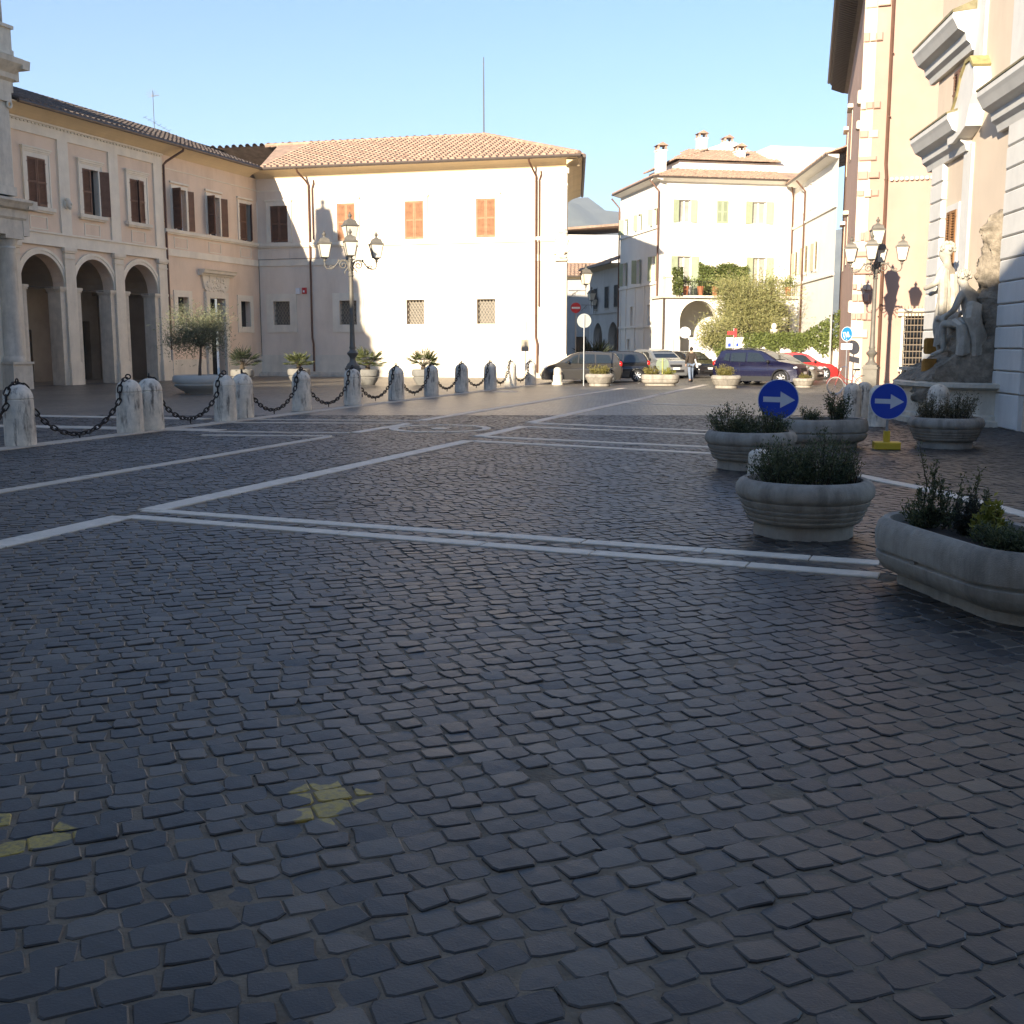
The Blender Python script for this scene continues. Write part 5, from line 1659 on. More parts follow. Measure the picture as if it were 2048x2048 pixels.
def oval_planter(x, y, rz, label, half=.5, sc=1.0):
    t = thing('oval_planter', label, 'planter', (x, y, 0), rz, 'oval concrete planters')
    def shp(r, a):
        return (r * math.cos(a) + (half if math.cos(a) > 1e-6 else (-half if math.cos(a) < -1e-6 else 0)), r * math.sin(a))
    inst('bowl', ('obowl', half), lambda mb: mb.lathe(PO, 48, cap=False, shape=shp), concrete, t, smooth=True, scale=(sc,) * 3)
    inst('soil', ('osoil', half), lambda mb: mb.lathe([(.0, .42), (.2, .43), (.37, .415)], 24, cap=False, shape=shp), soil, t, scale=(sc,) * 3)
    for sgn in (-1, 1):
        inst('band_joint', 'bjoint', lambda mb: mb.box(-.03, .03, -.475, -.425, .225, .275), concrete, t, loc=(.12 * sgn, 0 if sgn < 0 else .9, 0))
    return t
round_planter(2.82, 10.52, 'largest round concrete planter in the foreground filled with dense dark shrubs')
round_planter(3.55, 16.35, 'round grooved planter behind the left blue arrow sign', 1.03)
round_planter(7.78, 19.75, 'round planter right of the yellow sign base with reddish shrubs')
oval_planter(5.62, 19.8, R(12), 'oval planter between the two blue arrow signs', .28, 1.06)
oval_planter(3.36, 7.72, R(100), 'largest oval concrete planter cut by the right frame edge', .50, 1.04)
round_planter(3.99, 50.5, 'sunlit round planter in front of the grey car')
oval_planter(6.83, 51.0, R(-3), 'sunlit long planter between the parked cars with a low sign behind', .36, 1.05)
round_planter(9.28, 48.0, 'sunlit round planter in front of the blue car rear door')
round_planter(12.85, 51.0 - 2.2, 'small sunlit round planter by the blue car front wheel', .72)
# olive bowl
t = thing('olive_bowl', 'wide low grey bowl planter with an olive tree by the arcade', 'planter', (-12.0, 42.6, 0))
MB().lathe([(.55, 0), (.6, .06), (.75, .14), (.93, .26), (.99, .33), (.99, .36), (.95, .365), (.95, .41), (1.0, .415), (1.03, .5), (1.02, .62), (.97, .69), (.9, .7), (.86, .64)], 40, cap=False).build('bowl', M('olive_bowl_concrete', (.50, .49, .44), .8, .08, 4, .2, 50, dirt=.3, dscale=2), t, smooth=True)
MB().lathe([(.0, .62), (.87, .6)], 24, cap=False).build('soil', soil, t)
PALMP = [(-12.6, 51.8, 'pot of the shaded dwarf palm beside the olive bowl'), (-10.3, 53.6, 'pot of the palm left of the lamp, against the shaded plinth'),
         (-6.75, 51.9, 'pale pot of the palm behind the left street lamp'), (-4.15, 51.9, 'pale pot of the rightmost palm by the sunlit wall')]
for (x, y, lab) in PALMP:
    t = thing('palm_pot', lab, 'planter', (x, y, 0), 0, 'concrete palm pots')
    inst('bowl', 'ppot', lambda mb: mb.lathe([(.32, 0), (.36, .08), (.44, .2), (.5, .34), (.46, .36), (.46, .4), (.53, .42), (.55, .55), (.53, .68), (.48, .72), (.44, .66)], 26, cap=False), M('palm_pot_concrete', (.20, .19, .17), .85, .1, 5), t, smooth=True)
    inst('soil', 'ppsoil', lambda mb: mb.lathe([(.0, .66), (.45, .64)], 16, cap=False), soil, t)

# ================================================================== STREET LAMPS
def lantern(par, loc, rz=0.0, s=1.0):
    m = Matrix.Translation(loc) @ Matrix.Rotation(rz, 4, 'Z') @ Matrix.Diagonal((s, s, s, 1))
    def ironf(mb):
        # frame edges, roof with cut sides, finial
        for k in range(4):
            a = R(45 + 90 * k)
            b = R(135 + 90 * k)
            p0 = Vector((.185 * math.cos(a), .185 * math.sin(a), .0)); p1 = Vector((.31 * math.cos(a), .31 * math.sin(a), .46))
            q0 = Vector((.185 * math.cos(b), .185 * math.sin(b), .0)); q1 = Vector((.31 * math.cos(b), .31 * math.sin(b), .46))
            mb.bar(p0, p1, .022); mb.bar(p0, q0, .022); mb.bar(p1, q1, .03)
        def ring4(r, z): return [(r * math.cos(R(45 + 90 * k)), r * math.sin(R(45 + 90 * k)), z) for k in range(4)]
        prof = [(.35, .455), (.35, .475), (.27, .52), (.235, .60), (.20, .645), (.12, .66), (.07, .70)]
        vs_ = [p for r, z in prof for p in ring4(r, z)]
        mb.add(vs_, [(i * 4 + k, i * 4 + (k + 1) % 4, i * 4 + 4 + (k + 1) % 4, i * 4 + 4 + k) for i in range(len(prof) - 1) for k in range(4)] + [(3, 2, 1, 0), (24, 25, 26, 27)])
        mb.lathe([(.05, .70), (.035, .73), (.06, .77), (.07, .80), (.045, .84), (.015, .87), (.03, .89), (0, .92)], 10, cap=False)
        mb.lathe([(.02, -.18), (.05, -.12), (.04, -.08), (.13, -.01), (.13, .0)], 10)
    def glassf(mb):
        def ring4(r, z): return [(r * math.cos(R(45 + 90 * k)), r * math.sin(R(45 + 90 * k)), z) for k in range(4)]
        vs_ = ring4(.18, .005) + ring4(.302, .455)
        mb.add(vs_, [(k, (k + 1) % 4, 4 + (k + 1) % 4, 4 + k) for k in range(4)] + [(3, 2, 1, 0), (4, 5, 6, 7)])
    a = inst('lantern', 'lantern_iron', ironf, lampiron, par)
    a.matrix_local = m
    g = inst('lantern_glass', 'lantern_glass', glassf, lampglass, a)
    return a
def scroll_pts(c, r0, r1, turns, start, ccw=1, n=36):
    return [(c[0] + (r0 + (r1 - r0) * i / n) * math.cos(start + ccw * turns * 2 * math.pi * i / n), 0, c[1] + (r0 + (r1 - r0) * i / n) * math.sin(start + ccw * turns * 2 * math.pi * i / n)) for i in range(n + 1)]
def arm(mb):
    mb.tube(scroll_pts((.26, .02), .17, .03, 1.6, R(180), -1), .02, 6)
    mb.tube(scroll_pts((.26, .0), .2, .2, .42, R(185), -1), .018, 6)
    mb.tube([(.09, 0, .0), (.16, 0, .16), (.3, 0, .2), (.43, 0, .14), (.52, 0, .02), (.62, 0, -.09), (.74, 0, -.13), (.86, 0, -.1), (.91, 0, .0), (.91, 0, .12)], .022, 6)
    mb.tube([(.07, 0, -.02), (.15, 0, -.14), (.22, 0, -.22), (.2, 0, -.28)], .018, 6)
    mb.tube(scroll_pts((.7, -.06), .07, .015, 1.2, R(200), -1, 20), .013, 5)
    for x in (.2, .42, .6): mb.ell((x, 0, .17 if x < .5 else -.06), (.04, .03, .05), 7, 5)
def street_lamp(x, y, rz, label):
    t = thing('street_lamp', label, 'street lamp', (x, y, 0), rz, 'five-lantern street lamps')
    b = MB()
    for (s, z0, z1) in ((.33, 0, .12), (.28, .12, .22), (.255, .22, .95), (.285, .95, 1.03), (.24, 1.03, 1.1)):
        b.box(-s, s, -s, s, z0, z1)
    b.build('pedestal', lampiron, t)
    p = MB().lathe([(.22, 1.1), (.2, 1.16), (.13, 1.22), (.1, 1.34), (.12, 1.42), (.19, 1.5), (.2, 1.56), (.13, 1.62), (.1, 1.68), (.12, 1.75), (.10, 1.8), (.085, 2.2), (.07, 4.2), (.075, 4.24), (.1, 4.27), (.075, 4.32), (.09, 4.36), (.07, 4.42),
                    (.1, 4.46), (.1, 4.7), (.07, 4.75), (.09, 4.82), (.06, 4.9), (.05, 5.1), (.06, 5.2), (.04, 5.36)], 16)
    p.build('pole', lampiron, t, smooth=True)
    for k in range(4):
        inst('scroll_arm', 'scroll_arm', arm, lampiron, t, (0, 0, 4.62), rz=R(90 * k), smooth=True)
        a = R(90 * k)
        lantern(t, (.91 * math.cos(a), .91 * math.sin(a), 4.9), a + R(8))
    lantern(t, (0, 0, 5.5), R(20), 1.06)
    return t
street_lamp(-5.72, 39.9, R(8), 'four-armed iron street lamp before the sunlit corner palace, left of the two')
street_lamp(13.4, 41.4, R(-28), 'four-armed iron street lamp by the fountain, right of the two')
def wall_lamp(x, y, z, rz, label, reach=.9, s=1.0):
    t = thing('wall_lantern', label, 'wall lamp', (x, y, z), rz, 'lanterns on wall brackets in the lane')
    b = MB().tube([(0, 0, 0), (reach, 0, 0)], .022, 6).tube([(0, 0, -.45), (reach * .55, 0, 0)], .018, 6).tube([(reach, 0, -.25), (reach, 0, .2)], .02, 6)
    b.tube([(q[0] + .1, 0, q[2] - .1) for q in scroll_pts((.2, -.1), .12, .03, 1.3, R(90), -1, 24)], .012, 5)
    b.build('bracket', lampiron, t)
    lantern(t, (reach, 0, .38), .3, s)
wall_lamp(3.25, 64.5, 4.95, R(3), 'cream lantern on a bracket at the corner of the sunlit palace', 1.0, 1.25)
wall_lamp(5.3, 85.5, 4.9, R(10), 'smaller lantern deeper in the lane behind the no entry sign', .8, 1.1)
wall_lamp(6.95, 88.8, 4.6, R(195), 'dark lantern on the arcaded grey lane house', .5, 1.0)

# ================================================================== SIGNS
def disc(mb, r, th=.012, n=40):
    pts = [(r * math.cos(2 * math.pi * k / n), r * math.sin(2 * math.pi * k / n)) for k in range(n)]
    mb.prism_y(pts, -th, 0)
greyb = M('sign_back_grey', (.33, .34, .32), .55, .08, 5, metal=.3)
sarrow = M('sign_white_film', (.56, .57, .60), .5, .06, 6)
def arrow_sign(x, y, zc, label, rz=0, base='yellow', r=.305):
    t = thing('arrow_sign', label, 'road sign', (x, y, 0), rz, 'blue arrow signs')
    d = MB(Matrix.Translation((0, 0, zc))); disc(d, r); d.build('disc', blue_p, t)
    rim = MB(Matrix.Translation((0, -.006, zc))); rim.torus((0, 0, 0), r, .009, 'y', 40, 6); rim.build('rim', sarrow, t)
    s = r / .3
    ar = [(-.225, -.04), (.03, -.04), (.03, -.125), (.25, .0), (.03, .125), (.03, .04), (-.225, .04)]
    ar = [(a * s, b * s + a * -.03) for a, b in ar]
    m = MB(Matrix.Translation((0, -.0145, zc))); m.prism_y(ar, -.002, .0); m.build('arrow', sarrow, t)
    MB().cyl((0, .03, 0), (0, .03, zc + .2), .024, n=10).build('post', galv if base == 'yellow' else greyb, t)
    MB().box(-.1, .1, .0, .03, zc - .12, zc - .08).box(-.1, .1, .0, .03, zc + .08, zc + .12).build('clamp', galv, t)
    if base == 'yellow':
        b = MB().bbox(-.22, .22, -.16, .16, .0, .13, .015)
        b.box(-.05, .05, -.03, .1, .13, .32)
        b.build('base', yellow_p, t)
    else:
        MB().box(-.07, .07, .02, .12, 0, .8).build('base_post', white_p, t)
    return t
arrow_sign(4.17, 17.3, .97, 'blue round arrow sign left of the two, rising behind a planter', R(-6), 'post', .31)
arrow_sign(6.6, 19.35, .84, 'blue round arrow sign on a yellow foot by the fountain', R(-10), 'yellow', .31)
# round sign seen from the back
t = thing('sign_back', 'grey back of a round road sign on a tall pole by the first sunlit planter', 'road sign', (3.27, 50.6, 0))
d = MB(Matrix.Translation((0, 0, 2.93))); disc(d, .32); d.build('disc', greyb, t)
MB().cyl((0, -.045, 0), (0, -.045, 3.2), .03, n=10).build('pole', galv, t)
c = MB()
for (x, z) in ((-.2, 2.93), (.2, 2.93), (0, 3.17), (0, 2.69)):
    c.box(x - .04, x + .04, -.03, -.012, z - .015, z + .015)
c.build('clamp', galv, t)
t = thing('low_sign_back', 'round greenish sign back standing low behind the long sunlit planter', 'road sign', (7.05, 52.0, 0))
d = MB(Matrix.Translation((0, 0, .95))); disc(d, .30); d.build('disc', M('sign_back_green', (.20, .24, .17), .5, .1), t)
MB().cyl((0, -.04, 0), (0, -.04, 1.2), .028, n=8).build('pole', M('pole_yellow_green', (.45, .42, .12), .5), t)
MB().box(-.12, .12, -.05, -.013, 1.1, 1.13).build('clamp', galv, t)
# no entry
t = thing('no_entry_sign', 'red round no entry sign with white bar at the lane mouth', 'road sign', (3.72, 65.2, 0))
d = MB(Matrix.Translation((0, 0, 4.0))); disc(d, .30); d.build('disc', red_p, t)
MB().box(-.24, .24, -.02, -.013, 3.945, 4.055).build('bar', white_p, t)
MB().cyl((.0, .03, 0), (.0, .03, 4.25), .03, n=8).build('pole', galv, t)
# blue round sign with white characters
t = thing('blue_round_sign', 'light blue round sign with white lettering over a white plate at the peach corner', 'road sign', (13.35, 44.4, 0), R(-58))
d = MB(Matrix.Translation((0, 0, 2.27))); disc(d, .28); d.build('disc', blue_l, t)
MB(Matrix.Translation((0, -.006, 2.27))).torus((0, 0, 0), .28, .012, 'y', 36, 6).build('rim', white_p, t)
gl = MB()
for (a_, b_) in (((640, 620), (775, 590)), ((690, 620), (700, 770)), ((700, 770), (755, 910)), ((790, 600), (830, 850)), ((885, 555), (900, 825)), ((895, 560), (950, 740)), ((900, 830), (1015, 780)), ((825, 950), (860, 965))):
    c2 = lambda q: ((q[0] - 840) * .28 / 270, -.017, 2.27 - (q[1] - 680) * .28 / 370)
    gl.bar(c2(a_), c2(b_), .004, .034)
gl.build('lettering', white_p, t)
MB().box(-.27, .3, -.015, 0, 1.66, 1.9).build('plate', white_p, t)
MB().cyl((0, .03, 0), (0, .03, 2.5), .025, n=8).build('pole', galv, t)
# small panel sign and pale pole at the far end of the bollards
t = thing('panel_sign', 'small beige rectangular panel on a thin pole at the end of the chained row', 'sign', (.62, 53.0, 0), R(-6))
MB().box(-.18, .18, -.02, 0, 1.55, 2.1).build('panel', M('panel_beige', (.33, .29, .22), .7), t)
MB().cyl((0, .02, 0), (.06, .02, 2.95), .018, n=7).build('pole', galv, t)
t = thing('pale_pole', 'thin pale pole with small plates before the sunlit wall', 'pole', (.2, 55.0, 0))
MB().cyl((0, 0, 0), (0, 0, 3.3), .022, n=7).build('shaft', M('pale_pole', (.6, .56, .5), .6), t)
MB().box(-.1, .1, -.03, -.02, 1.9, 2.1).build('plate', M('plate_cream', (.7, .62, .4), .6), t)
MB().box(-.1, .1, -.03, -.02, 2.2, 2.35).build('plate', white_p, t)
t = thing('notice_post', 'post with red and white notice plates against the garden wall', 'sign', (11.75, 59.0, 0), R(-5))
MB().cyl((0, .03, 0), (0, .03, 2.75), .03, n=8).build('pole', galv, t)
MB().box(-.34, .02, -.02, 0, 2.38, 2.58).build('plate', red_p, t)
MB().box(.0, .15, -.03, -.01, 2.25, 2.7).build('plate', red_p, t)
MB().box(-.4, -.06, -.02, 0, 1.7, 2.25).build('plate', white_p, t)
MB().box(.08, .32, -.02, 0, 1.7, 2.1).build('plate', white_p, t)
MB().box(-.3, -.14, -.025, -.02, 1.75, 1.95).build('emblem', blue_p, t)
MB().box(.13, .26, -.025, -.02, 1.78, 1.95).build('emblem', blue_p, t)

# ================================================================== BICYCLE
t = thing('bicycle', 'red bicycle leaning against the pedestal of the right street lamp', 'bicycle', (12.05, 41.25, 0), R(4))
redb = M('bike_red', (.42, .05, .04), .45, .1, 6)
def wheel(mb):
    mb.torus((0, 0, 0), .315, .02, 'y', 32, 6)
def rimf(mb):
    mb.torus((0, 0, 0), .295, .011, 'y', 32, 5)
    for k in range(14):
        a = 2 * math.pi * k / 14
        mb.cyl((.02 * math.cos(a + .5), .012 * (-1) ** k, .02 * math.sin(a + .5)), (.295 * math.cos(a), 0, .295 * math.sin(a)), .0025, n=4)
    mb.cyl((0, -.05, 0), (0, .05, 0), .02, n=8)
for x in (0, 1.06):
    w = inst('wheel', 'bikewheel', wheel, M('bike_tyre_pale', (.5, .47, .42), .7), t, (x, 0, .335), smooth=True)
    inst('rim', 'bikerim', rimf, chrome, w)
fr = MB()
fr.tube([(.0, .0, .335), (.02, 0, .45), (.12, 0, .70), (.17, 0, .9)], .016, 7)
fr.tube([(.12, 0, .72), (.3, 0, .5), (.5, 0, .33), (.55, 0, .29)], .018, 7)
fr.tube([(.14, 0, .78), (.34, 0, .6), (.62, 0, .52)], .014, 7)
fr.cyl((.55, 0, .29), (.72, 0, .82), .016, n=7)
fr.cyl((.55, .02, .29), (1.06, .02, .335), .011, n=6); fr.cyl((.68, .02, .7), (1.06, .02, .335), .010, n=6)
fr.build('frame', redb, t, smooth=True)
MB().tube([(.17, 0, .9), (.19, 0, 1.0), (.24, -.12, 1.04), (.34, -.27, 1.02)], .012, 6).tube([(.19, 0, 1.0), (.24, .12, 1.04), (.34, .27, 1.02)], .012, 6).build('handlebar', chrome, t)
MB().ell((.78, 0, .93), (.14, .08, .035), 12, 6).ell((.85, 0, .93), (.08, .1, .04), 10, 6).cyl((.73, 0, .8), (.76, 0, .91), .013, n=6).build('saddle', rubber, t, smooth=True)
for (x, a0, a1) in ((0, 60, 170), (1.06, 20, 160)):
    MB().tube([(x + .35 * math.cos(R(a0 + (a1 - a0) * k / 10)), 0, .335 + .35 * math.sin(R(a0 + (a1 - a0) * k / 10))) for k in range(11)], .014, 5).build('mudguard', redb, t)
MB().torus((.55, .03, .29), .09, .008, 'y', 18, 5).cyl((.55, .05, .29), (.62, .08, .14), .01, n=5).cyl((.55, -.05, .29), (.48, -.08, .44), .01, n=5).box(.58, .66, .06, .15, .12, .14).box(.44, .52, -.15, -.06, .43, .45).build('crankset', ironm, t)
MB().box(.88, 1.25, -.07, .07, .70, .715).cyl((1.2, .05, .7), (1.08, .02, .36), .007, n=5).build('carrier', ironm, t)
# ================================================================== VEGETATION
def quads_leaf(P, D, L_, W_):
    """leaf quads from base points P, directions D, lengths and widths (all numpy)"""
    N = len(P)
    D = D / (np.linalg.norm(D, axis=1, keepdims=True) + 1e-9)
    r = rng.normal(size=(N, 3))
    S = np.cross(D, r)
    S /= (np.linalg.norm(S, axis=1, keepdims=True) + 1e-9)
    U = np.cross(S, D)
    mid = P + D * (L_ * .5)[:, None] + U * (L_ * .08)[:, None]
    tip = P + D * L_[:, None]
    V = np.stack([P, mid - S * (W_ * .5)[:, None], tip, mid + S * (W_ * .5)[:, None]], 1).reshape(-1, 3)
    F = np.arange(N * 4).reshape(N, 4)
    return V, F
lf_dark = leafmat('leaf_dark_shrub', (.035, .05, .022), (.13, .145, .06))
lf_red = leafmat('leaf_reddish_shrub', (.05, .055, .025), (.17, .14, .07))
lf_yel = leafmat('leaf_yellow_green', (.16, .17, .02), (.30, .28, .05))
lf_olive = leafmat('leaf_olive', (.12, .14, .085), (.27, .27, .15))
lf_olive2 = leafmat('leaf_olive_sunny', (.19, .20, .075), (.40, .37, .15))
lf_ivy = leafmat('leaf_ivy', (.09, .12, .03), (.22, .25, .07))
lf_palm = leafmat('leaf_palm', (.05, .07, .02), (.14, .15, .05))
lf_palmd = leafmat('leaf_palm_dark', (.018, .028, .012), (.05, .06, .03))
lf_hedge = leafmat('leaf_sunny_heath', (.12, .11, .025), (.26, .22, .06))
def shrub(x, y, z0, label, rad=.3, h=.45, n_st=24, leaves=60, ll=.035, lw=.014, mat=lf_dark, grp=None, up=.75, name='shrub', flat=1.0):
    t = thing(name, label, 'shrub', (x, y, z0), 0, grp)
    sm_ = MB()
    P, D = [], []
    for i in range(n_st):
        a = random.uniform(0, 2 * math.pi)
        q = math.sqrt(random.random())
        b = Vector((rad * .45 * q * math.cos(a), rad * .45 * q * math.sin(a) * flat, 0))
        hh = h * random.choice((random.uniform(.45, 1.0), random.uniform(.8, 1.35))) * (1 - .35 * q)
        e = Vector((rad * q * math.cos(a) * 1.0, rad * q * math.sin(a) * flat, hh))
        m = b.lerp(e, .5) + Vector((random.uniform(-.04, .04), random.uniform(-.04, .04), .05 * h))
        sm_.tube([b, m, e], [.006, .0045, .002], 4, caps=False)
        for k in range(leaves):
            f = random.uniform(.15, 1.0)
            p = (b.lerp(m, f * 2) if f < .5 else m.lerp(e, f * 2 - 1)) + Vector((random.gauss(0, .035 * rad / .3), random.gauss(0, .035 * rad / .3), random.gauss(0, .03)))
            P.append(p[:])
            d = (e - b).normalized()
            D.append((d.x * .6 + random.gauss(0, .6), d.y * .6 + random.gauss(0, .6), up + random.gauss(0, .5)))
    P, D = np.array(P), np.array(D)
    V, F = quads_leaf(P, D, rng.uniform(.7, 1.3, len(P)) * ll, rng.uniform(.8, 1.2, len(P)) * lw)
    sm_.build('stems', twig, t)
    np_mesh('foliage', V, F, mat, t)
    return t
SG = 'shrubs in the planters'
shrub(2.62, 10.5, .46, 'dense dark shrub on the left of the largest round planter', .36, .45, 46, 90, .034, .013, lf_dark, SG)
shrub(2.98, 10.55, .46, 'dense dark shrub in the middle of the largest round planter', .34, .46, 42, 90, .034, .013, lf_dark, SG)
shrub(3.28, 10.6, .46, 'thin reddish shrub at the right rim of the largest round planter', .18, .36, 14, 40, .03, .011, lf_red, SG)
shrub(3.32, 16.35, .47, 'wide dark shrub on the left of the planter behind the left arrow sign', .42, .44, 46, 60, .04, .016, lf_dark, SG)
shrub(3.86, 16.35, .47, 'dark shrub on the right of the planter behind the left arrow sign', .36, .4, 34, 60, .04, .016, lf_dark, SG)
shrub(5.85, 19.8, .46, 'upright dark shrub in the oval planter between the arrow signs', .26, .52, 28, 60, .045, .018, lf_dark, SG)
shrub(5.35, 19.75, .46, 'low dark herb on the left of the oval planter between the arrow signs', .22, .24, 16, 50, .04, .016, lf_dark, SG)
shrub(7.5, 19.7, .46, 'rusty dark shrub on the left of the planter by the fountain', .34, .42, 34, 60, .04, .014, lf_red, SG)
shrub(8.0, 19.75, .46, 'rusty dark shrub on the right of the planter by the fountain', .34, .5, 34, 60, .04, .014, lf_red, SG)
# near oval planter
for (x, y, h, lab) in ((3.14, 8.22, .68, 'tallest leafy sprig at the far end of the near oval planter'), (3.3, 8.16, .60, 'second tall leafy sprig at the far end of the near oval planter'), (3.44, 8.0, .5, 'third shorter sprig in the near oval planter')):
    shrub(x, y, .42, lab, .10, h, 5, 110, .03, .013, lf_dark, SG)
shrub(3.14, 8.2, .42, 'loose leafy base growth at the far end of the near oval planter', .20, .24, 20, 70, .034, .015, lf_dark, SG)
shrub(3.34, 7.95, .42, 'dense nearly black round bush in the near oval planter', .16, .27, 40, 90, .02, .009, leafmat('leaf_blackish', (.008, .01, .007), (.025, .028, .015)), SG)
shrub(3.40, 7.68, .42, 'bright yellow-green plant in the near oval planter', .13, .26, 14, 34, .05, .028, lf_yel, SG)
shrub(3.36, 7.4, .42, 'low creeping dark herb at the near end of the oval planter', .24, .14, 40, 80, .028, .012, lf_dark, SG, flat=1.3)
shrub(3.5, 7.15, .42, 'low herb spilling over the near right rim of the oval planter', .2, .12, 30, 70, .028, .012, lf_dark, SG)
# sunlit ones
shrub(3.99, 50.5, .45, 'sunny yellow-green shrub in the round planter before the grey car', .48, .48, 34, 46, .07, .03, lf_hedge, SG)
shrub(6.4, 51.0, .44, 'sunny shrub on the left of the long sunlit planter', .42, .4, 30, 40, .07, .03, lf_hedge, SG)
shrub(7.2, 51.0, .44, 'sunny yellow plant on the right of the long sunlit planter', .35, .3, 20, 36, .07, .03, lf_yel, SG)
shrub(9.22, 48.0, .45, 'sunny shrub in the round planter before the blue car', .48, .5, 34, 46, .07, .03, lf_hedge, SG)
shrub(12.85, 48.8, .33, 'sparse low plant in the small planter by the blue car wheel', .34, .25, 16, 24, .06, .022, lf_hedge, SG)

def tree(x, y, z0, label, trunk_h, crown_r, crown_c, nb, nleaf, mat, ll, lw, lean=(0, 0), tr=.07, name='olive_tree', sub=5, cl=.22):
    t = thing(name, label, 'tree', (x, y, z0), 0)
    tb = MB()
    top = Vector((lean[0], lean[1], trunk_h))
    tb.tube([(0, 0, 0), (lean[0] * .2, lean[1] * .2, trunk_h * .35), (lean[0] * .4 + .03, lean[1] * .6, trunk_h * .7), top], [tr * 1.25, tr, tr * .85, tr * .8], 9)
    tips = []
    for i in range(nb):
        a = 2 * math.pi * (i + random.random() * .6) / nb
        q = random.uniform(.45, .95)
        e = Vector((crown_c[0] + crown_r[0] * q * math.cos(a), crown_c[1] + crown_r[1] * q * math.sin(a), crown_c[2] + crown_r[2] * random.uniform(-.75, .8)))
        m = top.lerp(e, .5) + Vector((random.uniform(-.1, .1), random.uniform(-.1, .1), .12)) * crown_r[0]
        tb.tube([top, top.lerp(m, .5) + Vector((0, 0, .05)), m, e], [tr * .55, tr * .4, tr * .28, tr * .1], 6)
        for k in range(sub):
            e2 = m.lerp(e, random.uniform(.2, 1.0)) + Vector([random.gauss(0, 1) * c * .28 for c in crown_r])
            tb.tube([m.lerp(e, .4), m.lerp(e2, .6), e2], [tr * .18, tr * .12, tr * .04], 4, caps=False)
            tips.append((m, e2))
        tips.append((m, e))
    tb.build('trunk', bark, t, smooth=True)
    P, D = [], []
    per = nleaf // len(tips)
    for (m, e) in tips:
        for k in range(per):
            f = random.uniform(.35, 1.1)
            s = cl * crown_r[0]
            p = m.lerp(e, f) + Vector((random.gauss(0, s), random.gauss(0, s), random.gauss(0, s * .8)))
            P.append(p[:])
            D.append(((e - m).x + random.gauss(0, .5), (e - m).y + random.gauss(0, .5), .5 + random.gauss(0, .6)))
    P, D = np.array(P), np.array(D)
    V, F = quads_leaf(P, D, rng.uniform(.7, 1.35, len(P)) * ll, rng.uniform(.8, 1.2, len(P)) * lw)
    np_mesh('crown', V, F, mat, t)
    return t
tree(-12.0, 42.6, .6, 'small olive tree with sunlit crown growing from the wide grey bowl', 1.15, (1.22, 1.1, .95), (0.02, 0, 1.85), 18, 8500, lf_olive, .10, .026, (.08, 0), .055, cl=.19)
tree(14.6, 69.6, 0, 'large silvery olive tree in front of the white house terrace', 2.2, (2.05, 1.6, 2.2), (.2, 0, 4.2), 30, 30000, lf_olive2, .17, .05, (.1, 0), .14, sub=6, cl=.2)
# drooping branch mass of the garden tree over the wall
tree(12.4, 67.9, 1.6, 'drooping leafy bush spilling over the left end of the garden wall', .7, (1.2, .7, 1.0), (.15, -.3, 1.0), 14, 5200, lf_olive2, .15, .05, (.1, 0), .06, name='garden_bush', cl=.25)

def ivy(name, label, sampler, n, mat, size, cat='climbing plant'):
    P, D = [], []
    for i in range(n):
        p, d = sampler()
        P.append(p); D.append(d)
    P, D = np.array(P), np.array(D)
    V, F = quads_leaf(P, D, rng.uniform(.7, 1.3, n) * size, rng.uniform(.7, 1.1, n) * size)
    t = thing(name, label, cat, tuple(P.mean(0) * [1, 1, 0]))
    o = np_mesh('foliage', V - np.array(t.location), F, mat, t)
    return t
def s_wall():
    x = random.uniform(2.75, 6.2); z = random.uniform(5.1, 7.15 + .12 * math.sin(x * 3))
    p = at_w(x, -.05 - random.random() * .3, z)
    return p[:], (random.gauss(0, .6), -.8, -.3 + random.gauss(0, .5))
ivy('wall_ivy', 'thick ivy covering the wall between the terrace doors of the white house', s_wall, 5200, lf_ivy, .15)
gdn = gdir.normalized()
def s_gw():
    f = random.random() ** .8
    u = 3.4 + f * 6.2
    hang = (.35 + .35 * math.sin(u * 2.1) ** 2 + .25 * random.random()) * (1.3 if u > 8.2 else 1)
    up_ = .25 + (1.6 * max(0, (u - 7.2) / 2.4) if u > 7.2 else 0)
    z = 2.35 + random.uniform(-hang, up_)
    p = GW0 + gdn * u + Vector((0, -.12 - random.random() * .25, z))
    return p[:], (random.gauss(0, .5), -.5, -.4 + random.gauss(0, .5))
ivy('garden_wall_ivy', 'green creeper hanging over the coping of the white garden wall', s_gw, 5200, lf_ivy, .14)
def s_h2():
    u = random.uniform(1.5, 2.6)
    z = 2.5 - random.random() ** .7 * (1.9 - abs(u - 2.1) * 2.2)
    p = GW0 + gdn * u + Vector((0, -.15 - random.random() * .3, z))
    return p[:], (random.gauss(0, .4), -.5, -.8)
ivy('hanging_creeper', 'narrow creeper hanging far down the garden wall left of the notices', s_h2, 1500, lf_ivy, .14)
def s_pier():
    a = random.uniform(0, 6.28)
    p = at_w(.35 + .28 * math.cos(a), -2.75 + .28 * math.sin(a), random.uniform(5.0, 6.7))
    return p[:], (random.gauss(0, .5), -.5, .3)
ivy('terrace_climber', 'climber wrapping the left end of the terrace railing', s_pier, 900, lf_ivy, .14)
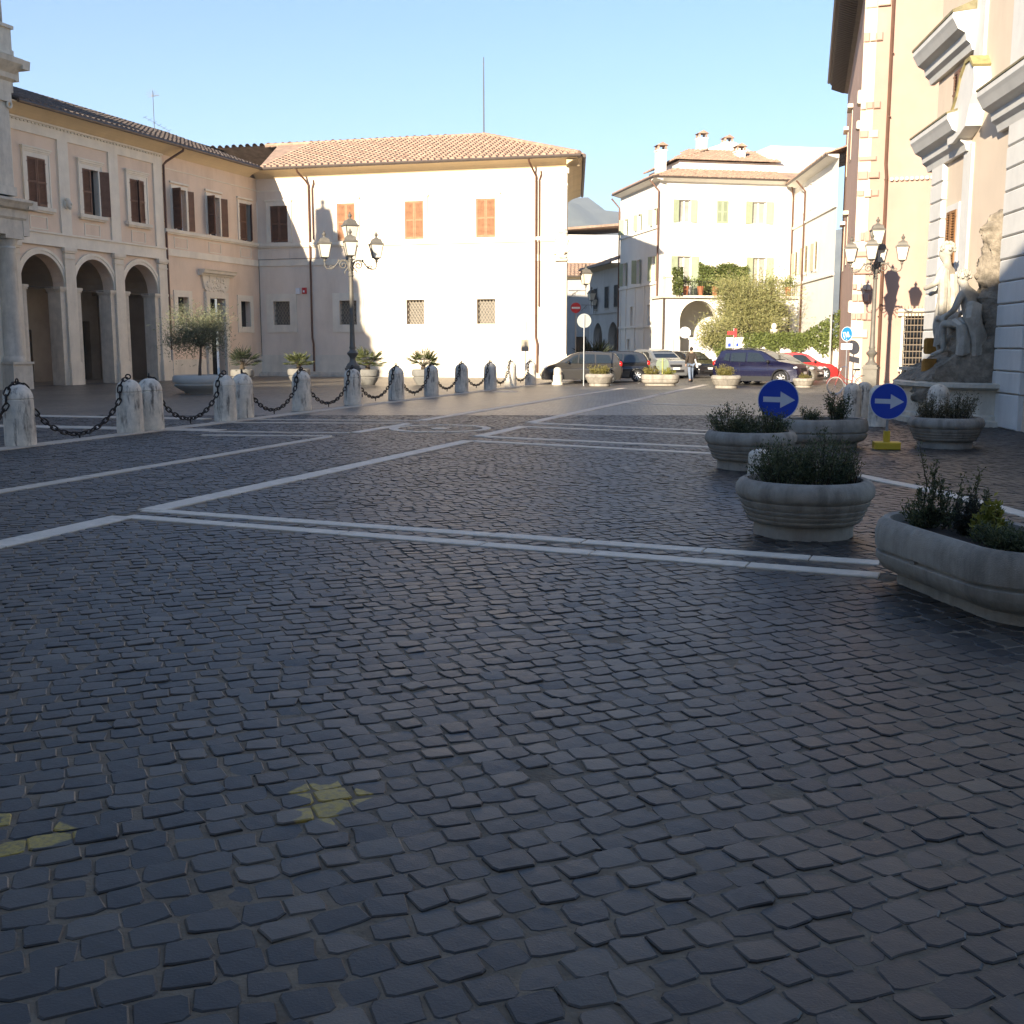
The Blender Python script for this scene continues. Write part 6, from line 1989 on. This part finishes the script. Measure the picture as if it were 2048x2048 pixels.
for i, (x, lab) in enumerate(((1.1, 'leafy pot at the left end of the terrace railing'), (2.1, 'leafy pot before the left terrace door'), (3.1, 'orange pot with leaves left of the olive crown'), (8.15, 'tall orange pot at the right end of the terrace'), (7.0, 'long box of leaves before the right terrace door'))):
    p = at_w(x, -2.25, 5.0)
    t = thing('terrace_pot', lab, 'flower pot', p, 0, 'pots on the terrace')
    inst('pot', 'tpot', lambda mb: mb.lathe([(.14, 0), (.17, .3), (.22, .55), (.24, .6), (.2, .6), (.19, .5)], 14), terrac, t, smooth=True)
    P = rng.normal(0, .2, (260, 3)) * [1.1, .7, .8] + [0, 0, .85]
    V, F = quads_leaf(P, rng.normal(0, .6, (260, 3)) + [0, -.3, .6], rng.uniform(.1, .2, 260), rng.uniform(.06, .1, 260))
    np_mesh('foliage', V, F, lf_ivy, t)
# ---- palms
def palm(x, y, z0, label, n=22, L_=.9, mat=lf_palm, leafw=.035):
    t = thing('potted_palm', label, 'palm', (x, y, z0), 0, 'dwarf palms in pots')
    Vs, Fs = [], []
    st = MB()
    st.lathe([(.1, 0), (.12, .15), (.07, .3)], 10)
    off = 0
    for i in range(n):
        a = random.uniform(0, 6.28)
        el = random.uniform(.15, 1.35)
        d = Vector((math.cos(a) * math.cos(el), math.sin(a) * math.cos(el), math.sin(el)))
        l_ = L_ * random.uniform(.75, 1.1)
        base = Vector((0, 0, .2))
        tip = base + d * l_ * .55
        st.tube([base, base + d * l_ * .3, tip], [.012, .01, .006], 4, caps=False)
        side = d.cross(Vector((0, 0, 1))).normalized()
        upv = side.cross(d)
        P, D = [], []
        for k in range(18):
            f = -1 + 2 * k / 17
            P.append(tip[:])
            v = d * math.cos(f * 1.5) + side * math.sin(f * 1.5) + upv * random.uniform(-.1, .1) + Vector((0, 0, -.15))
            D.append(v[:])
        V, F = quads_leaf(np.array(P), np.array(D), np.full(18, l_ * .5), np.full(18, leafw))
        Vs.append(V); Fs.append(F + off); off += len(V)
    st.build('stems', twig, t)
    np_mesh('fronds', np.concatenate(Vs), np.concatenate(Fs), mat, t)
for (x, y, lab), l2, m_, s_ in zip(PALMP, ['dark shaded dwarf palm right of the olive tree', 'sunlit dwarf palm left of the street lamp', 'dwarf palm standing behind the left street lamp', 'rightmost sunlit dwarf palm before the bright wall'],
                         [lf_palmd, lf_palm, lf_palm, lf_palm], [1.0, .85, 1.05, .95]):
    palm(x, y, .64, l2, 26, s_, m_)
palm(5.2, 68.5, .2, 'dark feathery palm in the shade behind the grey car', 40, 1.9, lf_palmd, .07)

# ================================================================== VEHICLES
def paint(name, col, rough=.25, metal=.3):
    if name in MATS: return MATS[name]
    m = M(name, col, rough, .04, 2, metal=metal, spec=.6)
    m.node_tree.nodes['Principled BSDF'].inputs['Coat Weight'].default_value = .6
    m.node_tree.nodes['Principled BSDF'].inputs['Coat Roughness'].default_value = .08
    return m
carglass = M('car_glass', (.02, .025, .028), .06, .1, 2, spec=.8)
carblack = M('car_black_plastic', (.02, .02, .021), .6, .1)
lens_r = M('tail_lens_red', (.5, .015, .015), .15, .05)
lens_w = M('head_lens', (.65, .67, .7), .12, .05, spec=.8)
PROF = {
 'mpv': dict(up=[(.015, .24), (.0, .36), (.012, .52), (.02, .62), (.055, .80), (.095, .925), (.15, .965), (.28, .995), (.42, 1.0), (.55, .97), (.64, .89), (.76, .70), (.82, .625), (.91, .555), (.965, .46), (.995, .34), (1.0, .22)],
             belt=.60, ws=[(.765, .695), (.60, .93)], rw=[(.028, .645), (.085, .895)],
             win=[[(.12, .64), (.33, .635), (.33, .92), (.17, .90)], [(.35, .635), (.545, .63), (.53, .925), (.35, .925)], [(.56, .63), (.715, .645), (.60, .87), (.548, .915)]]),
 'suv': dict(up=[(.02, .26), (.0, .40), (.012, .55), (.03, .66), (.075, .84), (.10, .95), (.16, .98), (.30, 1.0), (.45, .99), (.56, .955), (.63, .88), (.73, .715), (.78, .665), (.90, .62), (.965, .55), (.992, .42), (1.0, .27)],
             belt=.62, ws=[(.735, .715), (.59, .925)], rw=[(.04, .69), (.095, .92)],
             win=[[(.13, .70), (.21, .67), (.21, .90), (.16, .89)], [(.225, .665), (.40, .655), (.40, .92), (.225, .91)], [(.42, .655), (.64, .665), (.575, .86), (.535, .915), (.42, .925)]]),
 'hatch': dict(up=[(.02, .24), (.0, .38), (.015, .56), (.045, .70), (.10, .88), (.14, .955), (.25, .99), (.38, 1.0), (.50, .97), (.58, .90), (.69, .70), (.75, .63), (.90, .555), (.97, .45), (1.0, .32), (1.0, .22)],
             belt=.60, ws=[(.70, .70), (.545, .93)], rw=[(.05, .70), (.12, .91)],
             win=[[(.15, .66), (.34, .64), (.34, .92), (.20, .90)], [(.36, .64), (.63, .64), (.54, .875), (.49, .925), (.36, .93)]]),
}
def car(label, cx, cy, hx, hy, kind, L_, W, H, pm, grp='cars parked in the piazza', name='parked_car', clad=False, plate=True, lights=True):
    t = thing(name, label, 'car', (cx, cy, 0), math.atan2(hy, hx), grp)
    pf = PROF[kind]
    belt = pf['belt'] * H
    rwl = .315 if H < 1.6 else .335
    fx, rx = .80 * L_, .17 * L_
    zb = .17 * H / 1.5
    ra = rwl + .055
    out = [(x * L_, z * H) for x, z in pf['up']]
    bot = [(.985 * L_, zb)]
    for c in (fx, rx):
        s = math.sqrt(max(0, ra * ra - (rwl - zb) ** 2))
        a0 = math.atan2(zb - rwl, s)
        for k in range(13):
            a = a0 + (math.pi - 2 * a0) * k / 12
            bot.append((c + ra * math.cos(a), rwl + ra * math.sin(a)))
    bot.append((.03 * L_, zb))
    out = out + bot
    # a window onto the interior is not needed at this size; body is one closed shell
    def mp(x, z, k, sh=0.0):
        tum = 1.0 - (.20 * max(0, z - belt) / (H - belt)) - .05 * max(0, (.45 * H - z) / (.45 * H)) ** 2
        e = (2 * x / L_ - 1)
        xx = x - L_ / 2
        xx *= 1 - .035 * (abs(k) ** 2.5) * abs(e) ** 2 - sh * .5
        # plan taper of nose and tail
        yy = W / 2 * k * tum * (1 - .10 * abs(e) ** 6)
        return (xx, yy, z - sh * (z - .5 * H) * 1.2 if z > .35 * H else z)
    ks = [-1, -.97, -.85, -.5, 0, .5, .85, .97, 1]
    mb = MB()
    n = len(out)
    vs_, fs_ = [], []
    for k in ks:
        sh = .035 if abs(k) == 1 else (.010 if abs(k) > .96 else 0)
        vs_ += [mp(x, z, k, sh) for x, z in out]
    for j in range(len(ks) - 1):
        for i in range(n):
            fs_.append((j * n + i, j * n + (i + 1) % n, (j + 1) * n + (i + 1) % n, (j + 1) * n + i))
    for tri in tess(out):
        fs_.append(tuple(tri)); fs_.append(tuple((len(ks) - 1) * n + i for i in reversed(tri)))
    mb.add(vs_, fs_)
    body = mb.build('body', pm, t, smooth=True)
    # glazing
    for s in (-1, 1):
        for w in pf['win']:
            g = MB()
            P = [mp(x * L_, z * H, s * 1.0, .03) for x, z in w]
            P = [(p[0], p[1] + s * .006, p[2]) for p in P]
            g.add(P, [tuple(range(len(P))) if s < 0 else tuple(reversed(range(len(P))))])
            g.build('side_window', carglass, t)
    for nm, w, sgn in (('windscreen', pf['ws'], 1), ('rear_window', pf['rw'], -1)):
        (x0, z0), (x1, z1) = w
        g = MB()
        kk = [-.86, -.5, 0, .5, .86]
        off = .012 * sgn
        vs_ = [mp(x0 * L_ + off, z0 * H + .008, k * .98) for k in kk] + [mp(x1 * L_ + off, z1 * H + .01, k * .96) for k in kk]
        g.add(vs_, [(i, i + 1, 5 + i + 1, 5 + i) for i in range(4)])
        g.build(nm, carglass, t, smooth=True)
    # dark underside and wheels
    MB().box(-L_ * .44, L_ * .44, -W * .42, W * .42, zb + .02, .55).build('underbody', carblack, t)
    for x in (fx, rx):
        for s in (-1, 1):
            w = inst('wheel', ('tyre', rwl), lambda m_: m_.lathe([(rwl * .62, -.1), (rwl * .95, -.105), (rwl, -.07), (rwl, .07), (rwl * .95, .105), (rwl * .62, .1)], 26, cap=False), rubber, t,
                     (x - L_ / 2, s * (W / 2 - .12), rwl), rot=(R(90) * s, 0, 0), smooth=True)
            def rim_f(m_):
                m_.lathe([(rwl * .66, .06), (rwl * .64, .085), (rwl * .6, .09), (rwl * .58, .05)], 22, cap=False)
                m_.lathe([(0, .075), (rwl * .16, .07), (rwl * .16, .04)], 12, cap=False)
                for q in range(7):
                    a = 2 * math.pi * q / 7
                    m_.bar((.04 * math.cos(a), .04 * math.sin(a), .062), (rwl * .6 * math.cos(a), rwl * .6 * math.sin(a), .07), .045, .02)
            def hub(m_):
                m_.lathe([(0, .02), (rwl * .62, .02)], 18, cap=False)
            r_ = inst('rim', ('rim', rwl), rim_f, rimm, w, smooth=False)
            r_.rotation_euler = (R(180), 0, 0)
            h_ = inst('brake_disc', ('hub', rwl), hub, carblack, w); h_.rotation_euler = (R(180), 0, 0)
    if clad:
        for s in (-1, 1):
            q = [mp(x * L_, z * H, s, .0) for x, z in ((.26, .12), (.70, .12), (.70, .26), (.26, .26))]
            MB().add([(p[0], p[1] + s * .012, p[2]) for p in q], [(0, 1, 2, 3) if s < 0 else (3, 2, 1, 0)]).build('sill_cladding', carblack, t)
            for c in (fx, rx):
                a_ = MB()
                a_.tube([(c + (ra + .02) * math.cos(R(a)) - L_ / 2, s * (W / 2 - .012), rwl + (ra + .02) * math.sin(R(a))) for a in range(-8, 189, 12)], .035, 5)
                a_.build('arch_cladding', carblack, t)
        MB().tube([mp(.14 * L_, .985 * H, .86), mp(.3 * L_, 1.03 * H, .86), mp(.52 * L_, .985 * H, .86)], .018, 5).build('roof_rail', carblack, t)
        MB().tube([mp(.14 * L_, .985 * H, -.86), mp(.3 * L_, 1.03 * H, -.86), mp(.52 * L_, .985 * H, -.86)], .018, 5).build('roof_rail', carblack, t)
    # lamps
    for s in (-1, 1):
        p = mp(.945 * L_, .50 * H, s * .80)
        m = MB(Matrix.Translation(p) @ Matrix.Rotation(s * -.45, 4, 'Z')); m.ell((0, 0, 0), (.13, .19, .075), 12, 8); m.build('headlight', lens_w, t, smooth=True)
        p = mp(.022 * L_, .60 * H, s * .88)
        m = MB(Matrix.Translation(p)); m.ell((.03, 0, 0), (.11, .10, .15), 10, 8); m.build('tail_light', lens_r, t, smooth=True)
        p = mp(.665 * L_, .66 * H, s * 1.0)
        m = MB(Matrix.Translation((p[0], p[1] + s * .09, p[2]))); m.ell((0, 0, 0), (.07, .11, .075), 10, 8); m.box(-.02, .02, -.1 * s if s > 0 else 0, 0 if s > 0 else .1, -.04, 0); m.build('wing_mirror', carblack, t, smooth=True)
        for x in (.335, .655) if kind != 'hatch' else (.35, .66):
            q0, q1 = mp(x * L_, .24 * H, s, .03), mp(x * L_, .62 * H, s, .03)
            MB().add([(q0[0] - .006, q0[1] + s * .003, q0[2]), (q0[0] + .006, q0[1] + s * .003, q0[2]), (q1[0] + .006, q1[1] + s * .003, q1[2]), (q1[0] - .006, q1[1] + s * .003, q1[2])], [(0, 1, 2, 3)]).build('door_gap', carblack, t)
            q = mp((x + .035) * L_, .565 * H, s, .03)
            MB().box(q[0] - .08, q[0] + .08, q[1] - .015, q[1] + .015 * 1.5, q[2] - .015, q[2] + .015).build('door_handle', pm, t)
    # grille, intake, plates
    def facepatch(nm, x, z0, z1, k0, mat_, d, sgn=1):
        m = MB()
        kk = [-k0, -k0 / 2, 0, k0 / 2, k0]
        def edge_x(z):
            # silhouette x at height z on the nose or the tail
            pts = [(a * L_, b * H) for a, b in pf['up']]
            best = None
            rng_ = pts[len(pts) // 2:] if sgn > 0 else pts[:len(pts) // 2]
            for (a, b) in zip(rng_, rng_[1:]):
                lo, hi = min(a[1], b[1]), max(a[1], b[1])
                if lo <= z <= hi and hi > lo:
                    f = (z - a[1]) / (b[1] - a[1]); best = a[0] + f * (b[0] - a[0])
            return best if best is not None else (L_ if sgn > 0 else 0)
        vs2 = [mp(edge_x(z0 * H) + sgn * d, z0 * H, k) for k in kk] + [mp(edge_x(z1 * H) + sgn * d, z1 * H, k) for k in kk]
        m.add(vs2, [(i, i + 1, 6 + i, 5 + i) for i in range(4)])
        m.build(nm, mat_, t)
    facepatch('grille', 1, .40, .485, .45, carblack, .012)
    facepatch('air_intake', 1, .225, .31, .62, carblack, .012)
    if plate:
        facepatch('number_plate', 1, .315, .385, .27, white_p, .022)
        facepatch('number_plate', 0, .42, .49, .27, white_p, .014, -1)
    facepatch('rear_bumper_strip', 0, .26, .33, .7, carblack, .012, -1)
    return t
car('grey metallic hatchback seen side-on, nearest car at the sunlit corner', 3.42, 54.6, -1, .02, 'mpv', 4.05, 1.70, 1.54, paint('paint_grey_brown', (.055, .051, .047)))
car('black hatchback parked behind the grey one, showing red tail lights', 5.05, 57.0, -1, .12, 'mpv', 4.2, 1.75, 1.55, paint('paint_black', (.012, .012, .014), .2, .1))
car('silver car facing the piazza behind the black hatchback', 8.35, 63.3, .35, -.94, 'suv', 4.3, 1.78, 1.62, paint('paint_silver', (.24, .25, .26)))
car('black car facing the piazza beside the walking man', 10.55, 65.6, .42, -.9, 'hatch', 4.2, 1.74, 1.5, paint('paint_black', (.012, .012, .014)))
car('dark blue crossover with black cladding in front of the garden wall', 11.62, 51.9, .84, -.54, 'suv', 4.28, 1.78, 1.66, paint('paint_dark_blue', (.008, .008, .034), .25, .2), clad=True)
car('grey-beige car half hidden behind the dark blue crossover', 13.0, 53.9, .84, -.54, 'hatch', 4.1, 1.74, 1.5, paint('paint_beige_grey', (.20, .185, .16)))
car('red hatchback half hidden behind the crossover by the white wall', 16.0, 61.2, .98, -.2, 'hatch', 3.9, 1.66, 1.46, paint('paint_red', (.45, .02, .02), .25, .05))
car('dark car deep in the lane shade behind the silver one', 7.0, 70.5, -.3, .95, 'hatch', 4.0, 1.7, 1.5, paint('paint_charcoal', (.03, .03, .032)))

# ================================================================== PERSON
t = thing('person', 'person in a dark jacket and blue jeans walking away between the parked cars', 'person', tuple(G19(1303, 720.5)), R(12))
# faces local +y (away from the camera)
skin_ = M('skin', (.45, .27, .19), .6, .05)
J = {'pel': ((0, 0, .92), (.13, .10)), 'wst': ((0, 0, 1.1), (.13, .095)), 'che': ((0, .01, 1.32), (.165, .11)), 'nk': ((0, .02, 1.46), .055), 'hd': ((0, .04, 1.56), (.075, .09)), 'hd2': ((0, .035, 1.66), (.07, .085)),
     'shL': ((-.18, 0, 1.38), .06), 'elL': ((-.25, -.03, 1.12), .046), 'wrL': ((-.24, .08, .9), .034), 'haL': ((-.235, .11, .84), .036), 'fiL': ((-.225, .12, .77), .02), 'thL': ((-.205, .135, .82), .013),
     'shR': ((.18, 0, 1.38), .06), 'elR': ((.25, -.06, 1.12), .046), 'wrR': ((.25, .02, .9), .034), 'haR': ((.245, .04, .84), .036), 'fiR': ((.235, .05, .77), .02), 'thR': ((.215, .06, .82), .013),
     'hiL': ((-.09, 0, .86), .085), 'knL': ((-.10, -.06, .48), .06), 'anL': ((-.11, -.2, .12), .042), 'toL': ((-.11, -.12, .03), .036),
     'hiR': ((.09, 0, .86), .085), 'knR': ((.1, .1, .48), .06), 'anR': ((.1, .08, .08), .042), 'toR': ((.11, .22, .035), .036)}
Ed = [('pel', 'wst'), ('wst', 'che'), ('che', 'nk'), ('nk', 'hd'), ('hd', 'hd2')]
for s in 'LR':
    Ed += [('che', 'sh' + s), ('sh' + s, 'el' + s), ('el' + s, 'wr' + s), ('wr' + s, 'ha' + s), ('ha' + s, 'fi' + s), ('ha' + s, 'th' + s), ('pel', 'hi' + s), ('hi' + s, 'kn' + s), ('kn' + s, 'an' + s), ('an' + s, 'to' + s)]
skin_mesh('body', J, Ed, skin_, t, 'pel')
def grow(keys, d): return {k: (J[k][0], tuple(v + d for v in J[k][1]) if isinstance(J[k][1], tuple) else J[k][1] + d) for k in keys}
jk = grow(['pel', 'wst', 'che', 'shL', 'elL', 'wrL', 'shR', 'elR', 'wrR'], .03)
jk['col'] = ((0, .015, 1.44), .08)
jk['hem'] = ((0, 0, .8), (.175, .135))
jk['pel'] = (jk['pel'][0], (.175, .135)); jk['wst'] = (jk['wst'][0], (.17, .13))
skin_mesh('jacket', jk, [('pel', 'wst'), ('wst', 'che'), ('che', 'col'), ('che', 'shL'), ('shL', 'elL'), ('elL', 'wrL'), ('che', 'shR'), ('shR', 'elR'), ('elR', 'wrR'), ('pel', 'hem')], M('jacket_dark_brown', (.045, .034, .025), .85, .15, 8, .3, 30), t, 'pel')
jn = grow(['pel', 'hiL', 'knL', 'anL', 'hiR', 'knR', 'anR'], .018)
skin_mesh('jeans', jn, [('pel', 'hiL'), ('hiL', 'knL'), ('knL', 'anL'), ('pel', 'hiR'), ('hiR', 'knR'), ('knR', 'anR')], M('jeans_blue', (.16, .20, .27), .85, .15, 10, .3, 40), t, 'pel')
for s, d in (('L', -1), ('R', 1)):
    a, b = J['an' + s][0], J['to' + s][0]
    MB().tube([(a[0], a[1] - .05, max(.04, b[2] + .01)), (a[0], (a[1] + b[1]) / 2, .045), (b[0], b[1] + .06, .04)], [.045, .05, .035], 8).build('shoe', rubber, t, smooth=True)
hb = MB().ell((0, .015, 1.64), (.085, .095, .105), 14, 10)
for i in range(60):
    a, b = random.uniform(0, 6.28), random.uniform(-.3, 1.5)
    hb.ell((.08 * math.cos(a) * math.cos(b), .01 + .09 * math.sin(a) * math.cos(b) - .01, 1.645 + .1 * math.sin(b)), (.025, .025, .02), 6, 4)
hb.build('hair', M('hair_dark_grey', (.04, .032, .028), .8, .2, 20), t, smooth=True)
pf_ = t.location
fo = thing('folded_newspaper', 'folded white newspaper held in the right hand of the walking person', 'newspaper', tuple(t.matrix_basis @ Vector((.27, .02, .86)) if False else (t.location + Vector((.27, .0, .86)))), R(12))
MB(Matrix.Rotation(R(-18), 4, 'Y')).bbox(-.02, .02, -.08, .08, -.15, .3, .006).build('pages', white_p, fo)
# ================================================================== AIR
hz = bpy.data.materials.new('air_haze')
hz.use_nodes = True
_n, _l = hz.node_tree.nodes, hz.node_tree.links
_n.remove(_n['Principled BSDF'])
pv = _n.new('ShaderNodeVolumePrincipled')
pv.inputs['Color'].default_value = (0.80, 0.87, 0.95, 1)
pv.inputs['Density'].default_value = 0.00022
pv.inputs['Anisotropy'].default_value = 0.0
_l.new(pv.outputs[0], _n['Material Output'].inputs['Volume'])
hb = MB().box(-2600, 2800, -900, 3600, -3, 460).build('haze', hz)
hb['kind'] = 'stuff'
scene.cycles.volume_bounces = 0
